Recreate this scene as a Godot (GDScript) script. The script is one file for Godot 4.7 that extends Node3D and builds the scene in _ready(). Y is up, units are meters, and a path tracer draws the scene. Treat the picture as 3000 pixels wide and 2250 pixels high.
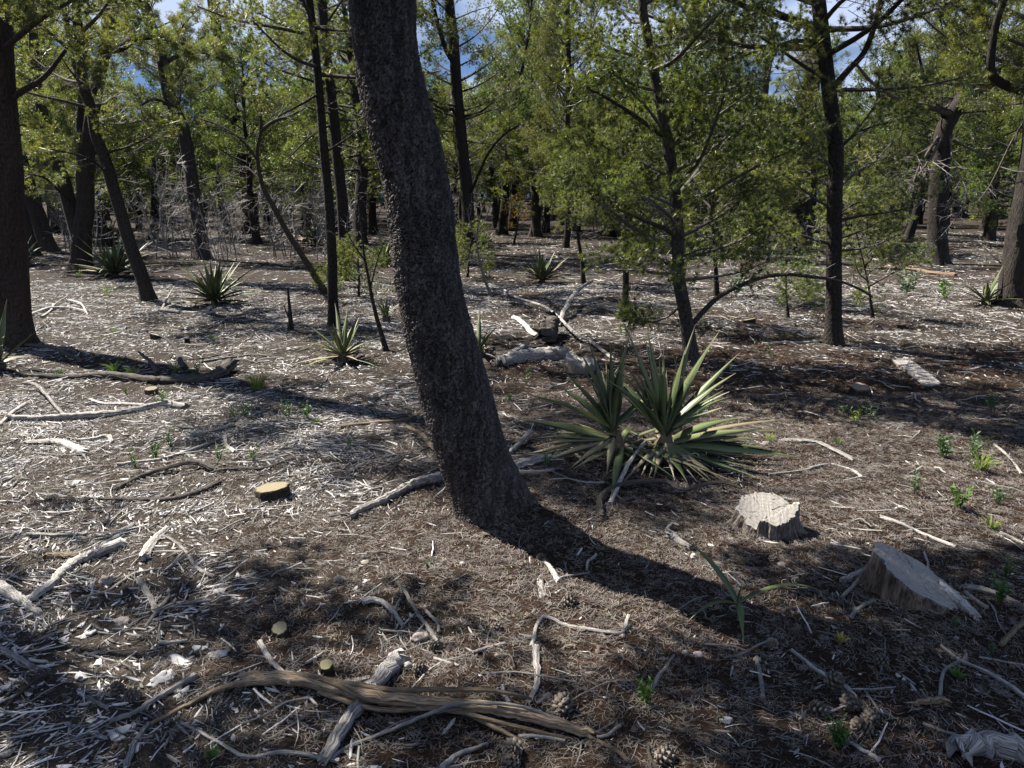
extends Node3D
# A sunny clearing in a pinyon and juniper wood. Metres, y up; the viewer stands at the origin and looks towards -z.

var rng := RandomNumberGenerator.new()
var mat := {}
var taken := {}
var marks: Array = []
var n_big := FastNoiseLite.new()
var n_mid := FastNoiseLite.new()
var n_clod := FastNoiseLite.new()
var n_patch := FastNoiseLite.new()
var n_cell := FastNoiseLite.new()
var n_cell_edge := FastNoiseLite.new()
var n_fine := FastNoiseLite.new()
var sprays := {}
const WATCH := Vector3(0, 1.6, 0)


class Geo:
	var v := PackedVector3Array()
	var c := PackedColorArray()
	var uv := PackedVector2Array()
	var f := PackedInt32Array()

	func vert(p: Vector3, col: Color, t := Vector2.ZERO) -> int:
		v.append(p)
		c.append(col)
		uv.append(t)
		return v.size() - 1

	func tri(a: int, b: int, d: int) -> void:
		f.append(a)
		f.append(b)
		f.append(d)

	func leaf(a: Vector3, b: Vector3, d: Vector3, col: Color) -> void:
		var k := v.size()
		v.append(a); v.append(b); v.append(d)
		c.append(col); c.append(col); c.append(col)
		uv.append(Vector2(0, 0)); uv.append(Vector2(1, 0)); uv.append(Vector2(0.5, 1))
		f.append(k); f.append(k + 2); f.append(k + 1)

	# a tube along pts; rings of `sides`; flute > 0 cuts grooves that run along it
	func tube(pts: PackedVector3Array, rad: PackedFloat32Array, sides: int, col: Color, flute := 0.0, noise: FastNoiseLite = null, shift := 0.0, flat := 1.0, tint := 0.0) -> void:
		var m := pts.size()
		var t := (pts[1] - pts[0]).normalized()
		var u := t.cross(Vector3(0.31, 0.2, 0.93)).normalized()
		if absf(t.y) < 0.8:
			u = t.cross(Vector3.UP).normalized()
		var first := v.size()
		var along := 0.0
		for i in m:
			if i > 0:
				along += pts[i].distance_to(pts[i - 1])
			var d := t
			if i < m - 1:
				d = (pts[i + 1] - pts[i]).normalized()
				if i > 0:
					d = (d + (pts[i] - pts[i - 1]).normalized()).normalized()
			else:
				d = (pts[i] - pts[i - 1]).normalized()
			u = (u - d * u.dot(d)).normalized()
			var w := d.cross(u)
			for k in sides + 1:
				var a := TAU * float(k % sides) / sides
				var r := rad[i]
				var g := 0.0
				if noise != null:
					g = noise.get_noise_3d(cos(a) * (38.0 if sides < 18 else 62.0) + shift, sin(a) * (38.0 if sides < 18 else 62.0), along * 16.0 + shift)
					r *= 1.0 + flute * g
				var cc := col
				if tint > 0.0:
					var q := 1.0 + tint * g * 1.6
					cc = Color(col.r * q, col.g * q, col.b * q)
				var torn := 0.0
				if flute > 0.25 and (i == 0 or i == m - 1):
					torn = (1.0 if i else -1.0) * rad[i] * (0.5 + 2.2 * noise.get_noise_2d(a * 40.0 + shift, 9.0))
				vert(pts[i] + u * (cos(a) * r) + w * (sin(a) * r * flat) + d * torn, cc, Vector2(float(k) / sides, along))
		for i in m - 1:
			for k in sides:
				var a := first + i * (sides + 1) + k
				var d := a + sides + 1
				tri(a, d + 1, a + 1)
				tri(a, d, d + 1)
		for e in 2:
			var i := 0 if e == 0 else m - 1
			if rad[i] < 0.0015:
				continue
			var mid := vert(pts[i], col, Vector2(0.5, 0.5))
			var ring := first + i * (sides + 1)
			var own := v.size()
			for k in sides + 1:
				vert(v[ring + k], col, Vector2(0.5, 0.5))
			for k in sides:
				if e == 0:
					tri(mid, own + k, own + k + 1)
				else:
					tri(mid, own + k + 1, own + k)

	func mesh(m: Material, smooth := true) -> ArrayMesh:
		var out := ArrayMesh.new()
		if f.is_empty():
			return out
		var n := PackedVector3Array()
		n.resize(v.size())
		for i in range(0, f.size(), 3):
			var a := f[i]
			var b := f[i + 1]
			var d := f[i + 2]
			var q := (v[d] - v[a]).cross(v[b] - v[a])
			n[a] += q
			n[b] += q
			n[d] += q
		if smooth:  # the seam of each tube has two vertices on one spot
			var spot := {}
			for i in v.size():
				var key := Vector3i(v[i] * 20000.0)
				if spot.has(key):
					var j: int = spot[key]
					if n[i].normalized().dot(n[j].normalized()) > 0.35:
						var s := n[i] + n[j]
						n[i] = s
						n[j] = s
				else:
					spot[key] = i
		for i in n.size():
			n[i] = n[i].normalized() if n[i].length_squared() > 1e-24 else Vector3.UP
		var arrays := []
		arrays.resize(Mesh.ARRAY_MAX)
		arrays[Mesh.ARRAY_VERTEX] = v
		arrays[Mesh.ARRAY_NORMAL] = n
		arrays[Mesh.ARRAY_COLOR] = c
		arrays[Mesh.ARRAY_TEX_UV] = uv
		arrays[Mesh.ARRAY_INDEX] = f
		out.add_surface_from_arrays(Mesh.PRIMITIVE_TRIANGLES, arrays)
		out.surface_set_material(0, m)
		return out


# ---------------------------------------------------------------- naming

func numbered(called: String) -> String:
	var n: int = taken.get(called, -1) + 1
	taken[called] = n
	return called if n == 0 else "%s_%03d" % [called, n]


func tag(o: Node3D, label: String, category: String, group := "", kind := "") -> Node3D:
	if label: o.set_meta("label", label)
	if category: o.set_meta("category", category)
	if group: o.set_meta("group", group)
	if kind: o.set_meta("kind", kind)
	return o


func thing(called: String, label: String, category: String, at: Vector3, group := "") -> Node3D:
	var o := Node3D.new()
	o.name = numbered(called)
	o.position = at
	add_child(o)
	tag(o, label, category, group)
	return o


func part(called: String, m: Mesh, parent: Node3D) -> MeshInstance3D:
	var o := MeshInstance3D.new()
	o.name = called
	o.mesh = m
	parent.add_child(o, true)
	return o


func whole(called: String, m: Mesh, label: String, category: String, at: Vector3, group := "") -> MeshInstance3D:
	var o := MeshInstance3D.new()
	o.name = numbered(called)
	o.mesh = m
	o.position = at
	add_child(o)
	tag(o, label, category, group)
	return o


func copies(called: String, m: Mesh, where: Array, tints: Array, parent: Node3D) -> MultiMeshInstance3D:
	var mm := MultiMesh.new()
	mm.transform_format = MultiMesh.TRANSFORM_3D
	mm.use_colors = true
	mm.mesh = m
	mm.instance_count = where.size()
	for i in where.size():
		mm.set_instance_transform(i, where[i])
		mm.set_instance_color(i, tints[i])
	var o := MultiMeshInstance3D.new()
	o.name = called
	o.multimesh = mm
	parent.add_child(o, true)
	return o


# ---------------------------------------------------------------- small maths

func rr(a: float, b: float) -> float:
	return rng.randf_range(a, b)


func any_way() -> Vector3:
	var y := rr(-1, 1)
	var a := rr(0, TAU)
	var s := sqrt(1.0 - y * y)
	return Vector3(cos(a) * s, y, sin(a) * s)


func facing(dir: Vector3, roll: float, size: float) -> Basis:   # local +y along dir
	var y := dir.normalized()
	var x := y.cross(Vector3(0.3, 0.12, 0.9)).normalized().rotated(y, roll)
	return Basis(x * size, y * size, x.cross(y) * size)


func smooth_path(p: Array, per: int) -> PackedVector3Array:   # Catmull-Rom
	var out := PackedVector3Array()
	for i in p.size() - 1:
		var a: Vector3 = p[maxi(i - 1, 0)]
		var b: Vector3 = p[i]
		var d: Vector3 = p[i + 1]
		var e: Vector3 = p[mini(i + 2, p.size() - 1)]
		for k in per:
			out.append(b.cubic_interpolate(d, a, e, float(k) / per))
	out.append(p[-1])
	return out


func ground_at(x: float, z: float) -> float:
	var far := clampf((Vector2(x, z).length() - 6.0) / 16.0, 0.0, 1.0)
	var y := 0.10 * far * n_big.get_noise_2d(x, z) + 0.030 * n_mid.get_noise_2d(x, z)
	var s := 1.0 - litter_at(x, z)
	y += (0.004 + 0.010 * s) * n_clod.get_noise_2d(x, z)
	var d := Vector2(x - 0.08, z + 3.58).length_squared()
	return y + 0.05 * exp(-d / 0.12)


func litter_at(x: float, z: float) -> float:   # 0 bare soil and needles, 1 thick grey litter
	var b := 0.46 + 0.60 * n_patch.get_noise_2d(x, z)
	b += 0.36 * clampf((-0.55 - x) / 0.9, -1.0, 1.0) * clampf(1.5 + z / 9.0, 0.0, 1.0)
	b += 0.34 * clampf((-z - 5.5) / 3.5, 0.0, 1.0)
	b -= 0.55 * exp(-(x - 0.25) * (x - 0.25) / 0.9 - (z + 3.1) * (z + 3.1) / 0.7)
	b -= 0.45 * exp(-(x - 2.5) * (x - 2.5) / 2.5 - (z + 4.6) * (z + 4.6) / 2.2)
	return clampf(b, 0.0, 1.0)


func on_ground(p: Vector3, lift := 0.0) -> Vector3:
	return Vector3(p.x, ground_at(p.x, p.z) + lift + p.y, p.z)


func near_what(p: Vector3) -> String:
	var best := ""
	var least := 1e9
	for m in marks:
		var d: float = Vector2(p.x - m[0].x, p.z - m[0].z).length()
		if d < least:
			least = d
			var away: Vector3 = p - m[0]
			var side := "right of" if absf(away.x) > absf(away.z) and away.x > 0 else "left of" if absf(away.x) > absf(away.z) else "in front of" if away.z > 0 else "behind"
			best = ("close " if d < 0.45 else "" if d < 1.1 else "well ") + side + " " + str(m[1])
	return best


# ---------------------------------------------------------------- materials

func noise(kind: int, freq: float, octaves: int, number: int) -> FastNoiseLite:
	var n := FastNoiseLite.new()
	n.noise_type = kind
	n.frequency = freq
	n.fractal_octaves = octaves
	n.seed = number
	if octaves < 2:
		n.fractal_type = FastNoiseLite.FRACTAL_NONE
	return n


func noise_map(n: FastNoiseLite, dark: Color, mid: Color, light: Color, size := 512) -> NoiseTexture2D:
	var g := Gradient.new()
	g.set_color(0, dark)
	g.set_color(1, light)
	g.add_point(0.5, mid)
	var t := NoiseTexture2D.new()
	t.width = size
	t.height = size
	t.seamless = true
	t.noise = n
	t.color_ramp = g
	return t


func grey_map(n: FastNoiseLite, size := 512) -> NoiseTexture2D:
	return noise_map(n, Color.BLACK, Color(0.5, 0.5, 0.5), Color.WHITE, size)


func bark(called: String, base: Color, stretch: Vector3, relief: float, number: int) -> StandardMaterial3D:
	var m := StandardMaterial3D.new()
	m.resource_name = called
	m.vertex_color_use_as_albedo = true
	var n := noise(FastNoiseLite.TYPE_SIMPLEX_SMOOTH, 0.016, 5, number)
	m.albedo_color = base.linear_to_srgb()
	m.albedo_texture = noise_map(n, Color(0.45, 0.42, 0.40), Color(0.75, 0.72, 0.70), Color(1, 1, 1))
	m.roughness = 0.9
	m.metallic_specular = 0.3
	m.uv1_triplanar = true
	m.uv1_scale = stretch
	m.heightmap_enabled = relief > 0.0
	m.heightmap_scale = relief
	m.heightmap_texture = grey_map(n)
	return m


func vivid(called: String, rough: float, through: Color, spec := 0.5) -> StandardMaterial3D:
	var m := StandardMaterial3D.new()
	m.resource_name = called
	m.vertex_color_use_as_albedo = true
	m.roughness = rough
	m.metallic_specular = spec
	m.cull_mode = BaseMaterial3D.CULL_DISABLED
	if through != Color.BLACK:
		m.backlight_enabled = true
		m.backlight = through
	return m


func grain(called: String, relief: float, number: int) -> StandardMaterial3D:   # weathered wood: fine streaks along v
	var m := StandardMaterial3D.new()
	m.resource_name = called
	m.vertex_color_use_as_albedo = true
	var n := noise(FastNoiseLite.TYPE_SIMPLEX_SMOOTH, 0.03, 4, number)
	m.albedo_texture = noise_map(n, Color(0.42, 0.40, 0.38), Color(0.92, 0.91, 0.90), Color(1, 1, 1))
	m.uv1_scale = Vector3(2.0, 0.9, 1)
	m.roughness = 0.85
	m.metallic_specular = 0.25
	m.heightmap_enabled = true
	m.heightmap_scale = relief
	m.heightmap_texture = grey_map(n)
	return m


func make_materials() -> void:
	n_big = noise(FastNoiseLite.TYPE_SIMPLEX_SMOOTH, 0.11, 2, 3)
	n_mid = noise(FastNoiseLite.TYPE_SIMPLEX_SMOOTH, 1.3, 3, 5)
	n_clod = noise(FastNoiseLite.TYPE_SIMPLEX_SMOOTH, 11.0, 3, 7)
	n_patch = noise(FastNoiseLite.TYPE_SIMPLEX_SMOOTH, 0.75, 3, 12)
	n_fine = noise(FastNoiseLite.TYPE_SIMPLEX_SMOOTH, 0.06, 3, 21)
	n_cell = noise(FastNoiseLite.TYPE_CELLULAR, 1.0, 1, 31)
	n_cell.cellular_return_type = FastNoiseLite.RETURN_CELL_VALUE
	n_cell_edge = noise(FastNoiseLite.TYPE_CELLULAR, 1.0, 1, 31)
	n_cell_edge.cellular_return_type = FastNoiseLite.RETURN_DISTANCE2_SUB
	mat.pine_bark = bark("pine_bark", Color(1, 1, 1), Vector3(5, 2.2, 5), 1.6, 41)
	mat.juniper_bark = bark("juniper_bark", Color(1, 1, 1), Vector3(9, 0.8, 9), 2.2, 42)
	mat.plates = bark("bark_plates", Color(1, 1, 1), Vector3(14, 9, 14), 0.5, 43)
	mat.plates.roughness = 0.7
	mat.plates.metallic_specular = 0.35
	mat.wood = grain("weathered_wood", 0.5, 44)
	mat.twig = vivid("dry_twig", 0.9, Color.BLACK, 0.3)
	mat.needle = vivid("needles", 0.42, Color(1.0, 1.0, 0.62), 0.55)
	mat.yucca = vivid("yucca_leaf", 0.5, Color(0.10, 0.13, 0.03), 0.4)
	mat.herb = vivid("herb_leaf", 0.6, Color(0.5, 0.7, 0.2), 0.4)
	mat.chip = vivid("wood_chip", 0.85, Color.BLACK, 0.3)
	mat.stone = bark("stone", Color(1, 1, 1), Vector3(9, 9, 9), 0.2, 45)
	mat.cone = vivid("cone_scale", 0.8, Color.BLACK, 0.3)
	var g := StandardMaterial3D.new()
	g.resource_name = "ground"
	g.vertex_color_use_as_albedo = true
	g.roughness = 0.95
	g.metallic_specular = 0.15
	g.uv1_triplanar = true
	g.uv1_world_triplanar = true
	g.uv1_scale = Vector3(0.9, 0.9, 0.9)
	g.albedo_texture = ImageTexture.create_from_image(litter_picture())
	g.heightmap_enabled = true
	g.heightmap_scale = 1.0
	g.heightmap_texture = grey_map(noise(FastNoiseLite.TYPE_SIMPLEX_SMOOTH, 0.05, 5, 46), 1024)
	mat.ground = g
	var cut := StandardMaterial3D.new()
	cut.resource_name = "cut_wood"
	cut.vertex_color_use_as_albedo = true
	cut.albedo_texture = ImageTexture.create_from_image(ring_picture())
	cut.roughness = 0.85
	cut.metallic_specular = 0.25
	mat.cut = cut


func litter_picture() -> Image:   # crumbs and needle fragments, finer than the pieces that are built
	var r := RandomNumberGenerator.new()
	r.seed = 77
	var s := 1024
	var im := Image.create(s, s, false, Image.FORMAT_RGB8)
	im.fill(Color(0.62, 0.60, 0.58))
	for i in 26000:
		var x := r.randf() * s
		var y := r.randf() * s
		var a := r.randf() * TAU
		var n := int(4 + 12 * r.randf() * r.randf())
		var b := 0.32 + 0.68 * pow(r.randf(), 1.3)
		var tone := Color(b, b * r.randf_range(0.90, 0.99), b * r.randf_range(0.80, 0.97))
		var bend := r.randf_range(-0.08, 0.08)
		for k in n:
			im.set_pixel(posmod(int(x), s), posmod(int(y), s), tone)
			if i % 3 == 0:
				im.set_pixel(posmod(int(x) + 1, s), posmod(int(y), s), tone)
			x += cos(a)
			y += sin(a)
			a += bend
	return im


func ring_picture() -> Image:   # growth rings
	var s := 512
	var im := Image.create(s, s, false, Image.FORMAT_RGB8)
	for y in s:
		for x in s:
			var p := Vector2(x - 0.46 * s, y - 0.52 * s)
			var a := p.angle()
			var d := p.length() + 5.0 * n_fine.get_noise_2d(x * 0.35, y * 0.35) + 4.0 * sin(a * 3.0)
			var b := 0.82 + 0.035 * sin(d * 0.15) + 0.03 * sin(d * 0.33 + 1.0) + 0.14 * n_fine.get_noise_2d(x * 2.0, y * 2.0)
			b -= 0.16 * maxf(0.0, n_fine.get_noise_2d(a * 260.0, d * 0.12) - 0.25) * 2.5
			im.set_pixel(x, y, Color(b, b * 0.985, b * 0.96))
	return im


# ---------------------------------------------------------------- foliage sprays (shared by every crown)

func pine_spray(number: int, tufts: int, needles: int, width: float, long: float) -> ArrayMesh:
	rng.seed = number
	var g := Geo.new()
	var bare := Color(1.5, 0.95, 1.1)
	var tip := Vector3(rr(-0.04, 0.04), 0.27, rr(-0.04, 0.04))
	g.tube(PackedVector3Array([Vector3.ZERO, tip * 0.5 + Vector3(rr(-0.02, 0.02), 0, rr(-0.02, 0.02)), tip]), PackedFloat32Array([0.0035, 0.0028, 0.002]), 3, bare)
	for i in tufts:
		var c := tip * (0.22 + 0.78 * float(i) / maxi(tufts - 1, 1))
		var axis := (tip + any_way() * 0.05).normalized()
		var end := c
		if i < tufts - 1:
			var turn := i * 2.4 + rr(-0.5, 0.5)
			var side := Vector3(cos(turn), rr(0.5, 1.1), sin(turn)).normalized() * rr(0.05, 0.11)
			end = c + side
			g.tube(PackedVector3Array([c, end]), PackedFloat32Array([0.002, 0.0016]), 3, bare)
			axis = side.normalized()
		var q0 := rr(0.5, 1.45)
		for k in needles:
			var root := end - axis * rr(0.0, 0.022)
			var d := (axis * rr(0.1, 1.0) + any_way() * 0.72).normalized()
			var w := d.cross(any_way()).normalized() * width * 0.5
			var q := q0 * rr(0.8, 1.2)
			g.leaf(root - w, root + w, root + d * long * rr(0.75, 1.15), Color(q, q, q * rr(0.8, 1.1)))
	return g.mesh(mat.needle, false)


func juniper_spray(number: int, count: int, width: float) -> ArrayMesh:
	rng.seed = number
	var g := Geo.new()
	g.tube(PackedVector3Array([Vector3.ZERO, Vector3(0, 0.09, 0), Vector3(0.01, 0.18, 0)]), PackedFloat32Array([0.004, 0.003, 0.002]), 3, Color(1.5, 1.0, 1.1))
	for i in count / 7:
		var out := any_way()
		var base := Vector3(0, rr(0.02, 0.17), 0) + Vector3(out.x, 0.3, out.z) * rr(0.0, 0.055)
		var axis := (Vector3(0, 0.8, 0) + out).normalized()
		var q0 := rr(0.5, 1.45)
		for k in 7:
			var at := base + axis * rr(0.0, 0.050) + any_way() * 0.008
			var d := (axis + any_way() * 0.6).normalized()
			var w := d.cross(any_way()).normalized() * width * 0.5
			var q := q0 * rr(0.8, 1.2)
			g.leaf(at - w, at + w, at + d * rr(0.022, 0.04), Color(q, q, q * rr(0.8, 1.1)))
	return g.mesh(mat.needle, false)


func make_sprays() -> void:
	sprays.pine = [pine_spray(101, 9, 40, 0.0043, 0.045), pine_spray(102, 10, 37, 0.0043, 0.042), pine_spray(103, 8, 44, 0.0043, 0.048)]
	sprays.juniper = [juniper_spray(111, 231, 0.0066), juniper_spray(112, 245, 0.0066), juniper_spray(113, 224, 0.0066)]
	sprays.far_pine = [pine_spray(121, 8, 22, 0.0095, 0.052), pine_spray(122, 9, 20, 0.0095, 0.052)]
	sprays.far_juniper = [juniper_spray(131, 105, 0.015), juniper_spray(132, 112, 0.015)]


# ---------------------------------------------------------------- trees

func begin_tree(kind: String, pts: Array, r0: float, r1: float, height: float, number: int, far := false) -> Dictionary:
	rng.seed = number
	var p := pts.duplicate()
	var last: Vector3 = p[-1]
	var up: Vector3 = (last - p[-2]).normalized() if p.size() > 1 else Vector3.UP
	var visible_top := last.y
	while last.y < height - 0.05:
		up = (up + Vector3(rr(-0.16, 0.16), 0.35, rr(-0.16, 0.16))).normalized()
		last = last + up * minf(0.8, (height - last.y) / maxf(up.y, 0.3) + 0.01)
		p.append(last)
	var path := smooth_path(p, 3 if far else 6)
	var rad := PackedFloat32Array()
	for q in path:
		var r: float
		if q.y <= visible_top:
			r = lerpf(r0, r1, clampf(q.y / maxf(visible_top, 0.1), 0, 1))
		else:
			r = lerpf(r1, 0.012, clampf((q.y - visible_top) / maxf(height - visible_top, 0.1), 0, 1))
		r *= 1.0 + 0.45 * exp(-maxf(q.y, 0.0) / 0.14)
		rad.append(r)
	return {"kind": kind, "path": path, "rad": rad, "r0": r0, "height": height, "far": far, "where": [], "tints": [], "twigs": Geo.new(), "limbs": [], "number": number, "tone": Color(0.172, 0.200, 0.080), "bark": Color(0.115, 0.098, 0.085)}


func trunk_at(t: Dictionary, h: float) -> Vector3:
	var path: PackedVector3Array = t.path
	for i in range(1, path.size()):
		if path[i].y >= h:
			var w := (h - path[i - 1].y) / maxf(path[i].y - path[i - 1].y, 1e-4)
			return path[i - 1].lerp(path[i], clampf(w, 0, 1))
	return path[-1]


func tone_of(t: Dictionary) -> Color:
	var b: Color = t.tone
	var q := rr(0.62, 1.35)
	var y := rr(-0.15, 0.22)
	return Color(b.r * q * (1.0 + y), b.g * q * (1.0 + 0.35 * y), b.b * q * (1.0 - 0.5 * y))


func grow(t: Dictionary, path: PackedVector3Array, leafy: float, dense: float, from := 0.22) -> void:   # side twigs and sprays along one limb
	var far: bool = t.far
	var total := 0.0
	for i in range(1, path.size()):
		total += path[i].distance_to(path[i - 1])
	var twigs: Geo = t.twigs
	var n := int(ceil(total * (4.5 if far else 8.0) * dense))
	for k in n:
		var s := from + (1.0 - from) * (float(k) + rr(0, 1)) / n
		var i := mini(int(s * (path.size() - 1)), path.size() - 2)
		var at := path[i].lerp(path[i + 1], s * (path.size() - 1) - i)
		var dir := (path[i + 1] - path[i]).normalized()
		var out := dir.cross(Vector3(rr(-0.5, 0.5), 1, rr(-0.5, 0.5))).normalized() * (1.0 if rng.randf() < 0.5 else -1.0)
		var sub := (dir * rr(0.35, 1.0) + out * rr(0.5, 1.0) + Vector3.UP * rr(-0.25, 0.45)).normalized()
		var long := rr(0.35, 1.0) * (0.20 + 0.30 * total * (1.15 - s)) * (1.25 if far else 1.0)
		long = minf(long, 0.9)
		var bare := rng.randf() > leafy
		var mid := at + sub * long * 0.5 + any_way() * long * 0.10
		var end := at + sub * long + Vector3.UP * long * rr(-0.1, 0.3) + any_way() * long * 0.14
		var grey := rr(0.09, 0.24) if bare else rr(0.06, 0.14)
		var w := clampf(long * 0.011, 0.003, 0.009) * (1.5 if far else 1.0)
		var bark_tone := Color(grey, grey * 0.93, grey * 0.86)
		twigs.tube(PackedVector3Array([at, mid, end]), PackedFloat32Array([w, w * 0.75, w * 0.4]), 3, bark_tone)
		if not far or bare:
			for e in (4 if bare else 2):
				var b := at.lerp(mid, rr(0.3, 1.0)) if e % 2 else mid.lerp(end, rr(0.0, 0.8))
				var d := (sub + any_way() * 0.9).normalized() * long * rr(0.25, 0.5)
				twigs.tube(PackedVector3Array([b, b + d * 0.5 + any_way() * long * 0.05, b + d]), PackedFloat32Array([w * 0.55, w * 0.45, w * 0.3]), 3, bark_tone)
		if bare:
			continue
		var m := int(ceil(long * (6.0 if far else 10.0)))
		for e in m:
			var u := 0.25 + 0.75 * (e + rr(0, 1)) / m
			var c := at.lerp(mid, u * 2.0) if u < 0.5 else mid.lerp(end, u * 2.0 - 1.0)
			c += any_way() * long * 0.10
			var d := (sub + any_way() * 0.75 + Vector3.UP * 0.30).normalized()
			t.where.append(Transform3D(facing(d, rr(0, TAU), rr(0.65, 1.25) * (1.4 if far else 1.0)), c))
			t.tints.append(tone_of(t))


func limb(t: Dictionary, pts: Array, r0: float, r1: float, leafy: float, dense := 1.0) -> void:   # a limb that the photo shows
	var path := smooth_path(pts, 5)
	var rad := PackedFloat32Array()
	for i in path.size():
		rad.append(lerpf(r0, r1, float(i) / (path.size() - 1)))
	var g := Geo.new()
	var b: Color = Color(0.19, 0.175, 0.16) if t.kind == "juniper" and leafy < 0.2 else t.bark
	g.tube(path, rad, 8, b, 0.12, n_fine, float(t.limbs.size()) * 17.0)
	t.limbs.append(g)
	if dense > 0.0:
		grow(t, path, leafy, dense)


func crown(t: Dictionary, h0: float, h1: float, reach: float, n: int, leafy: float, dense := 1.0, toward := Vector3.ZERO) -> void:
	var far: bool = t.far
	for k in n:
		var s := (k + rr(0.1, 0.9)) / n
		var h := lerpf(h0, h1, s)
		var at := trunk_at(t, h)
		var az := k * 2.39996 + rr(-0.5, 0.5)
		var shape := sin(PI * clampf(0.22 + 0.74 * s, 0, 1)) if t.kind == "juniper" else 0.35 + 0.9 * sqrt(1.0 - s) * clampf(0.55 + s * 2.0, 0.0, 1.0)
		var long := reach * clampf(shape, 0.2, 1.2) * rr(0.65, 1.15)
		var d := Vector3(cos(az), lerpf(rr(-0.25, 0.15), rr(0.6, 1.2), s), sin(az)) + toward * 0.8
		d = d.normalized()
		var p := [at]
		var q := at
		for i in 3:
			d = (d + Vector3(rr(-0.22, 0.22), rr(-0.05, 0.25), rr(-0.22, 0.22))).normalized()
			q = q + d * long / 3.0
			p.append(q)
		var path := smooth_path(p, 2 if far else 3)
		var rad := PackedFloat32Array()
		var r := clampf(0.007 + 0.014 * long, 0.008, 0.045)
		for i in path.size():
			rad.append(lerpf(r, r * 0.3, float(i) / (path.size() - 1)))
		var b: Color = t.bark
		var twigs: Geo = t.twigs
		twigs.tube(path, rad, 4 if far else 5, b * rr(0.8, 1.3))
		grow(t, path, (leafy if s > 0.15 else leafy * 0.55) * (1.0 if far else 0.84), dense, 0.25)


func end_tree(t: Dictionary, called: String, label: String, category: String, at: Vector3, group := "") -> Node3D:
	var root := thing(called, label, category, at, group)
	var far: bool = t.far
	var m: Material = mat.juniper_bark if t.kind == "juniper" else mat.pine_bark
	var g := Geo.new()
	var b: Color = t.bark
	var sides := 9 if far else 16
	g.tube(t.path, t.rad, sides, b, 0.22 if t.kind == "juniper" else 0.12, n_fine, float(t.number) * 3.1, 1.0, 0.25)
	part("trunk", g.mesh(m), root)
	for l in t.limbs:
		var lg: Geo = l
		part("limb", lg.mesh(m), root)
	var tw: Geo = t.twigs
	if tw.f.size():
		var o := part("twigs", tw.mesh(mat.twig, false), root)
		o.set_meta("kind", "stuff")
	if t.where.size():
		var kinds: Array = sprays[("far_" if far else "") + str(t.kind)]
		var n := kinds.size()
		for k in n:
			var w := []
			var c := []
			for i in range(k, t.where.size(), n):
				w.append(t.where[i])
				c.append(t.tints[i])
			copies("crown", kinds[k], w, c, root).set_meta("kind", "stuff")
	return root


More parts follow.
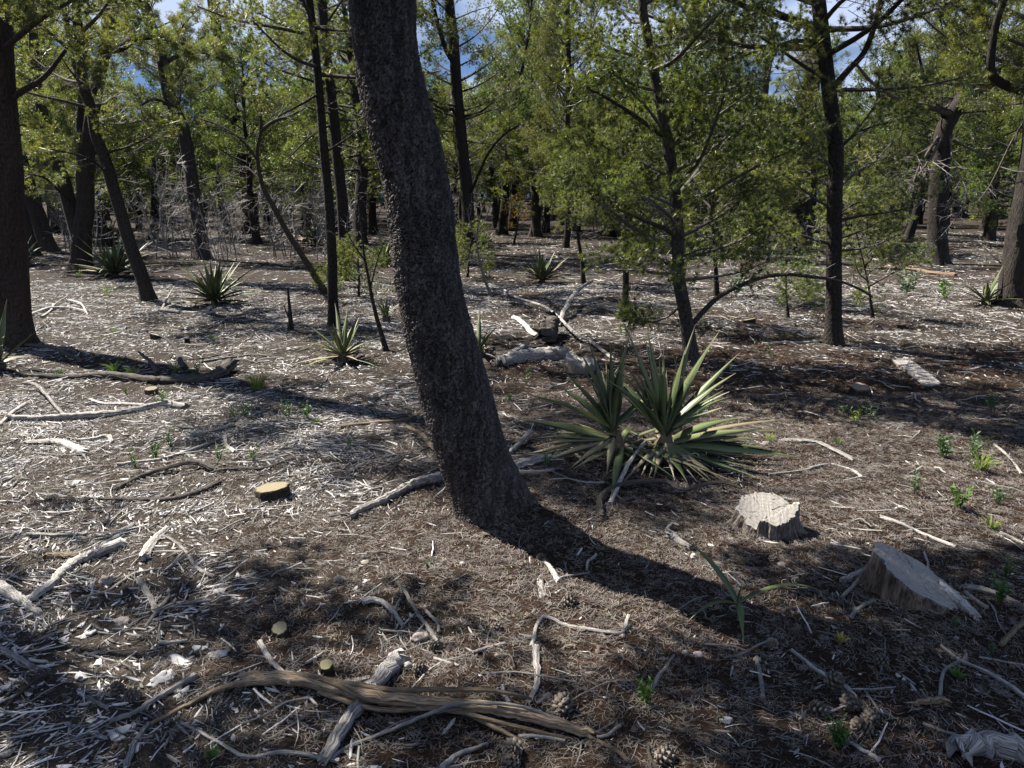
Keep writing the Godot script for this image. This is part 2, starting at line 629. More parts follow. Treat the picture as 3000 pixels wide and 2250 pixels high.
# the big trunk in front: bark plates with depth
func leaning_trunk(at: Vector3, pts: Array, widths: Array, label: String) -> void:
	var root := thing("pinyon_tree", label, "tree", at)
	var path := smooth_path(pts, 66)
	var sides := 216
	var g := Geo.new()
	var m := path.size()
	var bumps := noise(FastNoiseLite.TYPE_SIMPLEX_SMOOTH, 3.0, 3, 61)
	var u := Vector3.RIGHT
	for i in m:
		var s := float(i) / (m - 1) * (widths.size() - 1)
		var j := mini(int(s), widths.size() - 2)
		var w: float = lerpf(widths[j], widths[j + 1], smoothstep(0, 1, s - j))
		var d := (path[mini(i + 1, m - 1)] - path[maxi(i - 1, 0)]).normalized()
		u = (u - d * u.dot(d)).normalized()
		var x := d.cross(u)
		for k in sides + 1:
			var a := TAU * float(k % sides) / sides
			var o := u * cos(a) + x * sin(a)
			var lobe := 0.16 * exp(-maxf(path[i].y, 0.0) / 0.085) * maxf(0.0, 0.35 + 0.65 * sin(a * 3.0 + 0.7) + 0.3 * sin(a * 5.0))
			var p := path[i] + o * w * (1.0 + lobe)
			# slanting plates, longer than wide
			var wob := bumps.get_noise_3d(p.x * 4.0, p.y * 2.2, p.z * 4.0)
			var wob2 := bumps.get_noise_3d(p.x * 13.0 + 31.0, p.y * 7.0, p.z * 13.0)
			var q := Vector3(p.x * 46.0 + p.y * 7.0, p.y * 15.0, p.z * 46.0) + Vector3(wob, wob * 1.3, -wob) * 1.5 + Vector3(wob2, -wob2, wob2) * 0.8
			var edge := clampf((n_cell_edge.get_noise_3d(q.x, q.y, q.z) + 1.0) * 4.2, 0.0, 1.0)
			var cell := n_cell.get_noise_3d(q.x, q.y, q.z)
			var small := n_cell.get_noise_3d(q.x * 2.3 + 9.0, q.y * 2.6, q.z * 2.3)
			var rough := bumps.get_noise_3d(p.x * 20.0, p.y * 12.0, p.z * 20.0)
			var furrow := bumps.get_noise_3d(p.x * 5.0 + 40.0, p.y * 1.1, p.z * 5.0)
			var split := bumps.get_noise_3d(p.x * 7.5 + wob * 0.5, p.y * 1.7 + wob2 * 0.15, p.z * 7.5)
			var deep := smoothstep(0.0, 0.075, absf(split))
			var high := 0.0045 * edge + 0.0030 * cell * edge + 0.0015 * small + 0.0012 * rough + 0.0080 * deep + 0.004 * furrow + 0.012 * bumps.get_noise_3d(p.x * 1.1, p.y * 0.6 + 9.0, p.z * 1.1)
			var grey := clampf(edge * (0.28 + 0.26 * cell) + 0.30 * maxf(0.0, small - 0.2) + 0.25 * rough + 0.30 * furrow, 0.0, 1.0) * (0.25 + 0.75 * deep)
			var tone := Color(0.030, 0.025, 0.023).lerp(Color(0.235, 0.220, 0.212), grey)
			g.vert(p + o * high, tone, Vector2(float(k) / sides, path[i].y))
	for i in m - 1:
		for k in sides:
			var a := i * (sides + 1) + k
			var d := a + sides + 1
			g.tri(a, d + 1, a + 1)
			g.tri(a, d, d + 1)
	part("trunk", g.mesh(mat.plates), root)
	# the knot where a branch was lost
	var t := begin_tree("pine", [path[m - 1], path[m - 1] + Vector3(-0.05, 0.8, -0.1)], widths[-1], widths[-1] * 0.85, 6.4, 62)
	t.rad[0] = widths[-1] * 1.0
	crown(t, 3.0, 6.3, 1.9, 30, 0.9, 1.0)
	crown(t, 2.85, 3.7, 1.6, 26, 1.0, 2.4, Vector3(-0.45, 0.2, -0.1))
	var top := Geo.new()
	top.tube(t.path, t.rad, 14, Color(0.10, 0.085, 0.075), 0.12, n_fine, 5.0)
	part("upper_trunk", top.mesh(mat.pine_bark), root)
	var tw: Geo = t.twigs
	part("twigs", tw.mesh(mat.twig, false), root).set_meta("kind", "stuff")
	copies("crown", sprays.pine[0], t.where, t.tints, root).set_meta("kind", "stuff")
	var knot := Geo.new()
	var face := Vector3(-0.30, 0.93, 0.145)
	for e in 2:
		var kp := PackedVector3Array([face + Vector3(0, 0, -0.03), face + Vector3(0.004, 0, 0.006), face + Vector3(0.006, -0.003, 0.016)])
		knot.tube(kp, PackedFloat32Array([0.034, 0.026, 0.010]) if e == 0 else PackedFloat32Array([0.046, 0.036, 0.003]), 12, Color(0.05, 0.04, 0.033), 0.3, n_fine, 3.0 + e)
	part("knot", knot.mesh(mat.plates), root)


# ---------------------------------------------------------------- yuccas

func blade(p0: Vector3, p1: Vector3, bow: Vector3, width: float, hue: Color, tip: Color, curls: int, shown := Vector3.ZERO) -> ArrayMesh:
	var g := Geo.new()
	var n := 9
	var up0 := ((bow + Vector3.UP * 0.001).normalized() + shown).normalized()
	var mid := (p0 + p1) * 0.5 + bow
	var wave := rr(-0.06, 0.06)
	for i in n + 1:
		var s := float(i) / n
		var p := p0.lerp(mid, s).lerp(mid.lerp(p1, s), s)
		var d := (p0.lerp(mid, s + 0.02).lerp(mid.lerp(p1, s + 0.02), s + 0.02) - p).normalized()
		var side := d.cross(up0)
		if side.length() < 0.05:
			side = d.cross(Vector3(0.2, 0.1, 0.97))
		side = side.normalized()
		if i == 0:
			pass
		var face := side.cross(d).normalized()
		side = side.rotated(d, wave * s * 6.0)
		var w := width * 0.5 * (0.55 + 0.5 * sin(PI * minf(s * 1.25, 1.0))) * (1.0 - pow(s, 3.0)) + 0.0012
		var deep := w * 0.42 * (1.0 - 0.6 * s)
		var hue_here := hue.lerp(tip, smoothstep(0.80, 1.0, s)).lerp(Color(0.13, 0.13, 0.07), 0.55 * (1.0 - smoothstep(0.0, 0.16, s)))
		var edge := hue_here.lerp(Color(0.22, 0.20, 0.11), 0.35)
		g.vert(p - side * w, edge)
		g.vert(p - face * deep + face * 0.0015, hue_here)
		g.vert(p + side * w, edge)
		g.vert(p - face * (deep + 0.004 * (1.0 - s)), hue_here * 0.92)
	for i in n:
		for k in 4:
			var a := i * 4 + k
			var b := i * 4 + (k + 1) % 4
			g.tri(a, b + 4, b)
			g.tri(a, a + 4, b + 4)
	for e in (curls + 1) / 2:   # pale fibres that peel off the edges
		var s := rr(0.12, 0.75)
		var p := p0.lerp(mid, s).lerp(mid.lerp(p1, s), s)
		var d := (p1 - p0).normalized()
		var side := d.cross(up0).normalized() * (1.0 if e % 2 else -1.0)
		var q := p + side * width * 0.42
		var pts := PackedVector3Array()
		var turn := rr(1.0, 3.4)
		var size := rr(0.012, 0.032)
		for k in 7:
			var a := turn * k / 6.0
			pts.append(q + side * (sin(a) * size + k * 0.002) + d * ((1.0 - cos(a)) * size) + up0 * k * 0.0015)
		g.tube(pts, PackedFloat32Array([0.0008, 0.0008, 0.0008, 0.0007, 0.0007, 0.0006, 0.0005]), 3, Color(0.34, 0.31, 0.25))
	return g.mesh(mat.yucca)


func leaf_to(root: Node3D, p0: Vector3, p1: Vector3, sag: float, width: float, dry: float, curls := 0, shown := Vector3.ZERO) -> void:
	var q := rr(0.8, 1.2)
	var hue := Color(0.050 * q, 0.079 * q, 0.025 * q).lerp(Color(0.20, 0.155, 0.10).lerp(Color(0.085, 0.070, 0.055), rng.randf()), dry)
	var d := p1 - p0
	var flat := Vector3(d.x, 0, d.z)
	var up := (Vector3.UP - d.normalized() * d.normalized().y)
	if up.length() < 0.25:
		up = -flat.normalized() if flat.length() > 0.01 else Vector3(0, 0, 1)
	var o := part("leaf", blade(p0, p1, up.normalized() * sag * d.length(), width, hue, Color(0.10, 0.065, 0.04), curls, shown), root)
	if dry > 0.6:
		o.set_meta("label", "dry tan leaf")


func yucca(label: String, at: Vector3, long: float, count: int, width: float, number: int, low := 0.25, dry := 0.18, curls := 0) -> Node3D:
	rng.seed = number
	var root := thing("yucca", label, "yucca", on_ground(at), "banana yuccas growing in the clearing")
	for k in count:
		var s := float(k) / count
		var az := k * 2.39996 + rr(-0.3, 0.3)
		var rise := lerpf(1.25, low - 0.3, pow(s, 0.9)) + rr(-0.18, 0.18)
		var l := long * rr(0.50, 1.12) * (0.85 + 0.2 * s)
		var d := Vector3(cos(az) * cos(rise), sin(rise), sin(az) * cos(rise))
		var p0 := Vector3(cos(az) * 0.02, 0.05 + 0.05 * (1.0 - s), sin(az) * 0.02)
		var p1 := p0 + d * l
		p1.y = maxf(p1.y, 0.015)
		var is_dry := 1.0 if s > 0.62 and rng.randf() < dry * 2.6 else rr(0, 0.15)
		leaf_to(root, p0, p1, rr(0.02, 0.09) if rise > 0.5 else rr(0.16, 0.30) if rng.randf() < 0.3 else rr(0.04, 0.16), width * rr(0.85, 1.1), is_dry, curls)
	var g := Geo.new()
	g.tube(PackedVector3Array([Vector3(0, -0.03, 0), Vector3(0, 0.05, 0), Vector3(0, 0.11, 0)]), PackedFloat32Array([0.055, 0.06, 0.02]), 9, Color(0.10, 0.08, 0.055), 0.25, n_fine, number)
	part("stem", g.mesh(mat.twig), root)
	return root


# ---------------------------------------------------------------- wood on the ground

var stick_tones := {"grey": Color(0.35, 0.335, 0.32), "pale": Color(0.50, 0.48, 0.455), "dark": Color(0.10, 0.09, 0.082), "brown": Color(0.29, 0.225, 0.155), "red": Color(0.20, 0.14, 0.10)}


func stick_mesh(pts: Array, r0: float, r1: float, tone: String, number: int) -> ArrayMesh:
	var fat := maxf(r0, r1) > 0.012
	var path := smooth_path(pts, 9 if fat else 5)
	var rad := PackedFloat32Array()
	var n := path.size()
	for i in n:
		var s := float(i) / (n - 1)
		var r := lerpf(r0, r1, s) * (1.0 + 0.16 * n_fine.get_noise_2d(i * 9.0, number * 7.0))
		rad.append(r)
		if i > 0 and i < n - 1:
			path[i] += Vector3(n_fine.get_noise_2d(i * 14.0, number * 3.0), 0.4 * n_fine.get_noise_2d(number, i * 14.0), n_fine.get_noise_2d(i * 14.0, number * 11.0 + 50.0)) * maxf(r * 0.55, 0.003)
	var g := Geo.new()
	var col: Color = stick_tones[tone]
	var q := 1.0 + 0.22 * n_fine.get_noise_1d(number * 31.0)
	g.tube(path, rad, 20 if fat else 8, col * q, 0.44 if fat else 0.18, n_fine, number * 13.7, 0.82, 0.36)
	return g.mesh(mat.wood)


func laid(pts: Array, origin: Vector3, r0: float, r1: float) -> Array:   # points (y = clearance) onto the ground, about origin
	var out := []
	for i in pts.size():
		var p: Vector3 = pts[i]
		var r := lerpf(r0, r1, float(i) / maxi(pts.size() - 1, 1))
		out.append(on_ground(p, r * 0.55 + 0.003) - origin)
	return out


func stick(called: String, label: String, pts: Array, r0: float, r1: float, tone: String, forks: Array = []) -> void:
	var mid: Vector3 = pts[pts.size() / 2]
	var at := on_ground(Vector3(mid.x, 0, mid.z))
	var number := taken.size() * 5 + int(absf(mid.x) * 100)
	var category := "log" if called.ends_with("log") else "branch"
	var m := stick_mesh(laid(pts, at, r0, r1), r0, r1, tone, number)
	if forks.is_empty():
		whole(called, m, label, category, at)
		return
	var root := thing(called, label, category, at)
	part("stem", m, root)
	for k in forks.size():
		var q: Array = forks[k]
		var r := minf(r0, r1) * 0.7 if q[0] is Vector3 else 0.0
		r = maxf(r, maxf(r0, r1) * 0.4)
		part("fork", stick_mesh(laid(q, at, r, r * 0.45), r, r * 0.45, tone, number + 40 + k), root)


func split_log() -> void:
	pass


# ---------------------------------------------------------------- stumps

# outline(a) gives the radius; the cut plane is y = high + slope . (x, z) (+ step); flutes run down the side
func stump(label: String, at: Vector3, rx: float, rz: float, turn: float, high: float, slope: Vector2, flare: float, step: Vector3, wood: Color, side: Color, number: int, smooth_cut := false) -> void:
	var root := thing("tree_stump", label, "stump", on_ground(at))
	root.rotation.y = turn
	var n := 132 if rx > 0.1 else 44
	var rings := 26 if rx > 0.1 else 8
	var shape := noise(FastNoiseLite.TYPE_SIMPLEX_SMOOTH, 1.0, 2, number)
	var face := Geo.new()
	var crack := []
	rng.seed = number
	for k in 10:
		crack.append([rr(0, TAU), rr(0.2, 0.7), rr(0.005, 0.010)])
	var rim := []
	for j in rings + 1:
		var s := float(j) / rings
		for k in n + 1:
			var a := TAU * float(k % n) / n
			var o := 1.0 + 0.16 * shape.get_noise_2d(cos(a) * 1.3, sin(a) * 1.3) + 0.05 * shape.get_noise_2d(cos(a) * 7.0, sin(a) * 7.0)
			if not smooth_cut:
				o += 0.035 * shape.get_noise_2d(cos(a) * 19.0, sin(a) * 19.0) * s
			var x := cos(a) * rx * o * s
			var z := sin(a) * rz * o * s
			var y := high + slope.x * x + slope.y * z
			if step.z > 0.0:
				y += step.z * smoothstep(step.y - 0.012, step.y + 0.012, x * cos(step.x) + z * sin(step.x) + 0.012 * shape.get_noise_2d(x * 40.0, z * 40.0))
			var dark := 1.0 if not smooth_cut or s < 0.9 else 0.35
			if not smooth_cut:
				y += 0.0022 * shape.get_noise_2d(x * 60.0 + z * 14.0, z * 5.0)
				for q in crack:
					var off := absf(wrapf(a - q[0] + 0.18 * shape.get_noise_1d(s * 3.0 + q[0] * 9.0), -PI, PI)) * s * rx
					if s > q[1] and off < q[2] * 0.22:
						y -= 0.005
						dark = 0.4
			y = maxf(y, 0.004)
			face.vert(Vector3(x, y, z), Color(wood.r * dark, wood.g * dark, wood.b * dark), Vector2(0.5 + 0.48 * cos(a) * s, 0.5 + 0.48 * sin(a) * s))
			if j == rings:
				rim.append(Vector3(x, y, z))
	for j in rings:
		for k in n:
			var a := j * (n + 1) + k
			var d := a + n + 1
			face.tri(a, a + 1, d + 1)
			face.tri(a, d + 1, d)
	part("cut_face", face.mesh(mat.cut), root)
	var wall := Geo.new()
	var rows := 14
	for j in rows + 1:
		var s := float(j) / rows
		for k in n + 1:
			var p: Vector3 = rim[k]
			var a := TAU * float(k % n) / n
			var groove := shape.get_noise_3d(cos(a) * 11.0, sin(a) * 11.0, s * 0.9) + 0.6 * shape.get_noise_3d(cos(a) * 26.0, sin(a) * 26.0, s * 1.4)
			var root_lobe := maxf(0.0, shape.get_noise_2d(cos(a) * 2.2 + 7.0, sin(a) * 2.2))
			var out := 1.0 + flare * (pow(s, 2.0) * (0.35 + 1.9 * root_lobe)) + 0.075 * groove * smoothstep(0.0, 0.25, s)
			var y := lerpf(p.y, -0.03, s)
			var q := clampf(0.75 + 0.55 * groove, 0.35, 1.3)
			var base := wood.lerp(side, smoothstep(0.0, 0.12, s))
			wall.vert(Vector3(p.x * out, y - 0.001, p.z * out), Color(base.r * q, base.g * q, base.b * q), Vector2(float(k) / n * 5.0, s * 0.2))
	for j in rows:
		for k in n:
			var a := j * (n + 1) + k
			var d := a + n + 1
			wall.tri(a, a + 1, d + 1)
			wall.tri(a, d + 1, d)
	part("side", wall.mesh(mat.wood), root)


# ---------------------------------------------------------------- little things

func stone_mesh(size: Vector3, number: int) -> ArrayMesh:
	var g := Geo.new()
	var shape := noise(FastNoiseLite.TYPE_SIMPLEX_SMOOTH, 0.9, 2, number)
	var rows := 10
	var n := 16
	rng.seed = number
	var b := rr(0.28, 0.46)
	var col := Color(b, b * rr(0.88, 0.97), b * rr(0.80, 0.95))
	for j in rows + 1:
		var t := PI * j / rows
		for k in n + 1:
			var a := TAU * float(k % n) / n
			var d := Vector3(sin(t) * cos(a), cos(t), sin(t) * sin(a))
			var r := 1.0 + 0.35 * shape.get_noise_3d(d.x, d.y, d.z)
			r = minf(r, 0.93 / maxf(absf(d.dot(Vector3(0.5, 0.7, 0.5).normalized())), 0.4))
			g.vert(d * r * size + Vector3(0, size.y * 0.45, 0), col)
	for j in rows:
		for k in n:
			var a := j * (n + 1) + k
			var d := a + n + 1
			g.tri(a, a + 1, d + 1)
			g.tri(a, d + 1, d)
	return g.mesh(mat.stone)


func cone_mesh(number: int) -> ArrayMesh:   # an open pinyon cone lying on its side
	rng.seed = number
	var g := Geo.new()
	for k in 38:
		var s := float(k) / 38
		var a := k * 2.39996
		var wide := sin(PI * (0.12 + 0.80 * s))
		var c := Vector3(0, lerpf(-0.022, 0.026, s), 0)
		var o := Vector3(cos(a), lerpf(-0.5, 0.9, s), sin(a)).normalized()
		var side := o.cross(Vector3.UP).normalized()
		var l := 0.030 * wide + 0.006
		var w := 0.011 * wide + 0.003
		var b := rr(0.06, 0.13)
		var col := Color(b, b * 0.85, b * 0.72)
		var edge := col * 1.7
		var up := side.cross(o)
		var i := g.vert(c, col * 0.6)
		g.vert(c + o * l * 0.6 - side * w, col)
		g.vert(c + o * l + up * 0.006 - side * w * 0.6, edge)
		g.vert(c + o * l * 1.05 + up * 0.009, edge)
		g.vert(c + o * l + up * 0.006 + side * w * 0.6, edge)
		g.vert(c + o * l * 0.6 + side * w, col)
		g.vert(c + o * l * 0.75 - up * 0.004, col * 0.7)
		for q in 4:
			g.tri(i, i + q + 1, i + q + 2)
			g.tri(i + 6, i + q + 2, i + q + 1)
	g.tube(PackedVector3Array([Vector3(0, -0.028, 0), Vector3(0, 0, 0), Vector3(0, 0.028, 0)]), PackedFloat32Array([0.006, 0.012, 0.004]), 6, Color(0.06, 0.045, 0.035))
	return g.mesh(mat.cone, false)


func flake_mesh(number: int, long: float, wide: float, thick: float, corners: int) -> ArrayMesh:
	rng.seed = number
	var g := Geo.new()
	var top := []
	for k in corners:
		var a := TAU * (k + rr(-0.25, 0.25)) / corners
		var r := rr(0.72, 1.08)
		var x := cos(a) * long * 0.5 * r
		var z := sin(a) * wide * 0.5 * r
		top.append(Vector3(x, thick * 0.5 - 1.6 * z * z / maxf(wide, 0.001) + rr(-0.2, 0.2) * thick, z))
	var cut := Color(0.8, 0.78, 0.75)
	var mid := g.vert(Vector3(0, thick * 0.62, 0), Color(1, 1, 1))
	var first := g.v.size()
	for p in top:
		var q := rr(0.8, 1.1)
		g.vert(p, Color(q, q, q))
	for k in corners:
		g.tri(mid, first + k, first + (k + 1) % corners)
	var low := g.v.size()
	for p in top:
		g.vert(p, cut)
		g.vert(p - Vector3(0, thick, 0), cut)
	for k in corners:
		var a := low + k * 2
		var b := low + ((k + 1) % corners) * 2
		g.tri(a, a + 1, b + 1)
		g.tri(a, b + 1, b)
	return g.mesh(mat.chip, false)


func bark_flake(label: String, at: Vector3, long: float, wide: float, number: int) -> void:   # a fallen bark plate in layers
	rng.seed = number
	var root := thing("bark_piece", label, "bark", on_ground(at, 0.006))
	root.rotation.y = rr(0, TAU)
	var b := rr(0.26, 0.40)
	for k in 2:
		var m := flake_mesh(number + k * 7, long * (1.0 - 0.35 * k), wide * (1.0 - 0.35 * k), 0.006, 11)
		var arrays := m.surface_get_arrays(0)
		var c: PackedColorArray = arrays[Mesh.ARRAY_COLOR]
		for i in c.size():
			c[i] = Color(b * c[i].r, b * 0.96 * c[i].g, b * 0.93 * c[i].b)
		arrays[Mesh.ARRAY_COLOR] = c
		var own := ArrayMesh.new()
		own.add_surface_from_arrays(Mesh.PRIMITIVE_TRIANGLES, arrays)
		own.surface_set_material(0, mat.chip)
		var o := part("layer", own, root)
		o.position = Vector3(rr(-0.01, 0.01), 0.006 * k, rr(-0.006, 0.006))
		o.rotation.z = rr(-0.06, 0.06)


func herb_mesh(number: int, high: float, stems: int, hue: Color) -> ArrayMesh:   # upright stems with narrow leaves
	rng.seed = number
	var g := Geo.new()
	for k in stems:
		var a := rr(0, TAU)
		var lean := rr(0.1, 0.55)
		var top := Vector3(cos(a) * lean, 1.0, sin(a) * lean).normalized() * high * rr(0.55, 1.0)
		var bend := top * 0.5 + any_way() * high * 0.06
		g.tube(PackedVector3Array([Vector3(cos(a), 0, sin(a)) * 0.006, bend, top]), PackedFloat32Array([0.0022, 0.0018, 0.001]), 3, hue * 0.8)
		var n := 9
		for i in n:
			var s := 0.2 + 0.8 * i / (n - 1)
			var at := (Vector3.ZERO.lerp(bend, s * 2.0) if s < 0.5 else bend.lerp(top, s * 2.0 - 1.0))
			var d := (Vector3(rr(-1, 1), rr(0.15, 1.0), rr(-1, 1))).normalized()
			var l := high * rr(0.16, 0.28)
			var w := d.cross(any_way()).normalized() * l * 0.15
			var q := rr(0.7, 1.3)
			var col := Color(hue.r * q, hue.g * q, hue.b * q)
			var m := at + d * l * 0.55 - Vector3(0, l * 0.02, 0)
			var e := at + d * l - Vector3(0, l * 0.14, 0)
			g.leaf(at, m + w, m - w, col)
			g.leaf(m + w, e, m - w, col)
	return g.mesh(mat.herb, false)


func tuft_mesh(number: int, high: float, blades: int, hue: Color) -> ArrayMesh:   # a bunch of grass
	rng.seed = number
	var g := Geo.new()
	for k in blades:
		var a := rr(0, TAU)
		var lean := rr(0.1, 1.0)
		var base := Vector3(cos(a), 0, sin(a)) * rr(0, high * 0.18)
		var d := Vector3(cos(a) * lean, 1.0, sin(a) * lean).normalized()
		var l := high * rr(0.55, 1.1)
		var mid := base + d * l * 0.6
		var tip := mid + (d + Vector3(cos(a), -0.35, sin(a)) * 0.6).normalized() * l * 0.4
		var w := d.cross(any_way()).normalized() * 0.0022
		var q := rr(0.7, 1.35)
		var col := Color(hue.r * q, hue.g * q, hue.b * q)
		g.leaf(base - w, base + w, mid + w, col)
		g.leaf(base - w, mid + w, mid - w, col)
		g.leaf(mid - w, mid + w, tip, col)
	return g.mesh(mat.herb, false)


# ---------------------------------------------------------------- ground

func warp(t: float, reach: float, k: float) -> float:
	return reach * sinh(t * k) / sinh(k)


func make_ground() -> void:
	var g := Geo.new()
	var nx := 430
	var nz := 460
	var soil := Color(0.062, 0.044, 0.035)
	var grey := Color(0.098, 0.087, 0.079)
	for i in nz + 1:
		var z := -3.2 + warp(2.0 * i / nz - 1.0, 170.0, 6.3)
		for j in nx + 1:
			var x := warp(2.0 * j / nx - 1.0, 170.0, 6.3)
			var l := litter_at(x, z)
			var q := 1.0 + 0.25 * n_clod.get_noise_2d(x * 0.4, z * 0.4)
			var c := soil.lerp(grey, smoothstep(0.2, 0.8, l))
			g.vert(Vector3(x, ground_at(x, z), z), Color(c.r * q, c.g * q, c.b * q))
	for i in nz:
		for j in nx:
			var a := i * (nx + 1) + j
			var d := a + nx + 1
			g.tri(a, a + 1, d + 1)
			g.tri(a, d + 1, d)
	var o := MeshInstance3D.new()
	o.name = "ground"
	o.mesh = g.mesh(mat.ground)
	add_child(o)
	o.set_meta("kind", "structure")


func scatter_spot(near: float, far: float) -> Vector3:   # evenly over the part of the clearing between two distances
	var z := sqrt(lerpf(near * near, far * far, rng.randf()))
	var half := z * 0.74 + 0.9
	return Vector3(rr(-half, half), 0, -z)


func scatter(called: String, label: String, meshes: Array, bands: Array, number: int, pick: int) -> void:
	rng.seed = number
	var where := []
	var tints := []
	for k in meshes.size():
		where.append([])
		tints.append([])
	for b in bands:
		for i in int(b[2]):
			var p := scatter_spot(b[0], b[1])
			var l := litter_at(p.x, p.z)
			var heap := smoothstep(-0.30, 0.32, n_mid.get_noise_2d(p.x * 0.85 + 50.0, p.z * 0.85))
			var yaw := 5.0 * n_patch.get_noise_2d(p.x * 0.5 + 20.0, p.z * 0.5) + (rr(-0.8, 0.8) if rng.randf() < 0.65 else rr(0, TAU))
			var size := 1.0
			var col: Color
			var u := rng.randf()
			if pick == 0:   # chips: where the litter is
				if rng.randf() > 0.06 + 1.35 * l * l * (0.38 + 0.62 * heap):
					continue
				size = (0.45 + 1.9 * pow(u, 3.0)) * float(b[3])
				var q := rr(0.20, 0.52) if rng.randf() < 0.58 else rr(0.05, 0.2)
				col = Color(q, q * rr(0.93, 0.99), q * rr(0.88, 0.99))
			elif pick == 1:   # needles: everywhere, most on the soil
				if rng.randf() > 0.95 - 0.75 * l:
					continue
				size = rr(0.7, 1.2) * float(b[3])
				var q := rr(0.04, 0.25) * rr(0.6, 1.0)
				col = Color(q, q * rr(0.82, 0.93), q * rr(0.68, 0.86))
			elif pick == 2:   # twigs
				if rng.randf() > 0.08 + 1.15 * l * (0.30 + 0.70 * heap):
					continue
				size = (0.5 + 1.7 * pow(u, 2.0)) * float(b[3])
				var q := rr(0.14, 0.50) if rng.randf() < 0.7 else rr(0.05, 0.14)
				col = Color(q, q * rr(0.93, 0.98), q * rr(0.86, 0.97))
			else:   # crumbs of soil
				if rng.randf() > 1.1 - l:
					continue
				size = (0.3 + 1.2 * pow(u, 4.0)) * float(b[3])
				var q := rr(0.04, 0.095)
				col = Color(q, q * 0.71, q * 0.55)
			var basis := Basis.from_euler(Vector3(rr(-0.18, 0.18), yaw, rr(-0.18, 0.18))).scaled(Vector3(size, size, size))
			p.y = ground_at(p.x, p.z) + (0.0005 + 0.009 * rng.randf() * l) * (1.0 if pick != 3 else 0.0)
			var m := i % meshes.size()
			where[m].append(Transform3D(basis, p))
			tints[m].append(col)
	var root := thing(called, label, "litter", Vector3.ZERO)
	root.set_meta("kind", "stuff")
	for k in meshes.size():
		copies(called + "_pieces", meshes[k], where[k], tints[k], root).set_meta("kind", "stuff")


func needle_bunch(number: int) -> ArrayMesh:
	rng.seed = number
	var g := Geo.new()
	for k in 6:
		var at := Vector3(rr(-0.025, 0.025), rr(0.0, 0.006), rr(-0.025, 0.025))
		var a := rr(0, TAU)
		var d := Vector3(cos(a), rr(-0.05, 0.18), sin(a)) * rr(0.012, 0.020)
		var bend := Vector3(-d.z, rr(-0.004, 0.006), d.x) * rr(-0.4, 0.4)
		var w := Vector3(-d.z, 0.3 * d.length(), d.x).normalized() * 0.0009
		var q := rr(0.7, 1.25)
		var col := Color(q, q, q)
		var m := at + d + bend
		var e := at + d * 2.0 + bend * 0.2
		g.leaf(at - w, at + w, m + w, col)
		g.leaf(at - w, m + w, m - w, col)
		g.leaf(m - w, m + w, e, col)
	return g.mesh(mat.chip, false)


func twig_mesh(number: int) -> ArrayMesh:
	rng.seed = number
	var g := Geo.new()
	var p := [Vector3(-0.05, 0, 0)]
	var d := Vector3(1, 0, 0)
	for k in 4:
		d = (d + Vector3(0, rr(-0.08, 0.08), rr(-0.24, 0.24))).normalized()
		p.append(p[-1] + d * 0.026)
	var r := rr(0.0013, 0.0026)
	g.tube(PackedVector3Array(p), PackedFloat32Array([r * 0.8, r, r * 0.9, r * 0.8, r * 0.5]), 5, Color(1, 1, 1))
	return g.mesh(mat.chip)


func clod_mesh(number: int) -> ArrayMesh:
	rng.seed = number
	var g := Geo.new()
	var p := []
	for d in [Vector3.UP, Vector3.RIGHT, Vector3.BACK, Vector3.LEFT, Vector3.FORWARD]:
		p.append(g.vert(d * rr(0.007, 0.013) + any_way() * 0.003, Color(1, 1, 1)))
	for k in 4:
		g.tri(p[0], p[1 + (k + 1) % 4], p[1 + k])
	return g.mesh(mat.chip, false)


func sky_cover() -> ImageTexture:
	var n := noise(FastNoiseLite.TYPE_SIMPLEX_SMOOTH, 1.0, 5, 91)
	var w := 1024
	var h := 512
	var im := Image.create(w, h, false, Image.FORMAT_RGBAF)
	for y in h:
		var e := PI * (0.5 - (y + 0.5) / h)
		for x in w:
			var a := TAU * x / w
			var d := Vector3(cos(a) * cos(e), sin(e), sin(a) * cos(e))
			var far := 1.0 / maxf(d.y + 0.12, 0.08)
			var v := n.get_noise_3d(d.x * far * 0.42, 3.0, d.z * far * 0.42) + 0.03
			var k := smoothstep(0.0, 0.20, v) * smoothstep(-0.02, 0.10, d.y)
			im.set_pixel(x, y, Color(0.95, 0.95, 0.95, k))
	return ImageTexture.create_from_image(im)


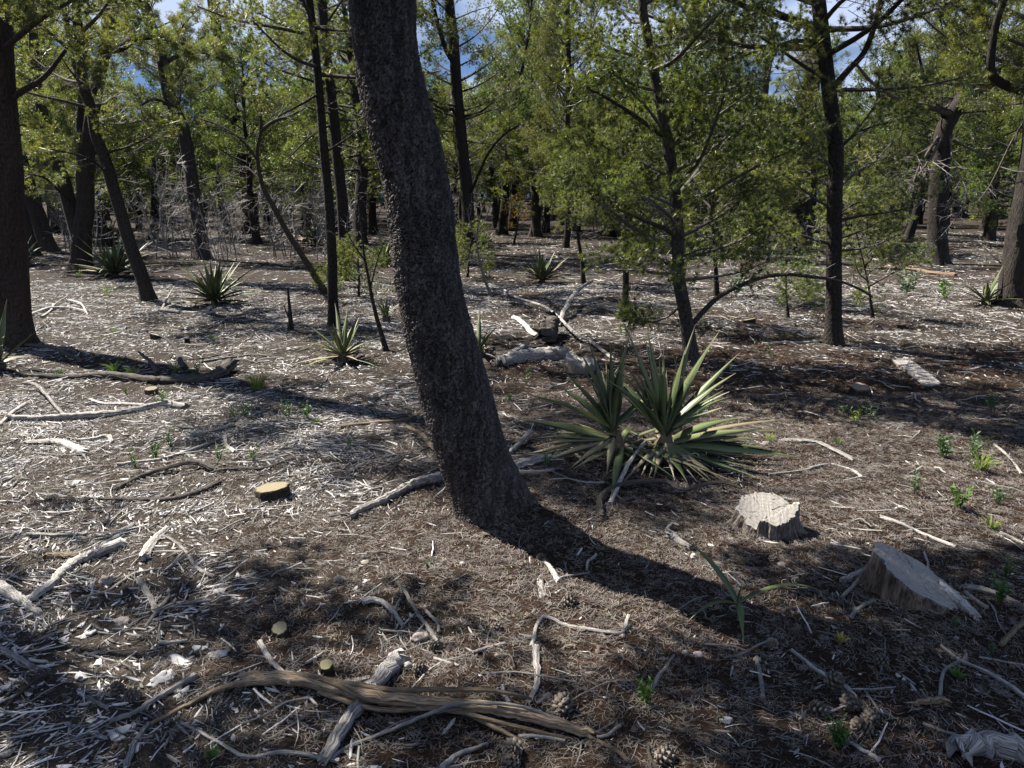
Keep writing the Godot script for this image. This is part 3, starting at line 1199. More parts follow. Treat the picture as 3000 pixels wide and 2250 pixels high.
func slab(label: String, rim: Array, thick: float) -> void:   # a flat broken piece of wood
	var mid := Vector3.ZERO
	for p in rim:
		mid += p
	mid /= rim.size()
	rng.seed = int(absf(mid.x * 1000.0)) + 7
	var g := Geo.new()
	var edge := []
	for k in rim.size():
		var a: Vector3 = rim[k]
		var b: Vector3 = rim[(k + 1) % rim.size()]
		for j in 6:
			var p := a.lerp(b, j / 6.0) - mid
			edge.append(p * rr(0.93, 1.07) + Vector3(0, thick * rr(0.55, 1.15), 0))
	var n := edge.size()
	var rings := 6
	for j in rings + 1:
		var s := float(j) / rings
		for k in n:
			var p: Vector3 = edge[k] * Vector3(s, 1, s)
			p.y = lerpf(thick * 0.85, edge[k].y, s) + 0.1 * thick * n_fine.get_noise_2d(p.x * 900.0, p.z * 160.0)
			var q := 0.85 + 0.4 * n_fine.get_noise_2d(p.x * 1400.0, p.z * 220.0)
			g.vert(p, Color(0.42 * q, 0.40 * q, 0.38 * q), Vector2(p.x * 8.0, p.z * 3.0))
	for j in rings:
		for k in n:
			var a := j * n + k
			var b := j * n + (k + 1) % n
			g.tri(a, b, b + n)
			g.tri(a, b + n, a + n)
	var low := g.v.size()
	for k in n:
		g.vert(edge[k], Color(0.34, 0.30, 0.27), Vector2(k * 0.3, 0))
		g.vert(edge[k] * Vector3(0.96, 0, 0.96) + Vector3(0, -0.015, 0), Color(0.20, 0.165, 0.14), Vector2(k * 0.3, 0.1))
	for k in n:
		var a := low + k * 2
		var b := low + ((k + 1) % n) * 2
		g.tri(a, a + 1, b + 1)
		g.tri(a, b + 1, b)
	whole("wood_piece", g.mesh(mat.wood), label, "wood", on_ground(mid))


func lay_cone(label: String, at: Vector3, size: float, number: int) -> void:
	var o := whole("pine_cone", cone_mesh(number), label, "pine cone", on_ground(at, 0.012 * size), "open pine cones on the ground")
	rng.seed = number
	o.rotation = Vector3(rr(0.5, 1.7), rr(0, TAU), rr(-0.4, 0.4))
	o.scale = Vector3.ONE * size * 0.68


func brush_mesh(number: int, stems: int, high: float) -> Geo:   # leafless grey oak brush
	rng.seed = number
	var g := Geo.new()
	for k in stems:
		var a := rr(0, TAU)
		var base := Vector3(cos(a), 0, sin(a)) * rr(0.05, 0.55)
		var d := Vector3(cos(a) * rr(0.05, 0.4), 1.0, sin(a) * rr(0.05, 0.4)).normalized()
		var q := rr(0.10, 0.26)
		var col := Color(q, q * 0.95, q * 0.92)
		var p := [base]
		var at := base
		var h := high * rr(0.6, 1.05)
		for j in 5:
			d = (d + Vector3(rr(-0.22, 0.22), 0.1, rr(-0.22, 0.22))).normalized()
			at += d * h / 5.0
			p.append(at)
			for e in 4:
				var sd := (d * 0.5 + any_way()).normalized()
				var l := rr(0.2, 0.55)
				var m := at + sd * l * 0.5 + any_way() * 0.06
				var w := 0.0065
				g.tube(PackedVector3Array([at, m, m + (sd + any_way() * 0.5).normalized() * l * 0.5]), PackedFloat32Array([w, w * 0.8, w * 0.5]), 3, col)
				for u in 3:
					var f := (sd + any_way()).normalized() * rr(0.1, 0.25)
					g.tube(PackedVector3Array([m, m + f * 0.6 + any_way() * 0.02, m + f]), PackedFloat32Array([w * 0.6, w * 0.5, w * 0.35]), 3, col)
		g.tube(smooth_path(p, 2), PackedFloat32Array([0.016, 0.015, 0.014, 0.013, 0.012, 0.011, 0.010, 0.009, 0.008, 0.007, 0.006]), 5, col * 0.8)
	return g


func far_things() -> void:
	# the bare thicket at left
	var protos := []
	for k in 3:
		var g := brush_mesh(1001 + k, 7, 2.3)
		protos.append(g.mesh(mat.twig, false))
	var spots := [Vector3(-7.4, 0, -19), Vector3(-9.0, 0, -20), Vector3(-6.0, 0, -20.5), Vector3(-8.2, 0, -22), Vector3(-10.5, 0, -22.5), Vector3(-5.2, 0, -23), Vector3(-12.0, 0, -21), Vector3(-7.0, 0, -25), Vector3(-9.6, 0, -26), Vector3(-4.6, 0, -19.4), Vector3(-13.6, 0, -24.0), Vector3(-11.4, 0, -27.0), Vector3(-3.2, 0, -27.5), Vector3(-2.0, 0, -31.0), Vector3(-5.6, 0, -30.0), Vector3(1.2, 0, -33.0), Vector3(3.4, 0, -31.0), Vector3(5.2, 0, -35.0), Vector3(-7.6, 0, -32.5), Vector3(8.6, 0, -33.5)]
	var words := ["bare grey brush behind the ragged juniper", "bare grey brush left of the ragged juniper", "bare grey brush right of the ragged juniper", "bare brush deeper in the thicket at its middle", "bare brush at the thicket's left, behind the forked pinyon", "bare brush at the thicket's right rear", "bare brush beside the black juniper", "far bare brush behind the thicket's right half", "far bare brush behind the thicket's centre", "low bare brush at the thicket's right front edge", "bare brush far behind the bent grey pinyon", "deepest bare brush at the thicket's left rear", "far bare brush just left of the leaning trunk", "farthest bare brush beside the leaning trunk", "far bare brush behind the small leaning trunk", "far bare brush right of the low-forked pinyon", "far bare brush behind the slim pinyon", "farthest bare brush behind the young pine", "farthest bare brush behind the ragged juniper", "farthest bare brush left of the lichened trunk"]
	for k in spots.size():
		rng.seed = 1100 + k
		var o := whole("bare_shrub", protos[k % 3], words[k], "shrub", on_ground(spots[k]), "leafless grey brush in the thicket")
		o.rotation.y = rr(0, TAU)
		o.scale = Vector3.ONE * rr(0.8, 1.15)
	# the wood beyond the clearing
	var kinds := ["pine", "juniper", "pine", "juniper", "pine", "juniper", "pine"]
	var source := []
	for k in kinds.size():
		var lean := Vector3(0.25 * sin(k * 2.0), 2.0, 0.2 * cos(k * 3.0))
		var t := begin_tree(kinds[k], [Vector3(0, -0.1, 0), Vector3.ZERO, lean * 0.5 + Vector3(0.05, 0, 0), lean], 0.17 + 0.02 * (k % 3), 0.13, [7.2, 5.4, 6.2, 6.0, 8.0, 4.6, 5.0][k], 1200 + k, true)
		t.bark = Color(0.046, 0.041, 0.037) if k % 2 == 0 else Color(0.066, 0.059, 0.053)
		t.tone = [Color(0.116, 0.157, 0.049), Color(0.123, 0.160, 0.049), Color(0.102, 0.145, 0.052), Color(0.142, 0.171, 0.049), Color(0.123, 0.167, 0.061), Color(0.131, 0.162, 0.043), Color(0.138, 0.186, 0.064)][k]
		var high: float = t.height
		crown(t, [1.7, 1.2, 1.3, 1.6, 2.2, 0.9, 0.5][k], high - 0.1, [1.9, 1.9, 1.7, 2.1, 2.0, 1.8, 1.6][k], 46, 0.84, 1.0)
		var o := end_tree(t, "pinyon_tree" if k % 2 == 0 else "juniper_tree", "", "tree", Vector3.ZERO, "trees of the wood beyond the clearing")
		source.append(o)
	rng.seed = 1300
	var placed := 0
	var seen := {}
	var tries := 0
	while placed < 265 and tries < 4000:
		tries += 1
		var z := 20.0 + 56.0 * rng.randf()
		var x := rr(-1.0, 1.0) * (0.76 * z + 2.0)
		var open := false
		for q in marks_of_trees:
			if Vector2(q.x - x, q.y + z).length() < 2.0:
				open = true
		if open:
			continue
		if z < 28.0 and absf(x / z) < 0.09:
			continue
		if z < 24.0 and rng.randf() < 0.6:
			continue
		marks_of_trees.append(Vector2(x, -z))
		var k := rng.randi() % source.size()
		var o: Node3D = source[k]
		if seen.has(k):
			o = source[k].duplicate()
			o.name = numbered(str(source[k].name).rstrip("_0123456789"))
			add_child(o)
		seen[k] = true
		o.position = on_ground(Vector3(x, 0, -z))
		o.rotation.y = rr(0, TAU)
		o.scale = Vector3.ONE * rr(0.82, 1.22)
		o.set_meta("label", far_label(k, o.position, o.scale.x))
		placed += 1
	for k in source.size():
		if not seen.has(k):
			source[k].free()


var marks_of_trees: Array = []


func far_label(k: int, p: Vector3, size: float) -> String:
	var look: String = ["tall pinyon", "round juniper", "spreading pinyon", "yellowish juniper", "lofty pinyon", "low juniper", "bushy pinyon"][k]
	var where := p.x / -p.z
	var marks_far := [[-0.62, "the bent grey pinyon"], [-0.50, "the black juniper"], [-0.40, "the thicket's left end"], [-0.30, "the ragged juniper"], [-0.20, "the crooked juniper"], [-0.11, "the paired pinyons"], [-0.02, "the leaning trunk"], [0.05, "the low-forked pinyon"], [0.14, "the slim pinyon"], [0.25, "the young pine"], [0.36, "the shaded thick trunk"], [0.46, "the lichened trunk"], [0.56, "the drooping-twig juniper"], [0.68, "the fluted juniper"]]
	var name_of := "the clearing"
	var least := 9.0
	for m in marks_far:
		if absf(m[0] - where) < least:
			least = absf(m[0] - where)
			name_of = m[1]
	for m in marks_far:
		if m[1] == name_of:
			name_of = ("left of " if where < m[0] - 0.012 else "right of " if where > m[0] + 0.012 else "directly behind ") + name_of
	var deep := "first rank" if p.z > -27.0 else "second rank" if p.z > -36.0 else "middle depth" if p.z > -46.0 else "far depth" if p.z > -58.0 else "farthest depth"
	return "%s%s in the %s %s" % ["stunted " if size < 0.92 else "large " if size > 1.12 else "", look, deep, name_of]


func loose_sticks() -> void:   # dead sticks that lie singly on the litter and the soil
	rng.seed = 1500
	var size_words := ["short", "thin", "crooked", "bleached", "stubby", "long thin"]
	for k in 270:
		var p := scatter_spot(1.75, 9.5)
		if rng.randf() > 0.25 + 0.75 * litter_at(p.x, p.z):
			p = scatter_spot(1.75, 5.0)
		var a := rr(0, PI)
		var long := rr(0.07, 0.30) * (1.0 + 0.06 * absf(p.z))
		var d := Vector3(cos(a), 0, sin(a))
		var pts := [p - d * long * 0.5]
		var n := 3
		for j in n:
			d = d.rotated(Vector3.UP, rr(-0.45, 0.45))
			var q: Vector3 = pts[-1] + d * long / n
			q.y = rr(0.0, 0.018)
			pts.append(q)
		var r := rr(0.0025, 0.0065) * (1.0 + 0.07 * absf(p.z))
		var tone: String = ["grey", "pale", "pale", "grey", "dark", "pale"][rng.randi() % 6]
		var forks := []
		if rng.randf() < 0.3:
			var b: Vector3 = pts[1]
			var fd := d.rotated(Vector3.UP, rr(0.5, 1.1) * (1.0 if rng.randf() < 0.5 else -1.0))
			forks.append([b, b + fd * long * 0.22, b + fd * long * 0.42 + Vector3(0, rr(0, 0.03), 0)])
		var look: String = "long" if long > 0.36 else "stubby" if r > 0.0085 else "forked" if forks.size() else "crooked" if k % 3 == 0 else "short"
		var flat: Vector3 = pts[-1] - pts[0]
		var lie: String = "crosswise" if absf(flat.z) < absf(flat.x) * 0.35 else "pointing away" if absf(flat.x) < absf(flat.z) * 0.35 else "slanting right" if flat.x * flat.z < 0.0 else "slanting left"
		stick("dead_stick", "%s %s stick %s %s" % [look, tone, lie, near_what(p)], pts, r, r * rr(0.4, 0.8), tone, forks)
		var o: Node3D = get_child(get_child_count() - 1)
		o.set_meta("group", "loose dead sticks on the clearing floor")


func _ready() -> void:
	var cam := Camera3D.new()
	cam.name = "camera"
	cam.position = WATCH
	cam.rotation_degrees = Vector3(-14.2, 0, 0)
	cam.fov = 54.4
	cam.far = 400.0
	add_child(cam)
	var env := Environment.new()
	env.background_mode = Environment.BG_SKY
	env.tonemap_mode = Environment.TONE_MAPPER_LINEAR
	env.tonemap_exposure = 3.7
	env.sdfgi_enabled = true
	env.ssao_enabled = true
	env.ssil_enabled = true
	var air := ProceduralSkyMaterial.new()
	air.sky_top_color = Color(0.38, 0.60, 0.92)
	air.sky_horizon_color = Color(0.55, 0.74, 0.95)
	air.sky_curve = 0.12
	air.ground_bottom_color = Color(0.16, 0.14, 0.12)
	air.ground_horizon_color = Color(0.30, 0.28, 0.25)
	air.sky_energy_multiplier = 1.0
	air.sky_cover = sky_cover()
	air.sky_cover_modulate = Color(1, 1, 1, 1)
	var sky := Sky.new()
	sky.sky_material = air
	env.sky = sky
	env.background_energy_multiplier = 0.15
	var world := WorldEnvironment.new()
	world.name = "world"
	world.environment = env
	add_child(world)
	var sun := DirectionalLight3D.new()
	sun.name = "sun"
	sun.light_color = Color(1.0, 0.975, 0.93)
	sun.light_energy = 1.6
	sun.light_angular_distance = 0.5
	sun.shadow_enabled = true
	var high := deg_to_rad(50.0)
	var toward := Vector3(-0.83 * cos(high), sin(high), -0.56 * cos(high))   # where the sun stands: beyond, to the left
	sun.look_at_from_position(toward * 50.0, Vector3.ZERO)
	add_child(sun)

	make_materials()
	make_ground()
	make_sprays()
	var t: Dictionary
	var root: Node3D
	var g: Geo
	marks.append([Vector3(-0.11, 0, -3.584), "the leaning trunk"])
	marks.append([Vector3(0.919, 0, -4.468), "the two-headed yucca"])
	marks.append([Vector3(1.254, 0, -3.365), "the stepped grey stump"])
	marks.append([Vector3(1.66, 0, -2.722), "the slanting grey stump"])
	marks.append([Vector3(-1.343, 0, -3.93), "the pale sawn stump"])
	marks.append([Vector3(-2.986, 0, -6.002), "the small round stump"])
	marks.append([Vector3(-1.683, 0, -7.359), "the yucca on a raised root"])
	marks.append([Vector3(0.616, 0, -7.251), "the broken log"])
	marks.append([Vector3(-0.301, 0, -2.029), "the split juniper log"])
	marks.append([Vector3(0.908, 0, -2.686), "the drooping yucca"])
	marks.append([Vector3(-4.622, 0, -11.599), "the big yucca in the sun"])
	marks.append([Vector3(3.536, 0, -8.078), "the straight lichened trunk"])
	marks.append([Vector3(-5.483, 0, -8.078), "the reddish trunk"])
	marks.append([Vector3(2.955, 0, -6.155), "the brown round stump"])
	marks.append([Vector3(-2.778, 0, -5.333), "the long grey branch"])
	marks.append([Vector3(1.718, 0, -7.044), "the young pine"])
	marks.append([Vector3(-1.171, 0, -2.319), "the fallen bark plates"])
	marks.append([Vector3(0.574, 0, -14.536), "the sunlit yucca"])
	marks.append([Vector3(-1.826, 0, -2.951), "the crumbling pale branch"])
	leaning_trunk(on_ground(Vector3(-0.096, 0, -3.572)), [Vector3(0, -0.12, 0), Vector3(-0.01, 0, 0), Vector3(-0.047, 0.133, 0), Vector3(-0.101, 0.284, 0), Vector3(-0.141, 0.431, 0), Vector3(-0.196, 0.636, 0), Vector3(-0.25, 0.87, 0), Vector3(-0.291, 1.096, 0), Vector3(-0.316, 1.316, 0), Vector3(-0.323, 1.434, 0), Vector3(-0.351, 1.644, 0), Vector3(-0.4, 1.847, 0), Vector3(-0.451, 2.104, 0), Vector3(-0.472, 2.369, 0), Vector3(-0.473, 2.534, 0)], [0.197, 0.182, 0.171, 0.166, 0.166, 0.163, 0.156, 0.146, 0.141, 0.142, 0.142, 0.140, 0.130, 0.133, 0.129], "thick leaning pinyon trunk with scaly grey bark in the middle of the clearing")
	t = begin_tree("pine", [Vector3(0, -0.06, 0), Vector3(0, 0, 0), Vector3(0.165, 1.224, 0), Vector3(0.284, 2.385, 0), Vector3(0.394, 3.465, 0)], 0.255, 0.199, 8.20, 1, false)
	t.bark = Color(0.075, 0.062, 0.055)
	limb(t, [Vector3(0.314, 2.452, 0), Vector3(0.575, 2.607, 0), Vector3(0.857, 2.761, 0), Vector3(1.115, 3.021, 0)], 0.041, 0.018, 0.0, 0.0)
	limb(t, [Vector3(0.399, 2.956, 0), Vector3(0.925, 3.159, 0.267), Vector3(1.365, 3.264, 0.533), Vector3(1.824, 3.355, 0.8)], 0.031, 0.010, 0.95, 1.2)
	crown(t, 5.4, 8.1, 1.4, 24, 0.95, 1.3)
	end_tree(t, "pinyon_tree", "stout reddish pinyon trunk cut by the left edge of the view", "tree", on_ground(Vector3(-5.584, 0, -8.078)), "")
	t = begin_tree("pine", [Vector3(0, -0.06, 0), Vector3(0, 0, 0), Vector3(-0.135, 0.847, 0), Vector3(-0.297, 1.74, 0), Vector3(-0.442, 2.616, 0), Vector3(-0.535, 3.23, 0), Vector3(-0.547, 4.314, 0)], 0.226, 0.173, 7.60, 2, false)
	t.bark = Color(0.075, 0.068, 0.062)
	crown(t, 2.4, 7.5, 1.7, 30, 0.9, 0.8)
	end_tree(t, "pinyon_tree", "grey pinyon trunk bending left beside the reddish trunk", "tree", on_ground(Vector3(-13.333, 0, -21.77)), "")
	t = begin_tree("juniper", [Vector3(0, -0.06, 0), Vector3(0, 0, 0), Vector3(0.125, 0.684, 0), Vector3(0.229, 1.15, 0)], 0.212, 0.164, 5.20, 3, false)
	t.bark = Color(0.06, 0.052, 0.047)
	limb(t, [Vector3(0.093, 0.59, 0), Vector3(-0.031, 1.055, -0.067), Vector3(-0.186, 1.885, -0.133), Vector3(-0.347, 2.521, -0.2), Vector3(-0.484, 3.237, -0.267), Vector3(-0.5, 4.287, -0.333), Vector3(-0.453, 5.144, -0.4)], 0.164, 0.077, 0.9, 0.9)
	limb(t, [Vector3(0.171, 0.871, 0), Vector3(0.318, 1.18, 0.05), Vector3(0.548, 2.503, 0.1), Vector3(0.882, 3.535, 0.15), Vector3(1.223, 4.403, 0.2), Vector3(1.481, 5.161, 0.25), Vector3(1.64, 5.854, 0.3)], 0.145, 0.097, 0.9, 0.8)
	limb(t, [Vector3(1.106, 4.314, 0), Vector3(1.468, 4.305, 0.15), Vector3(1.899, 4.466, 0.3), Vector3(2.574, 4.398, 0.45), Vector3(3.137, 4.195, 0.6)], 0.087, 0.029, 0.95, 1.5)
	limb(t, [Vector3(0.759, 3.425, 0), Vector3(0.454, 3.6, 0.3), Vector3(0.107, 3.355, 0.6), Vector3(-0.176, 3.401, 0.9)], 0.048, 0.019, 0.95, 1.4)
	limb(t, [Vector3(0.347, 1.792, 0), Vector3(1.005, 1.878, 0.25), Vector3(1.668, 1.786, 0.5)], 0.029, 0.010, 0.1, 0.8)
	limb(t, [Vector3(-0.034, 1.427, 0), Vector3(-0.226, 1.876, 0.35), Vector3(-0.36, 1.956, 0.7)], 0.029, 0.010, 0.2, 0.8)
	end_tree(t, "juniper_tree", "black juniper with two limbs forming a narrow V", "tree", on_ground(Vector3(-8.99, 0, -15.672)), "")
	t = begin_tree("pine", [Vector3(0, -0.06, 0), Vector3(0, 0, 0), Vector3(-0.08, 0.419, 0), Vector3(-0.181, 0.824, 0), Vector3(-0.305, 1.519, 0), Vector3(-0.392, 2.079, 0), Vector3(-0.498, 2.476, 0), Vector3(-0.516, 2.847, 0), Vector3(-0.587, 3.168, 0), Vector3(-0.561, 3.689, 0), Vector3(-0.54, 4.302, 0)], 0.102, 0.062, 6.60, 4, false)
	t.bark = Color(0.06, 0.054, 0.048)
	limb(t, [Vector3(-0.513, 2.918, 0), Vector3(-0.625, 3.035, -0.06), Vector3(-0.732, 3.439, -0.12), Vector3(-0.804, 3.929, -0.18), Vector3(-0.857, 4.358, -0.24), Vector3(-0.883, 4.74, -0.3)], 0.051, 0.033, 0.9, 0.8)
	limb(t, [Vector3(-0.349, 1.878, 0), Vector3(-0.444, 2.127, 0.4), Vector3(-0.725, 2.232, 0.8)], 0.022, 0.007, 0.5, 1.0)
	limb(t, [Vector3(-0.43, 2.213, 0), Vector3(0.227, 2.323, 0.35), Vector3(0.742, 2.486, 0.7)], 0.022, 0.007, 0.6, 1.0)
	crown(t, 2.6, 6.4, 1.4, 26, 0.85, 1.0)
	end_tree(t, "pinyon_tree", "slender forked pinyon leaning left across the black juniper", "tree", on_ground(Vector3(-5.702, 0, -11.705)), "")
	t = begin_tree("juniper", [Vector3(0, -0.06, 0), Vector3(0, 0, 0), Vector3(-0.017, 0.672, 0), Vector3(-0.089, 1.496, 0), Vector3(-0.115, 2.04, 0), Vector3(-0.184, 3.173, 0), Vector3(-0.358, 3.727, 0), Vector3(-0.494, 4.274, 0), Vector3(-0.563, 4.983, 0), Vector3(-0.767, 5.867, 0), Vector3(-0.862, 6.209, 0)], 0.183, 0.122, 6.60, 5, false)
	t.bark = Color(0.08, 0.073, 0.067)
	limb(t, [Vector3(-0.476, 3.815, 0), Vector3(-0.758, 3.926, 0.267), Vector3(-0.994, 3.756, 0.533), Vector3(-1.536, 3.758, 0.8)], 0.049, 0.018, 0.2, 1.0)
	limb(t, [Vector3(-0.216, 3.095, 0), Vector3(-0.902, 2.969, 0.2), Vector3(-1.184, 2.735, 0.4), Vector3(-1.697, 2.448, 0.6)], 0.031, 0.012, 0.05, 1.0)
	limb(t, [Vector3(-0.521, 4.844, 0), Vector3(0.381, 5.014, 0.25), Vector3(1.135, 4.815, 0.5)], 0.055, 0.018, 0.95, 1.5)
	crown(t, 3.3, 6.5, 2.0, 30, 0.92, 1.1)
	end_tree(t, "juniper_tree", "ragged grey juniper trunk leaning left before the bare thicket", "tree", on_ground(Vector3(-8.147, 0, -19.962)), "")
	t = begin_tree("juniper", [Vector3(0, -0.06, 0), Vector3(0, 0, 0), Vector3(0.007, 2.305, 0), Vector3(-0.184, 4.403, 0), Vector3(-0.319, 5.584, 0), Vector3(-0.396, 6.742, 0), Vector3(-0.572, 7.592, 0), Vector3(-0.673, 8.431, 0), Vector3(-0.728, 8.977, 0)], 0.214, 0.175, 7.80, 6, false)
	t.bark = Color(0.044, 0.039, 0.035)
	crown(t, 3.0, 7.6, 2.3, 34, 0.93, 1.0)
	end_tree(t, "juniper_tree", "dark crooked juniper behind the big sunlit yucca", "tree", on_ground(Vector3(-11.001, 0, -31.955)), "")
	t = begin_tree("pine", [Vector3(0, -0.06, 0), Vector3(0, 0, 0), Vector3(0.004, 0.473, 0), Vector3(0.025, 0.82, 0), Vector3(0.022, 1.551, 0), Vector3(-0.001, 2.094, 0), Vector3(-0.014, 2.778, 0), Vector3(-0.036, 3.286, 0), Vector3(-0.068, 3.781, 0)], 0.065, 0.044, 6.00, 7, false)
	t.bark = Color(0.044, 0.039, 0.035)
	limb(t, [Vector3(-0.014, 2.778, 0), Vector3(-0.245, 2.601, 0.2), Vector3(-0.41, 2.479, 0.4)], 0.018, 0.006, 0.5, 1.0)
	limb(t, [Vector3(-0.001, 2.094, 0), Vector3(0.316, 2.319, -0.15), Vector3(0.525, 2.547, -0.3)], 0.015, 0.006, 0.4, 1.0)
	crown(t, 2.9, 5.9, 1.5, 26, 0.75, 1.0)
	end_tree(t, "pinyon_tree", "thin dark pinyon rising from behind the yucca on a root", "tree", on_ground(Vector3(-2.272, 0, -9.447)), "")
	t = begin_tree("pine", [Vector3(0, -0.06, 0), Vector3(0, 0, 0), Vector3(0.034, 1.103, 0), Vector3(-0.008, 2.189, 0), Vector3(-0.065, 3.392, 0), Vector3(-0.118, 4.166, 0), Vector3(-0.137, 4.919, 0)], 0.115, 0.089, 7.50, 8, false)
	t.bark = Color(0.044, 0.039, 0.035)
	limb(t, [Vector3(-0.061, 3.314, 0), Vector3(-0.424, 3.896, 0.25), Vector3(-0.816, 4.151, 0.5)], 0.031, 0.009, 0.85, 1.2)
	limb(t, [Vector3(-0.008, 2.189, 0), Vector3(0.643, 2.339, 0.25), Vector3(1.027, 2.561, 0.5)], 0.027, 0.009, 0.3, 1.0)
	limb(t, [Vector3(-0.039, 2.837, 0), Vector3(-0.442, 2.582, 0.2), Vector3(-0.832, 2.172, 0.4)], 0.022, 0.009, 0.2, 1.0)
	crown(t, 2.8, 7.4, 1.7, 32, 0.8, 1.0)
	end_tree(t, "pinyon_tree", "taller dark pinyon close behind the thin dark one", "tree", on_ground(Vector3(-3.205, 0, -14.375)), "")
	t = begin_tree("pine", [Vector3(0, -0.06, 0), Vector3(0, 0, 0), Vector3(-0.156, 0.313, 0), Vector3(-0.36, 0.675, 0), Vector3(-0.562, 1.024, 0), Vector3(-0.736, 1.391, 0), Vector3(-0.901, 1.752, 0), Vector3(-0.95, 2.227, 0), Vector3(-0.863, 2.576, 0), Vector3(-0.834, 2.919, 0), Vector3(-0.765, 3.144, 0), Vector3(-0.711, 3.103, 0)], 0.058, 0.019, 2.60, 9, false)
	t.bark = Color(0.085, 0.075, 0.06)
	limb(t, [Vector3(-0.87, 2.576, 0), Vector3(-0.675, 2.727, -0.067), Vector3(-0.432, 2.816, -0.133), Vector3(-0.184, 2.948, -0.2)], 0.035, 0.012, 0.12, 1.6)
	limb(t, [Vector3(-0.95, 2.142, 0), Vector3(-1.163, 2.453, 0.067), Vector3(-1.482, 2.654, 0.133), Vector3(-1.802, 2.77, 0.2)], 0.023, 0.008, 0.0, 1.6)
	limb(t, [Vector3(-0.905, 1.787, 0), Vector3(-1.219, 2.044, -0.2), Vector3(-1.605, 1.904, -0.4)], 0.019, 0.008, 0.0, 1.4)
	limb(t, [Vector3(-0.838, 2.872, 0), Vector3(-1.007, 3.048, -0.05), Vector3(-1.232, 3.156, -0.1)], 0.015, 0.008, 0.0, 1.0)
	end_tree(t, "dead_sapling", "thin crooked bare sapling bowing left of the dark pinyons", "tree", on_ground(Vector3(-3.095, 0, -12.381)), "")
	t = begin_tree("pine", [Vector3(0, -0.06, 0), Vector3(0, 0, 0), Vector3(-0.031, 1.451, 0), Vector3(-0.14, 2.684, 0), Vector3(-0.246, 3.882, 0), Vector3(-0.303, 4.851, 0), Vector3(-0.371, 5.797, 0), Vector3(-0.441, 6.545, 0)], 0.190, 0.131, 7.40, 10, false)
	t.bark = Color(0.044, 0.039, 0.035)
	limb(t, [Vector3(-0.301, 4.966, 0), Vector3(-0.522, 5.297, 0.075), Vector3(-0.688, 5.768, 0.15), Vector3(-0.856, 6.493, 0.225), Vector3(-0.879, 7.124, 0.3)], 0.079, 0.046, 0.9, 1.0)
	limb(t, [Vector3(-0.297, 3.835, 0), Vector3(-0.608, 3.841, 0.167), Vector3(-0.79, 3.882, 0.333), Vector3(-1.13, 4.208, 0.5)], 0.052, 0.020, 0.3, 1.0)
	limb(t, [Vector3(-0.003, 1.614, 0), Vector3(0.169, 1.858, 0.3), Vector3(0.564, 2.654, 0.6), Vector3(1.012, 3.136, 0.9), Vector3(1.372, 3.317, 1.2)], 0.046, 0.020, 0.25, 1.2)
	limb(t, [Vector3(-0.251, 3.622, 0), Vector3(0.385, 3.784, 0.15), Vector3(0.763, 4.06, 0.3)], 0.046, 0.020, 0.9, 1.2)
	crown(t, 3.0, 7.3, 1.9, 30, 0.75, 0.75)
	end_tree(t, "pinyon_tree", "dark pinyon with a low fork just right of the leaning trunk", "tree", on_ground(Vector3(-1.206, 0, -21.418)), "")
	t = begin_tree("pine", [Vector3(0, -0.06, 0), Vector3(0, 0, 0), Vector3(0.055, 1.298, 0), Vector3(0.152, 2.251, 0), Vector3(-0.119, 3.496, 0)], 0.142, 0.100, 4.60, 11, false)
	t.bark = Color(0.044, 0.039, 0.035)
	crown(t, 2.0, 4.5, 1.2, 18, 0.8, 0.9)
	end_tree(t, "pinyon_tree", "leaning dark stem crossing low behind the forked pinyon", "tree", on_ground(Vector3(-1.835, 0, -27.375)), "")
	t = begin_tree("juniper", [Vector3(0, -0.06, 0), Vector3(0, 0, 0), Vector3(0.156, 2.056, 0), Vector3(0.065, 4.183, 0), Vector3(-0.001, 7.599, 0), Vector3(0.062, 9.238, 0)], 0.181, 0.136, 7.40, 12, false)
	t.bark = Color(0.05, 0.044, 0.04)
	t.tone = Color(0.26, 0.175, 0.02)
	limb(t, [Vector3(0.021, 4.183, 0), Vector3(0.497, 5.402, 0.267), Vector3(0.917, 6.382, 0.533), Vector3(1.013, 6.743, 0.8)], 0.102, 0.034, 1.0, 2.0)
	t.tone = Color(0.26, 0.175, 0.02)
	limb(t, [Vector3(0.021, 4.392, 0), Vector3(-0.366, 5.164, 0.6), Vector3(-0.568, 6.098, 1.2)], 0.079, 0.034, 1.0, 2.0)
	t.tone = Color(0.26, 0.175, 0.02)
	limb(t, [Vector3(0.066, 3.762, 0), Vector3(-0.695, 4.358, 0.45), Vector3(-1.217, 5.034, 0.9)], 0.068, 0.023, 1.0, 1.6)
	t.tone = Color(0.26, 0.175, 0.02)
	limb(t, [Vector3(0.065, 3.973, 0), Vector3(0.93, 4.77, 0.45), Vector3(1.446, 5.336, 0.9)], 0.068, 0.023, 1.0, 1.6)
	t.tone = Color(0.14, 0.16, 0.06)
	crown(t, 4.6, 7.3, 1.7, 24, 0.95, 1.0)
	end_tree(t, "juniper_tree", "juniper with mustard yellow sprays beyond the clearing", "tree", on_ground(Vector3(0.023, 0, -37.281)), "")
	t = begin_tree("pine", [Vector3(0, -0.06, 0), Vector3(0, 0, 0), Vector3(0.058, 0.745, 0), Vector3(0.023, 1.888, 0), Vector3(-0.015, 3.228, 0), Vector3(-0.005, 4.914, 0), Vector3(-0.084, 7.027, 0)], 0.101, 0.072, 7.00, 13, false)
	t.tone = Color(0.123, 0.14, 0.043)
	t.bark = Color(0.044, 0.039, 0.035)
	crown(t, 1.6, 6.9, 1.7, 46, 0.92, 1.2)
	end_tree(t, "pinyon_tree", "slim upright pinyon with bright crown behind the sunlit yucca", "tree", on_ground(Vector3(1.666, 0, -23.507)), "")
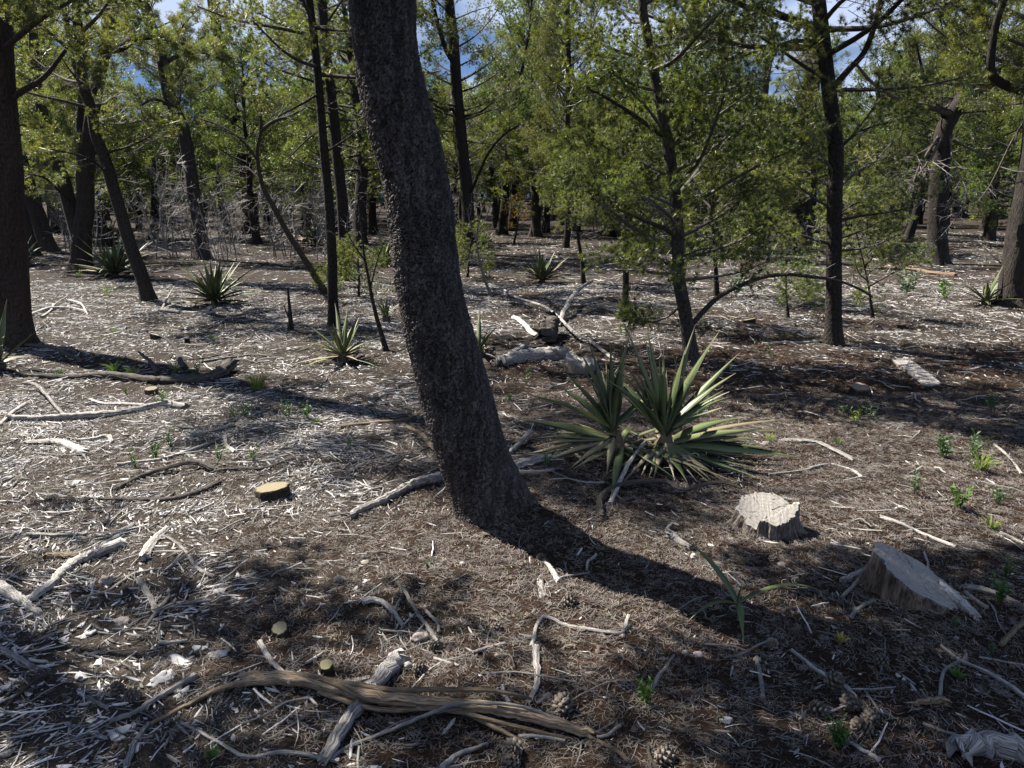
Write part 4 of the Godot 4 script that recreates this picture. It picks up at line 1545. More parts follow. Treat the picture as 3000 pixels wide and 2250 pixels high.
	t = begin_tree("pine", [Vector3(0, -0.06, 0), Vector3(0, 0, 0), Vector3(-0.046, 0.25, 0), Vector3(-0.095, 0.496, 0), Vector3(-0.18, 0.846, 0), Vector3(-0.193, 1.074, 0), Vector3(-0.232, 1.481, 0), Vector3(-0.268, 1.686, 0), Vector3(-0.352, 2.088, 0), Vector3(-0.454, 2.478, 0), Vector3(-0.545, 2.857, 0), Vector3(-0.621, 3.226, 0)], 0.067, 0.038, 4.40, 14, false)
	t.tone = Color(0.121, 0.152, 0.049)
	t.bark = Color(0.085, 0.08, 0.073)
	limb(t, [Vector3(-0.351, 2.076, 0), Vector3(-0.544, 2.176, 0.125), Vector3(-0.754, 2.286, 0.25), Vector3(-0.987, 2.395, 0.375), Vector3(-1.136, 2.451, 0.5)], 0.025, 0.009, 0.9, 1.0)
	limb(t, [Vector3(-0.306, 2.009, 0), Vector3(-0.186, 2.115, -0.1), Vector3(-0.06, 2.163, -0.2), Vector3(0.227, 2.109, -0.3)], 0.018, 0.007, 0.85, 1.3)
	limb(t, [Vector3(-0.213, 1.209, 0), Vector3(-0.338, 1.29, -0.083), Vector3(-0.5, 1.35, -0.167), Vector3(-0.719, 1.447, -0.25)], 0.025, 0.009, 0.6, 1.2)
	limb(t, [Vector3(-0.011, 0.407, 0), Vector3(0.131, 0.557, -0.039), Vector3(0.266, 0.662, -0.078), Vector3(0.47, 0.754, -0.117), Vector3(0.676, 0.821, -0.156), Vector3(0.911, 0.839, -0.194), Vector3(1.106, 0.821, -0.233), Vector3(1.396, 0.781, -0.272), Vector3(1.648, 0.7, -0.311), Vector3(1.833, 0.603, -0.35)], 0.029, 0.009, 0.1, 0.55)
	limb(t, [Vector3(-0.167, 0.846, 0), Vector3(-0.346, 1.002, -0.2), Vector3(-0.535, 0.985, -0.4)], 0.013, 0.004, 0.85, 1.6)
	limb(t, [Vector3(-0.168, 1.018, 0), Vector3(0.124, 1.093, -0.15), Vector3(0.484, 0.994, -0.3)], 0.013, 0.004, 0.85, 1.6)
	limb(t, [Vector3(-0.102, 0.606, 0), Vector3(-0.222, 0.415, -0.225), Vector3(-0.36, 0.331, -0.45)], 0.011, 0.004, 0.95, 2.0)
	crown(t, 0.75, 2.3, 1.15, 20, 0.8, 1.0)
	crown(t, 2.3, 4.3, 1.0, 20, 0.9, 1.1)
	end_tree(t, "young_pine", "young pine with soft green needles behind the two-headed yucca", "tree", on_ground(Vector3(1.74, 0, -7.044)), "")
	t = begin_tree("pine", [Vector3(0, -0.06, 0), Vector3(0, 0, 0), Vector3(-0.052, 0.539, 0), Vector3(-0.1, 0.998, 0), Vector3(-0.15, 1.558, 0), Vector3(-0.188, 2.008, 0), Vector3(-0.317, 2.604, 0), Vector3(-0.45, 3.178, 0), Vector3(-0.511, 3.459, 0)], 0.084, 0.069, 6.20, 15, false)
	t.bark = Color(0.055, 0.05, 0.045)
	limb(t, [Vector3(-0.449, 3.08, 0), Vector3(-0.623, 3.212, 0.083), Vector3(-0.815, 3.244, 0.167), Vector3(-1.072, 3.3, 0.25), Vector3(-1.289, 3.31, 0.333), Vector3(-1.5, 3.363, 0.417), Vector3(-1.717, 3.382, 0.5)], 0.043, 0.020, 0.75, 1.1)
	limb(t, [Vector3(-0.267, 2.661, 0), Vector3(-0.11, 2.831, -0.06), Vector3(0.044, 2.994, -0.12), Vector3(0.146, 3.243, -0.18), Vector3(0.208, 3.514, -0.24), Vector3(0.237, 3.742, -0.3)], 0.036, 0.020, 0.85, 1.0)
	limb(t, [Vector3(-0.472, 3.072, 0), Vector3(-0.659, 3.099, -0.1), Vector3(-0.809, 3.078, -0.2), Vector3(-0.964, 3.047, -0.3), Vector3(-1.169, 2.974, -0.4)], 0.023, 0.008, 0.5, 1.2)
	limb(t, [Vector3(-0.185, 2.021, 0), Vector3(0.063, 2.213, -0.133), Vector3(0.356, 2.316, -0.267), Vector3(0.637, 2.365, -0.4)], 0.018, 0.008, 0.3, 1.0)
	limb(t, [Vector3(-0.237, 2.248, 0), Vector3(-0.433, 2.314, -0.25), Vector3(-0.594, 2.374, -0.5)], 0.015, 0.005, 0.85, 1.3)
	limb(t, [Vector3(-0.155, 1.605, 0), Vector3(-0.303, 1.796, -0.2), Vector3(-0.431, 1.85, -0.4), Vector3(-0.509, 1.806, -0.6)], 0.013, 0.005, 0.85, 1.4)
	limb(t, [Vector3(-0.13, 1.369, 0), Vector3(0.195, 1.508, -0.25), Vector3(0.513, 1.506, -0.5)], 0.013, 0.005, 0.9, 1.8)
	limb(t, [Vector3(-0.084, 0.935, 0), Vector3(-0.166, 1.008, -0.35), Vector3(-0.291, 0.957, -0.7)], 0.013, 0.005, 0.8, 1.5)
	limb(t, [Vector3(-0.104, 1.129, 0), Vector3(0.256, 1.216, -0.2), Vector3(0.541, 1.308, -0.4)], 0.013, 0.005, 0.8, 1.5)
	crown(t, 2.6, 6.1, 1.9, 34, 0.95, 1.2)
	crown(t, 0.9, 2.2, 0.9, 10, 0.8, 1.0)
	end_tree(t, "pinyon_tree", "straight dark pinyon trunk spotted with lichen at right", "tree", on_ground(Vector3(3.525, 0, -8.052)), "")
	t = begin_tree("juniper", [Vector3(0, -0.06, 0), Vector3(0, 0, 0), Vector3(-0.071, 0.749, 0), Vector3(-0.174, 1.644, 0), Vector3(-0.226, 2.558, 0), Vector3(-0.245, 3.073, 0), Vector3(-0.089, 3.479, 0), Vector3(0.157, 3.981, 0), Vector3(0.235, 4.867, 0), Vector3(0.14, 5.825, 0)], 0.236, 0.135, 6.40, 16, false)
	t.tone = Color(0.116, 0.137, 0.043)
	t.bark = Color(0.06, 0.054, 0.05)
	limb(t, [Vector3(-0.06, 3.429, 0), Vector3(-0.393, 3.483, 0.16), Vector3(-0.919, 3.595, 0.32), Vector3(-1.535, 3.675, 0.48), Vector3(-2.271, 3.994, 0.64), Vector3(-2.798, 4.397, 0.8)], 0.079, 0.028, 0.1, 0.7)
	limb(t, [Vector3(-0.206, 3.175, 0), Vector3(-0.617, 2.442, 0.25), Vector3(-1.2, 1.818, 0.5), Vector3(-1.909, 1.406, 0.75), Vector3(-2.719, 1.053, 1)], 0.039, 0.011, 0.04, 1.6)
	limb(t, [Vector3(-0.299, 3.073, 0), Vector3(-0.87, 2.335, 0.35), Vector3(-1.276, 1.611, 0.7), Vector3(-1.979, 0.798, 1.05), Vector3(-2.719, 0.409, 1.4)], 0.034, 0.011, 0.06, 1.6)
	limb(t, [Vector3(-0.324, 2.868, 0), Vector3(-0.961, 2.544, 0.267), Vector3(-1.941, 2.53, 0.533), Vector3(-2.771, 2.317, 0.8)], 0.034, 0.011, 0.06, 1.4)
	limb(t, [Vector3(-0.167, 3.277, 0), Vector3(-0.138, 2.334, 0.375), Vector3(0.068, 1.611, 0.75), Vector3(-0.554, 0.802, 1.125), Vector3(-1.223, 0.416, 1.5)], 0.028, 0.011, 0.0, 1.2)
	limb(t, [Vector3(-0.089, 3.479, 0), Vector3(0.344, 3.85, 0.25), Vector3(0.874, 4.109, 0.5)], 0.067, 0.028, 0.9, 1.4)
	limb(t, [Vector3(-0.289, 3.378, 0), Vector3(-0.982, 4.138, 0.3), Vector3(-1.443, 4.853, 0.6)], 0.051, 0.017, 0.95, 1.5)
	limb(t, [Vector3(0.157, 3.981, 0), Vector3(-0.53, 4.621, 0.3), Vector3(-1.014, 5.411, 0.6)], 0.051, 0.017, 0.95, 1.5)
	limb(t, [Vector3(0, 2.868, 0), Vector3(0.561, 2.537, 0.4), Vector3(1.028, 2.615, 0.8)], 0.034, 0.011, 0.1, 1.2)
	crown(t, 3.4, 6.3, 2.3, 34, 0.9, 1.2)
	end_tree(t, "juniper_tree", "shaggy juniper trunk at right with bare drooping twigs", "tree", on_ground(Vector3(10.302, 0, -18.299)), "")
	t = begin_tree("juniper", [Vector3(0, -0.06, 0), Vector3(0, 0, 0), Vector3(-0.496, 2.926, 0), Vector3(-1.084, 6.493, 0), Vector3(-1.381, 10.066, 0)], 0.439, 0.371, 6.00, 17, false)
	t.bark = Color(0.06, 0.053, 0.048)
	crown(t, 3.2, 5.9, 1.9, 24, 0.92, 1.1)
	end_tree(t, "juniper_tree", "second shaggy stem just right of the juniper with drooping twigs", "tree", on_ground(Vector3(32.595, 0, -55.772)), "")
	t = begin_tree("juniper", [Vector3(0, -0.06, 0), Vector3(0, 0, 0), Vector3(-0.029, 0.423, 0), Vector3(-0.05, 0.957, 0), Vector3(-0.053, 1.607, 0), Vector3(-0.065, 2.362, 0), Vector3(-0.206, 3.032, 0)], 0.226, 0.151, 5.60, 18, false)
	t.tone = Color(0.129, 0.152, 0.046)
	t.bark = Color(0.066, 0.059, 0.053)
	limb(t, [Vector3(-0.19, 2.941, 0), Vector3(-0.494, 2.989, 0.1), Vector3(-0.823, 3.064, 0.2), Vector3(-1.036, 3.224, 0.3), Vector3(-1.115, 3.716, 0.4), Vector3(-1.107, 4.024, 0.5)], 0.075, 0.041, 0.9, 1.1)
	limb(t, [Vector3(-0.164, 2.791, 0), Vector3(-0.304, 2.371, -0.133), Vector3(-0.45, 1.738, -0.267), Vector3(-0.532, 1.474, -0.4)], 0.021, 0.007, 0.1, 1.2)
	limb(t, [Vector3(-0.002, 0.423, 0), Vector3(-0.288, 0.679, -0.15), Vector3(-0.431, 0.872, -0.3)], 0.017, 0.007, 0.0, 1.2)
	crown(t, 2.6, 5.5, 2.3, 30, 0.92, 1.2)
	end_tree(t, "juniper_tree", "fluted juniper leaning right at the right edge of the view", "tree", on_ground(Vector3(7.426, 0, -11.001)), "")
	t = begin_tree("pine", [Vector3(0, -0.06, 0), Vector3(0, 0, 0), Vector3(-0.099, 2.098, 0), Vector3(-0.077, 4.417, 0), Vector3(0.063, 6.669, 0), Vector3(0.128, 8.859, 0)], 0.518, 0.395, 8.60, 19, false)
	t.bark = Color(0.05, 0.045, 0.041)
	crown(t, 3.6, 8.4, 2.4, 36, 0.9, 1.0)
	end_tree(t, "pinyon_tree", "thick pinyon trunk in shade beyond the straight dark one", "tree", on_ground(Vector3(15.169, 0, -40.66)), "")
	t = begin_tree("juniper", [Vector3(0, -0.06, 0), Vector3(0, 0, 0), Vector3(-0.018, 2.283, 0), Vector3(-0.337, 8.553, 0), Vector3(-0.073, 13.026, 0)], 0.337, 0.270, 7.60, 20, false)
	t.bark = Color(0.055, 0.049, 0.044)
	crown(t, 3.4, 7.5, 2.2, 30, 0.92, 1.0)
	end_tree(t, "juniper_tree", "shredded juniper trunk leaning right behind the young pine", "tree", on_ground(Vector3(18.018, 0, -55.772)), "")
	t = begin_tree("pine", [Vector3(0, -0.06, 0), Vector3(0, 0, 0), Vector3(0.215, 2.231, 0), Vector3(0.459, 5.169, 0)], 0.374, 0.312, 7.80, 21, false)
	t.bark = Color(0.044, 0.039, 0.035)
	crown(t, 3.2, 7.6, 2.0, 32, 0.92, 1.0)
	end_tree(t, "pinyon_tree", "round dark trunk at the left end of the bare thicket", "tree", on_ground(Vector3(-25.452, 0, -51.526)), "")
	t = begin_tree("pine", [Vector3(0, -0.06, 0), Vector3(0, 0, 0), Vector3(0.174, 2.069, 0), Vector3(0.235, 3.607, 0)], 0.140, 0.105, 6.00, 22, false)
	t.bark = Color(0.044, 0.039, 0.035)
	crown(t, 3.0, 5.9, 1.5, 24, 0.9, 1.0)
	end_tree(t, "pinyon_tree", "thin straight trunk right of the crooked juniper", "tree", on_ground(Vector3(-12.871, 0, -38.344)), "")
	t = begin_tree("pine", [Vector3(0, -0.06, 0), Vector3(0, 0, 0), Vector3(-0.048, 1.185, 0), Vector3(-0.18, 2.663, 0), Vector3(-0.218, 4.269, 0), Vector3(-0.236, 6.438, 0)], 0.190, 0.135, 6.60, 23, false)
	t.bark = Color(0.044, 0.039, 0.035)
	crown(t, 3.0, 6.5, 1.6, 28, 0.9, 1.0)
	end_tree(t, "pinyon_tree", "small leaning dark trunk left of the paired pinyons", "tree", on_ground(Vector3(-12.978, 0, -44.705)), "")
	t = begin_tree("pine", [Vector3(0, -0.06, 0), Vector3(0, 0, 0), Vector3(0.074, 1.421, 0), Vector3(0.014, 3.01, 0), Vector3(-0.046, 4.177, 0)], 0.115, 0.084, 5.60, 24, false)
	t.bark = Color(0.044, 0.039, 0.035)
	crown(t, 2.6, 5.5, 1.3, 22, 0.9, 1.0)
	end_tree(t, "pinyon_tree", "thin trunk leaning left behind the bent grey pinyon", "tree", on_ground(Vector3(-21.207, 0, -34.416)), "")
	t = begin_tree("pine", [Vector3(0, -0.06, 0), Vector3(0, 0, 0), Vector3(-0.018, 0.317, 0), Vector3(-0.024, 0.796, 0), Vector3(-0.049, 1.321, 0), Vector3(-0.076, 1.719, 0)], 0.046, 0.024, 2.30, 31, false)
	t.tone = Color(0.129, 0.159, 0.055)
	t.bark = Color(0.044, 0.039, 0.035)
	crown(t, 0.95, 2.25, 0.75, 22, 0.9, 1.2)
	end_tree(t, "pine_sapling", "knee-bare pine sapling standing in front of the slim pinyon", "sapling", on_ground(Vector3(1.499, 0, -9.738)), "")
	t = begin_tree("pine", [Vector3(0, -0.06, 0), Vector3(0, 0, 0), Vector3(-0.026, 0.36, 0), Vector3(-0.104, 0.782, 0), Vector3(-0.155, 1.199, 0)], 0.043, 0.022, 2.30, 32, false)
	t.tone = Color(0.123, 0.152, 0.049)
	t.bark = Color(0.044, 0.039, 0.035)
	crown(t, 0.9, 2.25, 0.8, 20, 0.9, 1.2)
	end_tree(t, "pine_sapling", "thin pine sapling in shade right of the sunlit yucca", "sapling", on_ground(Vector3(1.331, 0, -13.988)), "")
	t = begin_tree("pine", [Vector3(0, -0.06, 0), Vector3(0, 0, 0), Vector3(-0.046, 0.46, 0), Vector3(-0.112, 0.897, 0), Vector3(-0.157, 1.467, 0)], 0.041, 0.019, 2.60, 33, false)
	t.tone = Color(0.129, 0.159, 0.055)
	t.bark = Color(0.044, 0.039, 0.035)
	crown(t, 0.8, 2.5, 0.85, 22, 0.85, 1.2)
	end_tree(t, "pine_sapling", "spindly pine sapling between the young pine and lichened trunk", "sapling", on_ground(Vector3(3.302, 0, -12.034)), "")
	t = begin_tree("pine", [Vector3(0, -0.06, 0), Vector3(0, 0, 0), Vector3(-0.027, 0.165, 0), Vector3(-0.053, 0.317, 0)], 0.018, 0.009, 0.55, 34, false)
	t.tone = Color(0.122, 0.165, 0.061)
	t.bark = Color(0.044, 0.039, 0.035)
	crown(t, 0.08, 0.5, 0.25, 8, 0.9, 1.3)
	end_tree(t, "pine_sapling", "tiny pine seedling on bare soil left of the lichened trunk", "sapling", on_ground(Vector3(3.631, 0, -9.738)), "")
	t = begin_tree("pine", [Vector3(0, -0.06, 0), Vector3(0, 0, 0), Vector3(-0.079, 0.332, 0), Vector3(-0.126, 0.576, 0), Vector3(-0.151, 0.768, 0), Vector3(-0.183, 0.991, 0), Vector3(-0.195, 1.239, 0)], 0.025, 0.010, 1.60, 35, false)
	t.bark = Color(0.06, 0.052, 0.045)
	limb(t, [Vector3(-0.136, 0.672, 0), Vector3(-0.06, 0.954, -0.05), Vector3(0.012, 1.14, -0.1)], 0.010, 0.004, 0.0, 1.0)
	limb(t, [Vector3(-0.171, 0.934, 0), Vector3(-0.314, 1.143, -0.05), Vector3(-0.389, 1.281, -0.1)], 0.010, 0.004, 0.0, 1.0)
	end_tree(t, "dead_sapling", "bare leaning stick of a dead sapling left of the leaning trunk", "tree", on_ground(Vector3(-1.336, 0, -7.775)), "")
	t = begin_tree("pine", [Vector3(0, -0.06, 0), Vector3(0, 0, 0), Vector3(0.008, 0.193, 0), Vector3(0.004, 0.362, 0), Vector3(0.004, 0.518, 0)], 0.028, 0.011, 0.46, 36, false)
	t.bark = Color(0.05, 0.045, 0.04)
	limb(t, [Vector3(0.004, 0.137, 0), Vector3(-0.039, 0.238, 0), Vector3(-0.056, 0.306, 0)], 0.014, 0.006, 0.0, 0.0)
	end_tree(t, "dead_sapling", "forked black stub standing in the sun before the thin pinyon", "stub", on_ground(Vector3(-2.693, 0, -8.976)), "")
	t = begin_tree("pine", [Vector3(0, -0.06, 0), Vector3(0, 0, 0), Vector3(-0.118, 0.3, 0), Vector3(-0.19, 0.597, 0), Vector3(-0.231, 0.89, 0), Vector3(-0.183, 1.252, 0), Vector3(-0.107, 1.466, 0)], 0.023, 0.008, 1.35, 37, false)
	t.bark = Color(0.3, 0.28, 0.26)
	limb(t, [Vector3(-0.2, 1.035, 0), Vector3(-0.082, 1.25, -0.05), Vector3(0.008, 1.536, -0.1)], 0.011, 0.005, 0.0, 1.6)
	limb(t, [Vector3(-0.231, 0.89, 0), Vector3(-0.341, 1.178, -0.05), Vector3(-0.377, 1.393, -0.1)], 0.011, 0.005, 0.0, 1.6)
	limb(t, [Vector3(-0.161, 0.449, 0), Vector3(-0.297, 0.593, -0.05), Vector3(-0.428, 0.514, -0.1)], 0.011, 0.005, 0.0, 1.4)
	end_tree(t, "dead_sapling", "pale branching twig rising beside the trunk in the middle", "tree", on_ground(Vector3(-0.332, 0, -12.147)), "")
	t = begin_tree("pine", [Vector3(0, -0.06, 0), Vector3(0, 0, 0), Vector3(0.077, 0.424, 0), Vector3(0.153, 0.874, 0)], 0.039, 0.023, 1.30, 38, false)
	t.tone = Color(0.2, 0.135, 0.045)
	t.bark = Color(0.044, 0.039, 0.035)
	crown(t, 0.3, 1.25, 0.4, 9, 0.7, 0.8)
	end_tree(t, "pine_sapling", "small dying pine sapling with orange needles behind the clearing", "sapling", on_ground(Vector3(0.062, 0, -25.296)), "")
	t = begin_tree("pine", [Vector3(0, -0.06, 0), Vector3(0, 0, 0), Vector3(-0.06, 0.246, 0), Vector3(-0.105, 0.429, 0), Vector3(-0.163, 0.61, 0)], 0.021, 0.009, 1.10, 39, false)
	t.tone = Color(0.129, 0.159, 0.055)
	t.bark = Color(0.044, 0.039, 0.035)
	crown(t, 0.15, 1.05, 0.5, 12, 0.75, 1.0)
	end_tree(t, "pine_sapling", "low green pine sapling before the lichened trunk at right", "sapling", on_ground(Vector3(4.781, 0, -9.813)), "")
	t = begin_tree("pine", [Vector3(0, -0.06, 0), Vector3(0, 0, 0), Vector3(-0.08, 0.699, 0), Vector3(-0.15, 1.272, 0)], 0.048, 0.030, 2.40, 40, false)
	t.tone = Color(0.129, 0.159, 0.055)
	t.bark = Color(0.044, 0.039, 0.035)
	crown(t, 0.3, 2.35, 1.0, 26, 0.9, 1.2)
	end_tree(t, "pine_sapling", "bushy green pine sapling left of the straight dark trunk", "sapling", on_ground(Vector3(6.344, 0, -19.376)), "")
	t = begin_tree("pine", [Vector3(0, -0.06, 0), Vector3(0, 0, 0), Vector3(0.085, 1.243, 0), Vector3(0.079, 1.996, 0)], 0.079, 0.049, 3.00, 41, false)
	t.tone = Color(0.122, 0.165, 0.055)
	t.bark = Color(0.044, 0.039, 0.035)
	crown(t, 0.3, 2.95, 1.2, 30, 0.92, 1.2)
	end_tree(t, "pine_sapling", "pale green pine sapling left of the taller dark pinyon", "sapling", on_ground(Vector3(-8.87, 0, -32.341)), "")
	t = begin_tree("pine", [Vector3(0, -0.06, 0), Vector3(0, 0, 0), Vector3(0.008, 0.151, 0), Vector3(0.023, 0.3, 0)], 0.019, 0.011, 0.60, 42, false)
	t.tone = Color(0.129, 0.159, 0.055)
	t.bark = Color(0.044, 0.039, 0.035)
	crown(t, 0.06, 0.55, 0.4, 10, 0.95, 1.3)
	end_tree(t, "pine_sapling", "low green pine sapling at the foot of the taller dark pinyon", "sapling", on_ground(Vector3(-2.495, 0, -12.147)), "")
	t = begin_tree("pine", [Vector3(0, -0.06, 0), Vector3(0, 0, 0), Vector3(0.022, 0.229, 0), Vector3(0.043, 0.456, 0)], 0.023, 0.014, 0.80, 43, false)
	t.tone = Color(0.129, 0.159, 0.061)
	t.bark = Color(0.044, 0.039, 0.035)
	crown(t, 0.06, 0.75, 0.4, 10, 0.95, 1.3)
	end_tree(t, "pine_sapling", "green pine sapling low behind the drooping dead sapling", "sapling", on_ground(Vector3(-0.886, 0, -14.953)), "")
	t = begin_tree("pine", [Vector3(0, -0.06, 0), Vector3(0, 0, 0), Vector3(-0.044, 0.975, 0), Vector3(-0.136, 1.866, 0)], 0.060, 0.040, 3.60, 44, false)
	t.tone = Color(0.129, 0.159, 0.055)
	t.bark = Color(0.044, 0.039, 0.035)
	crown(t, 0.4, 3.5, 1.4, 40, 0.92, 1.2)
	end_tree(t, "pine_sapling", "leafy pine sapling filling the gap behind the two saplings", "sapling", on_ground(Vector3(3.916, 0, -21.77)), "")
	t = begin_tree("pine", [Vector3(0, -0.06, 0), Vector3(0, 0, 0), Vector3(-0.044, 1.421, 0), Vector3(-0.116, 2.418, 0)], 0.094, 0.063, 4.60, 45, false)
	t.tone = Color(0.129, 0.152, 0.051)
	t.bark = Color(0.044, 0.039, 0.035)
	crown(t, 0.5, 4.5, 1.7, 44, 0.92, 1.2)
	end_tree(t, "pine_sapling", "broad pine sapling with pale needles beyond the slim pinyon", "sapling", on_ground(Vector3(4.267, 0, -34.416)), "")
	t = begin_tree("pine", [Vector3(0, -0.06, 0), Vector3(0, 0, 0), Vector3(0, 1, 0), Vector3(0, 2, 0)], 0.160, 0.120, 5.20, 51, true)
	crown(t, 2.7, 5.1, 1.3, 24, 0.85, 0.8)
	end_tree(t, "pinyon_tree", "pinyon beside the viewer whose crown shades the near left corner", "tree", on_ground(Vector3(-4.3, 0, -3.9)), "")
	yucca("yucca with stiff leaves growing on a raised root left of the leaning trunk", Vector3(-1.683, 0, -7.294), 0.62, 30, 0.051, 401, -0.1, 0.25, 2)
	yucca("narrow yucca tucked behind the leaning trunk on its right", Vector3(-0.343, 0, -7.516), 0.57, 18, 0.048, 402, -0.1, 0.3, 1)
	yucca("big many-leaved yucca standing in the sun on the left", Vector3(-4.523, 0, -11.342), 0.88, 60, 0.078, 403, 0.1, 0.2, 0)
	yucca("dark yucca in shade between the black juniper and the forked pinyon", Vector3(-7.896, 0, -14.953), 1.06, 52, 0.092, 404, 0.1, 0.2, 0)
	yucca("sunlit yucca in the middle distance right of the leaning trunk", Vector3(0.553, 0, -13.988), 0.73, 44, 0.078, 405, 0.1, 0.25, 0)
	yucca("yucca cut by the left edge with one long upright leaf", Vector3(-4.817, 0, -6.847), 0.65, 12, 0.065, 406, -0.05, 0.2, 4)
	yucca("small dark yucca beside the bent grey pinyon at far left", Vector3(-11.128, 0, -17.107), 0.84, 36, 0.084, 407, 0.1, 0.15, 0)
	yucca("dark spiky yucca at the foot of the low-forked pinyon", Vector3(-0.916, 0, -22.703), 0.86, 44, 0.083, 408, 0.2, 0.1, 0)
	yucca("bright yucca behind the paired dark pinyons", Vector3(-6.395, 0, -24.824), 1.06, 40, 0.106, 409, 0.15, 0.2, 0)
	yucca("yellow-green yucca half hidden by the left side of the leaning trunk", Vector3(-2.997, 0, -17.803), 0.87, 36, 0.087, 410, 0.1, 0.2, 0)
	yucca("pale yucca in the background left of the young pine", Vector3(4.021, 0, -27.375), 0.97, 40, 0.100, 411, 0.15, 0.2, 0)
	yucca("grey-leaved yucca in front of the fluted juniper at right", Vector3(7.001, 0, -11.001), 0.55, 18, 0.069, 412, 0.05, 0.3, 0)
	yucca("pale green yucca lit from behind beyond the dark yucca at left", Vector3(-14.245, 0, -26.825), 1.14, 40, 0.114, 413, 0.2, 0.15, 0)
	yucca("small greyish yucca just left of the leaning trunk", Vector3(-1.657, 0, -9.738), 0.34, 18, 0.037, 414, 0.0, 0.3, 0)
	yucca("yucca glimpsed behind the trunk of the young pine", Vector3(4.841, 0, -20.585), 0.76, 30, 0.088, 415, 0.15, 0.2, 0)
	yucca("small yucca in the background right of the ragged juniper", Vector3(-13.492, 0, -32.341), 0.89, 30, 0.098, 416, 0.2, 0.2, 0)
	rng.seed = 431
	root = thing("yucca", "large two-headed yucca with long green leaves beside the leaning trunk", "yucca", on_ground(Vector3(0.893, 0, -4.408)), "banana yuccas growing in the clearing")
	leaf_to(root, Vector3(0.05, 0.158, 0), Vector3(-0.219, 0.862, -0.12), 0.05, 0.060, 0.0, 5, Vector3(0.333, 0.1, 0.4))
	leaf_to(root, Vector3(0.05, 0.158, 0), Vector3(-0.051, 0.708, -0.2), 0.03, 0.055, 0.0, 5, Vector3(0.333, 0.1, 0.4))
	leaf_to(root, Vector3(0.05, 0.158, 0), Vector3(-0.027, 0.763, -0.32), 0.05, 0.055, 0.0, 5, Vector3(0.444, 0.1, 0.4))
	leaf_to(root, Vector3(0.05, 0.158, 0), Vector3(0.176, 0.698, -0.1), 0.03, 0.060, 0.0, 5, Vector3(-0.667, 0.1, 0.4))
	leaf_to(root, Vector3(0.05, 0.158, 0), Vector3(0.255, 0.81, -0.22), 0.04, 0.055, 0.0, 5, Vector3(0.444, 0.1, 0.4))
	leaf_to(root, Vector3(0.05, 0.158, 0), Vector3(0.357, 0.816, -0.02), 0.07, 0.065, 0.0, 5, Vector3(0.556, 0.1, 0.4))
	leaf_to(root, Vector3(0.05, 0.158, 0), Vector3(0.351, 0.622, -0.3), 0.05, 0.050, 0.0, 5, Vector3(0.222, 0.1, 0.4))
	leaf_to(root, Vector3(0.05, 0.158, 0), Vector3(0.089, 0.667, 0.05), 0.02, 0.060, 0.0, 5, Vector3(-0.333, 0.1, 0.4))
	leaf_to(root, Vector3(0.05, 0.158, 0), Vector3(-0.022, 0.673, 0.08), 0.02, 0.060, 0.0, 5, Vector3(0.444, 0.1, 0.4))
	leaf_to(root, Vector3(0.05, 0.158, 0), Vector3(-0.142, 0.575, 0.02), 0.05, 0.055, 0.0, 5, Vector3(-0.111, 0.1, 1.3))
	leaf_to(root, Vector3(0.05, 0.158, 0), Vector3(0.511, 0.52, -0.15), 0.13, 0.055, 0.0, 5, Vector3(-0.444, 0.1, 0.4))
	leaf_to(root, Vector3(0.05, 0.158, 0), Vector3(0.416, 0.455, 0.06), 0.12, 0.055, 0.0, 5, Vector3(0.222, 0.1, 0.4))
	leaf_to(root, Vector3(0.05, 0.158, 0), Vector3(0.116, 0.49, -0.34), 0.02, 0.055, 0.0, 5, Vector3(-0.111, 0.1, 0.4))
	leaf_to(root, Vector3(0.05, 0.158, 0), Vector3(0.577, 0.622, -0.3), 0.06, 0.045, 0.0, 5, Vector3(0.111, 0.1, 0.4))
	leaf_to(root, Vector3(0.05, 0.158, 0), Vector3(-0.15, 0.436, 0.15), 0.07, 0.055, 0.0, 5, Vector3(-0.667, 0.1, 0.4))
	leaf_to(root, Vector3(0.05, 0.158, 0), Vector3(0.337, 0.394, 0.2), 0.1, 0.055, 0.0, 5, Vector3(-0.667, 0.1, 0.4))
	leaf_to(root, Vector3(0.05, 0.158, 0), Vector3(0.065, 0.557, -0.187), 0.06731685799874551, 0.042, 0.0, 2, Vector3(0.564, 0.1, 0.102))
	leaf_to(root, Vector3(0.05, 0.158, 0), Vector3(-0.191, 0.593, 0.027), 0.043139951253383595, 0.052, 0.0, 2, Vector3(0.063, 0.1, 1.112))
	leaf_to(root, Vector3(0.05, 0.158, 0), Vector3(0.512, 0.346, -0.227), 0.11417232451664072, 0.046, 0.0, 2, Vector3(-0.112, 0.1, 1.103))
	leaf_to(root, Vector3(-0.267, 0.203, 0), Vector3(-0.172, 0.776, -0.105), 0.11369813033782328, 0.050, 0.0, 2, Vector3(0.025, 0.1, 0.881))
	leaf_to(root, Vector3(-0.267, 0.203, 0), Vector3(0.106, 0.45, -0.15), 0.11589804149235308, 0.046, 0.0, 2, Vector3(-0.144, 0.1, 0.536))
	leaf_to(root, Vector3(0.05, 0.158, 0), Vector3(-0.322, 0.645, 0.033), 0.10412423959349362, 0.050, 0.0, 2, Vector3(0.297, 0.1, 0.362))
	leaf_to(root, Vector3(0.05, 0.158, 0), Vector3(0.458, 0.497, -0.113), 0.09676600630784518, 0.047, 0.0, 2, Vector3(0.586, 0.1, 0.505))
	leaf_to(root, Vector3(0.05, 0.158, 0), Vector3(-0.366, 0.556, 0.091), 0.11766461363238076, 0.046, 0.0, 2, Vector3(-0.252, 0.1, 1.169))
	leaf_to(root, Vector3(-0.267, 0.203, 0), Vector3(-0.183, 0.557, -0.189), 0.02412064656049774, 0.054, 0.0, 2, Vector3(-0.061, 0.1, 0.424))
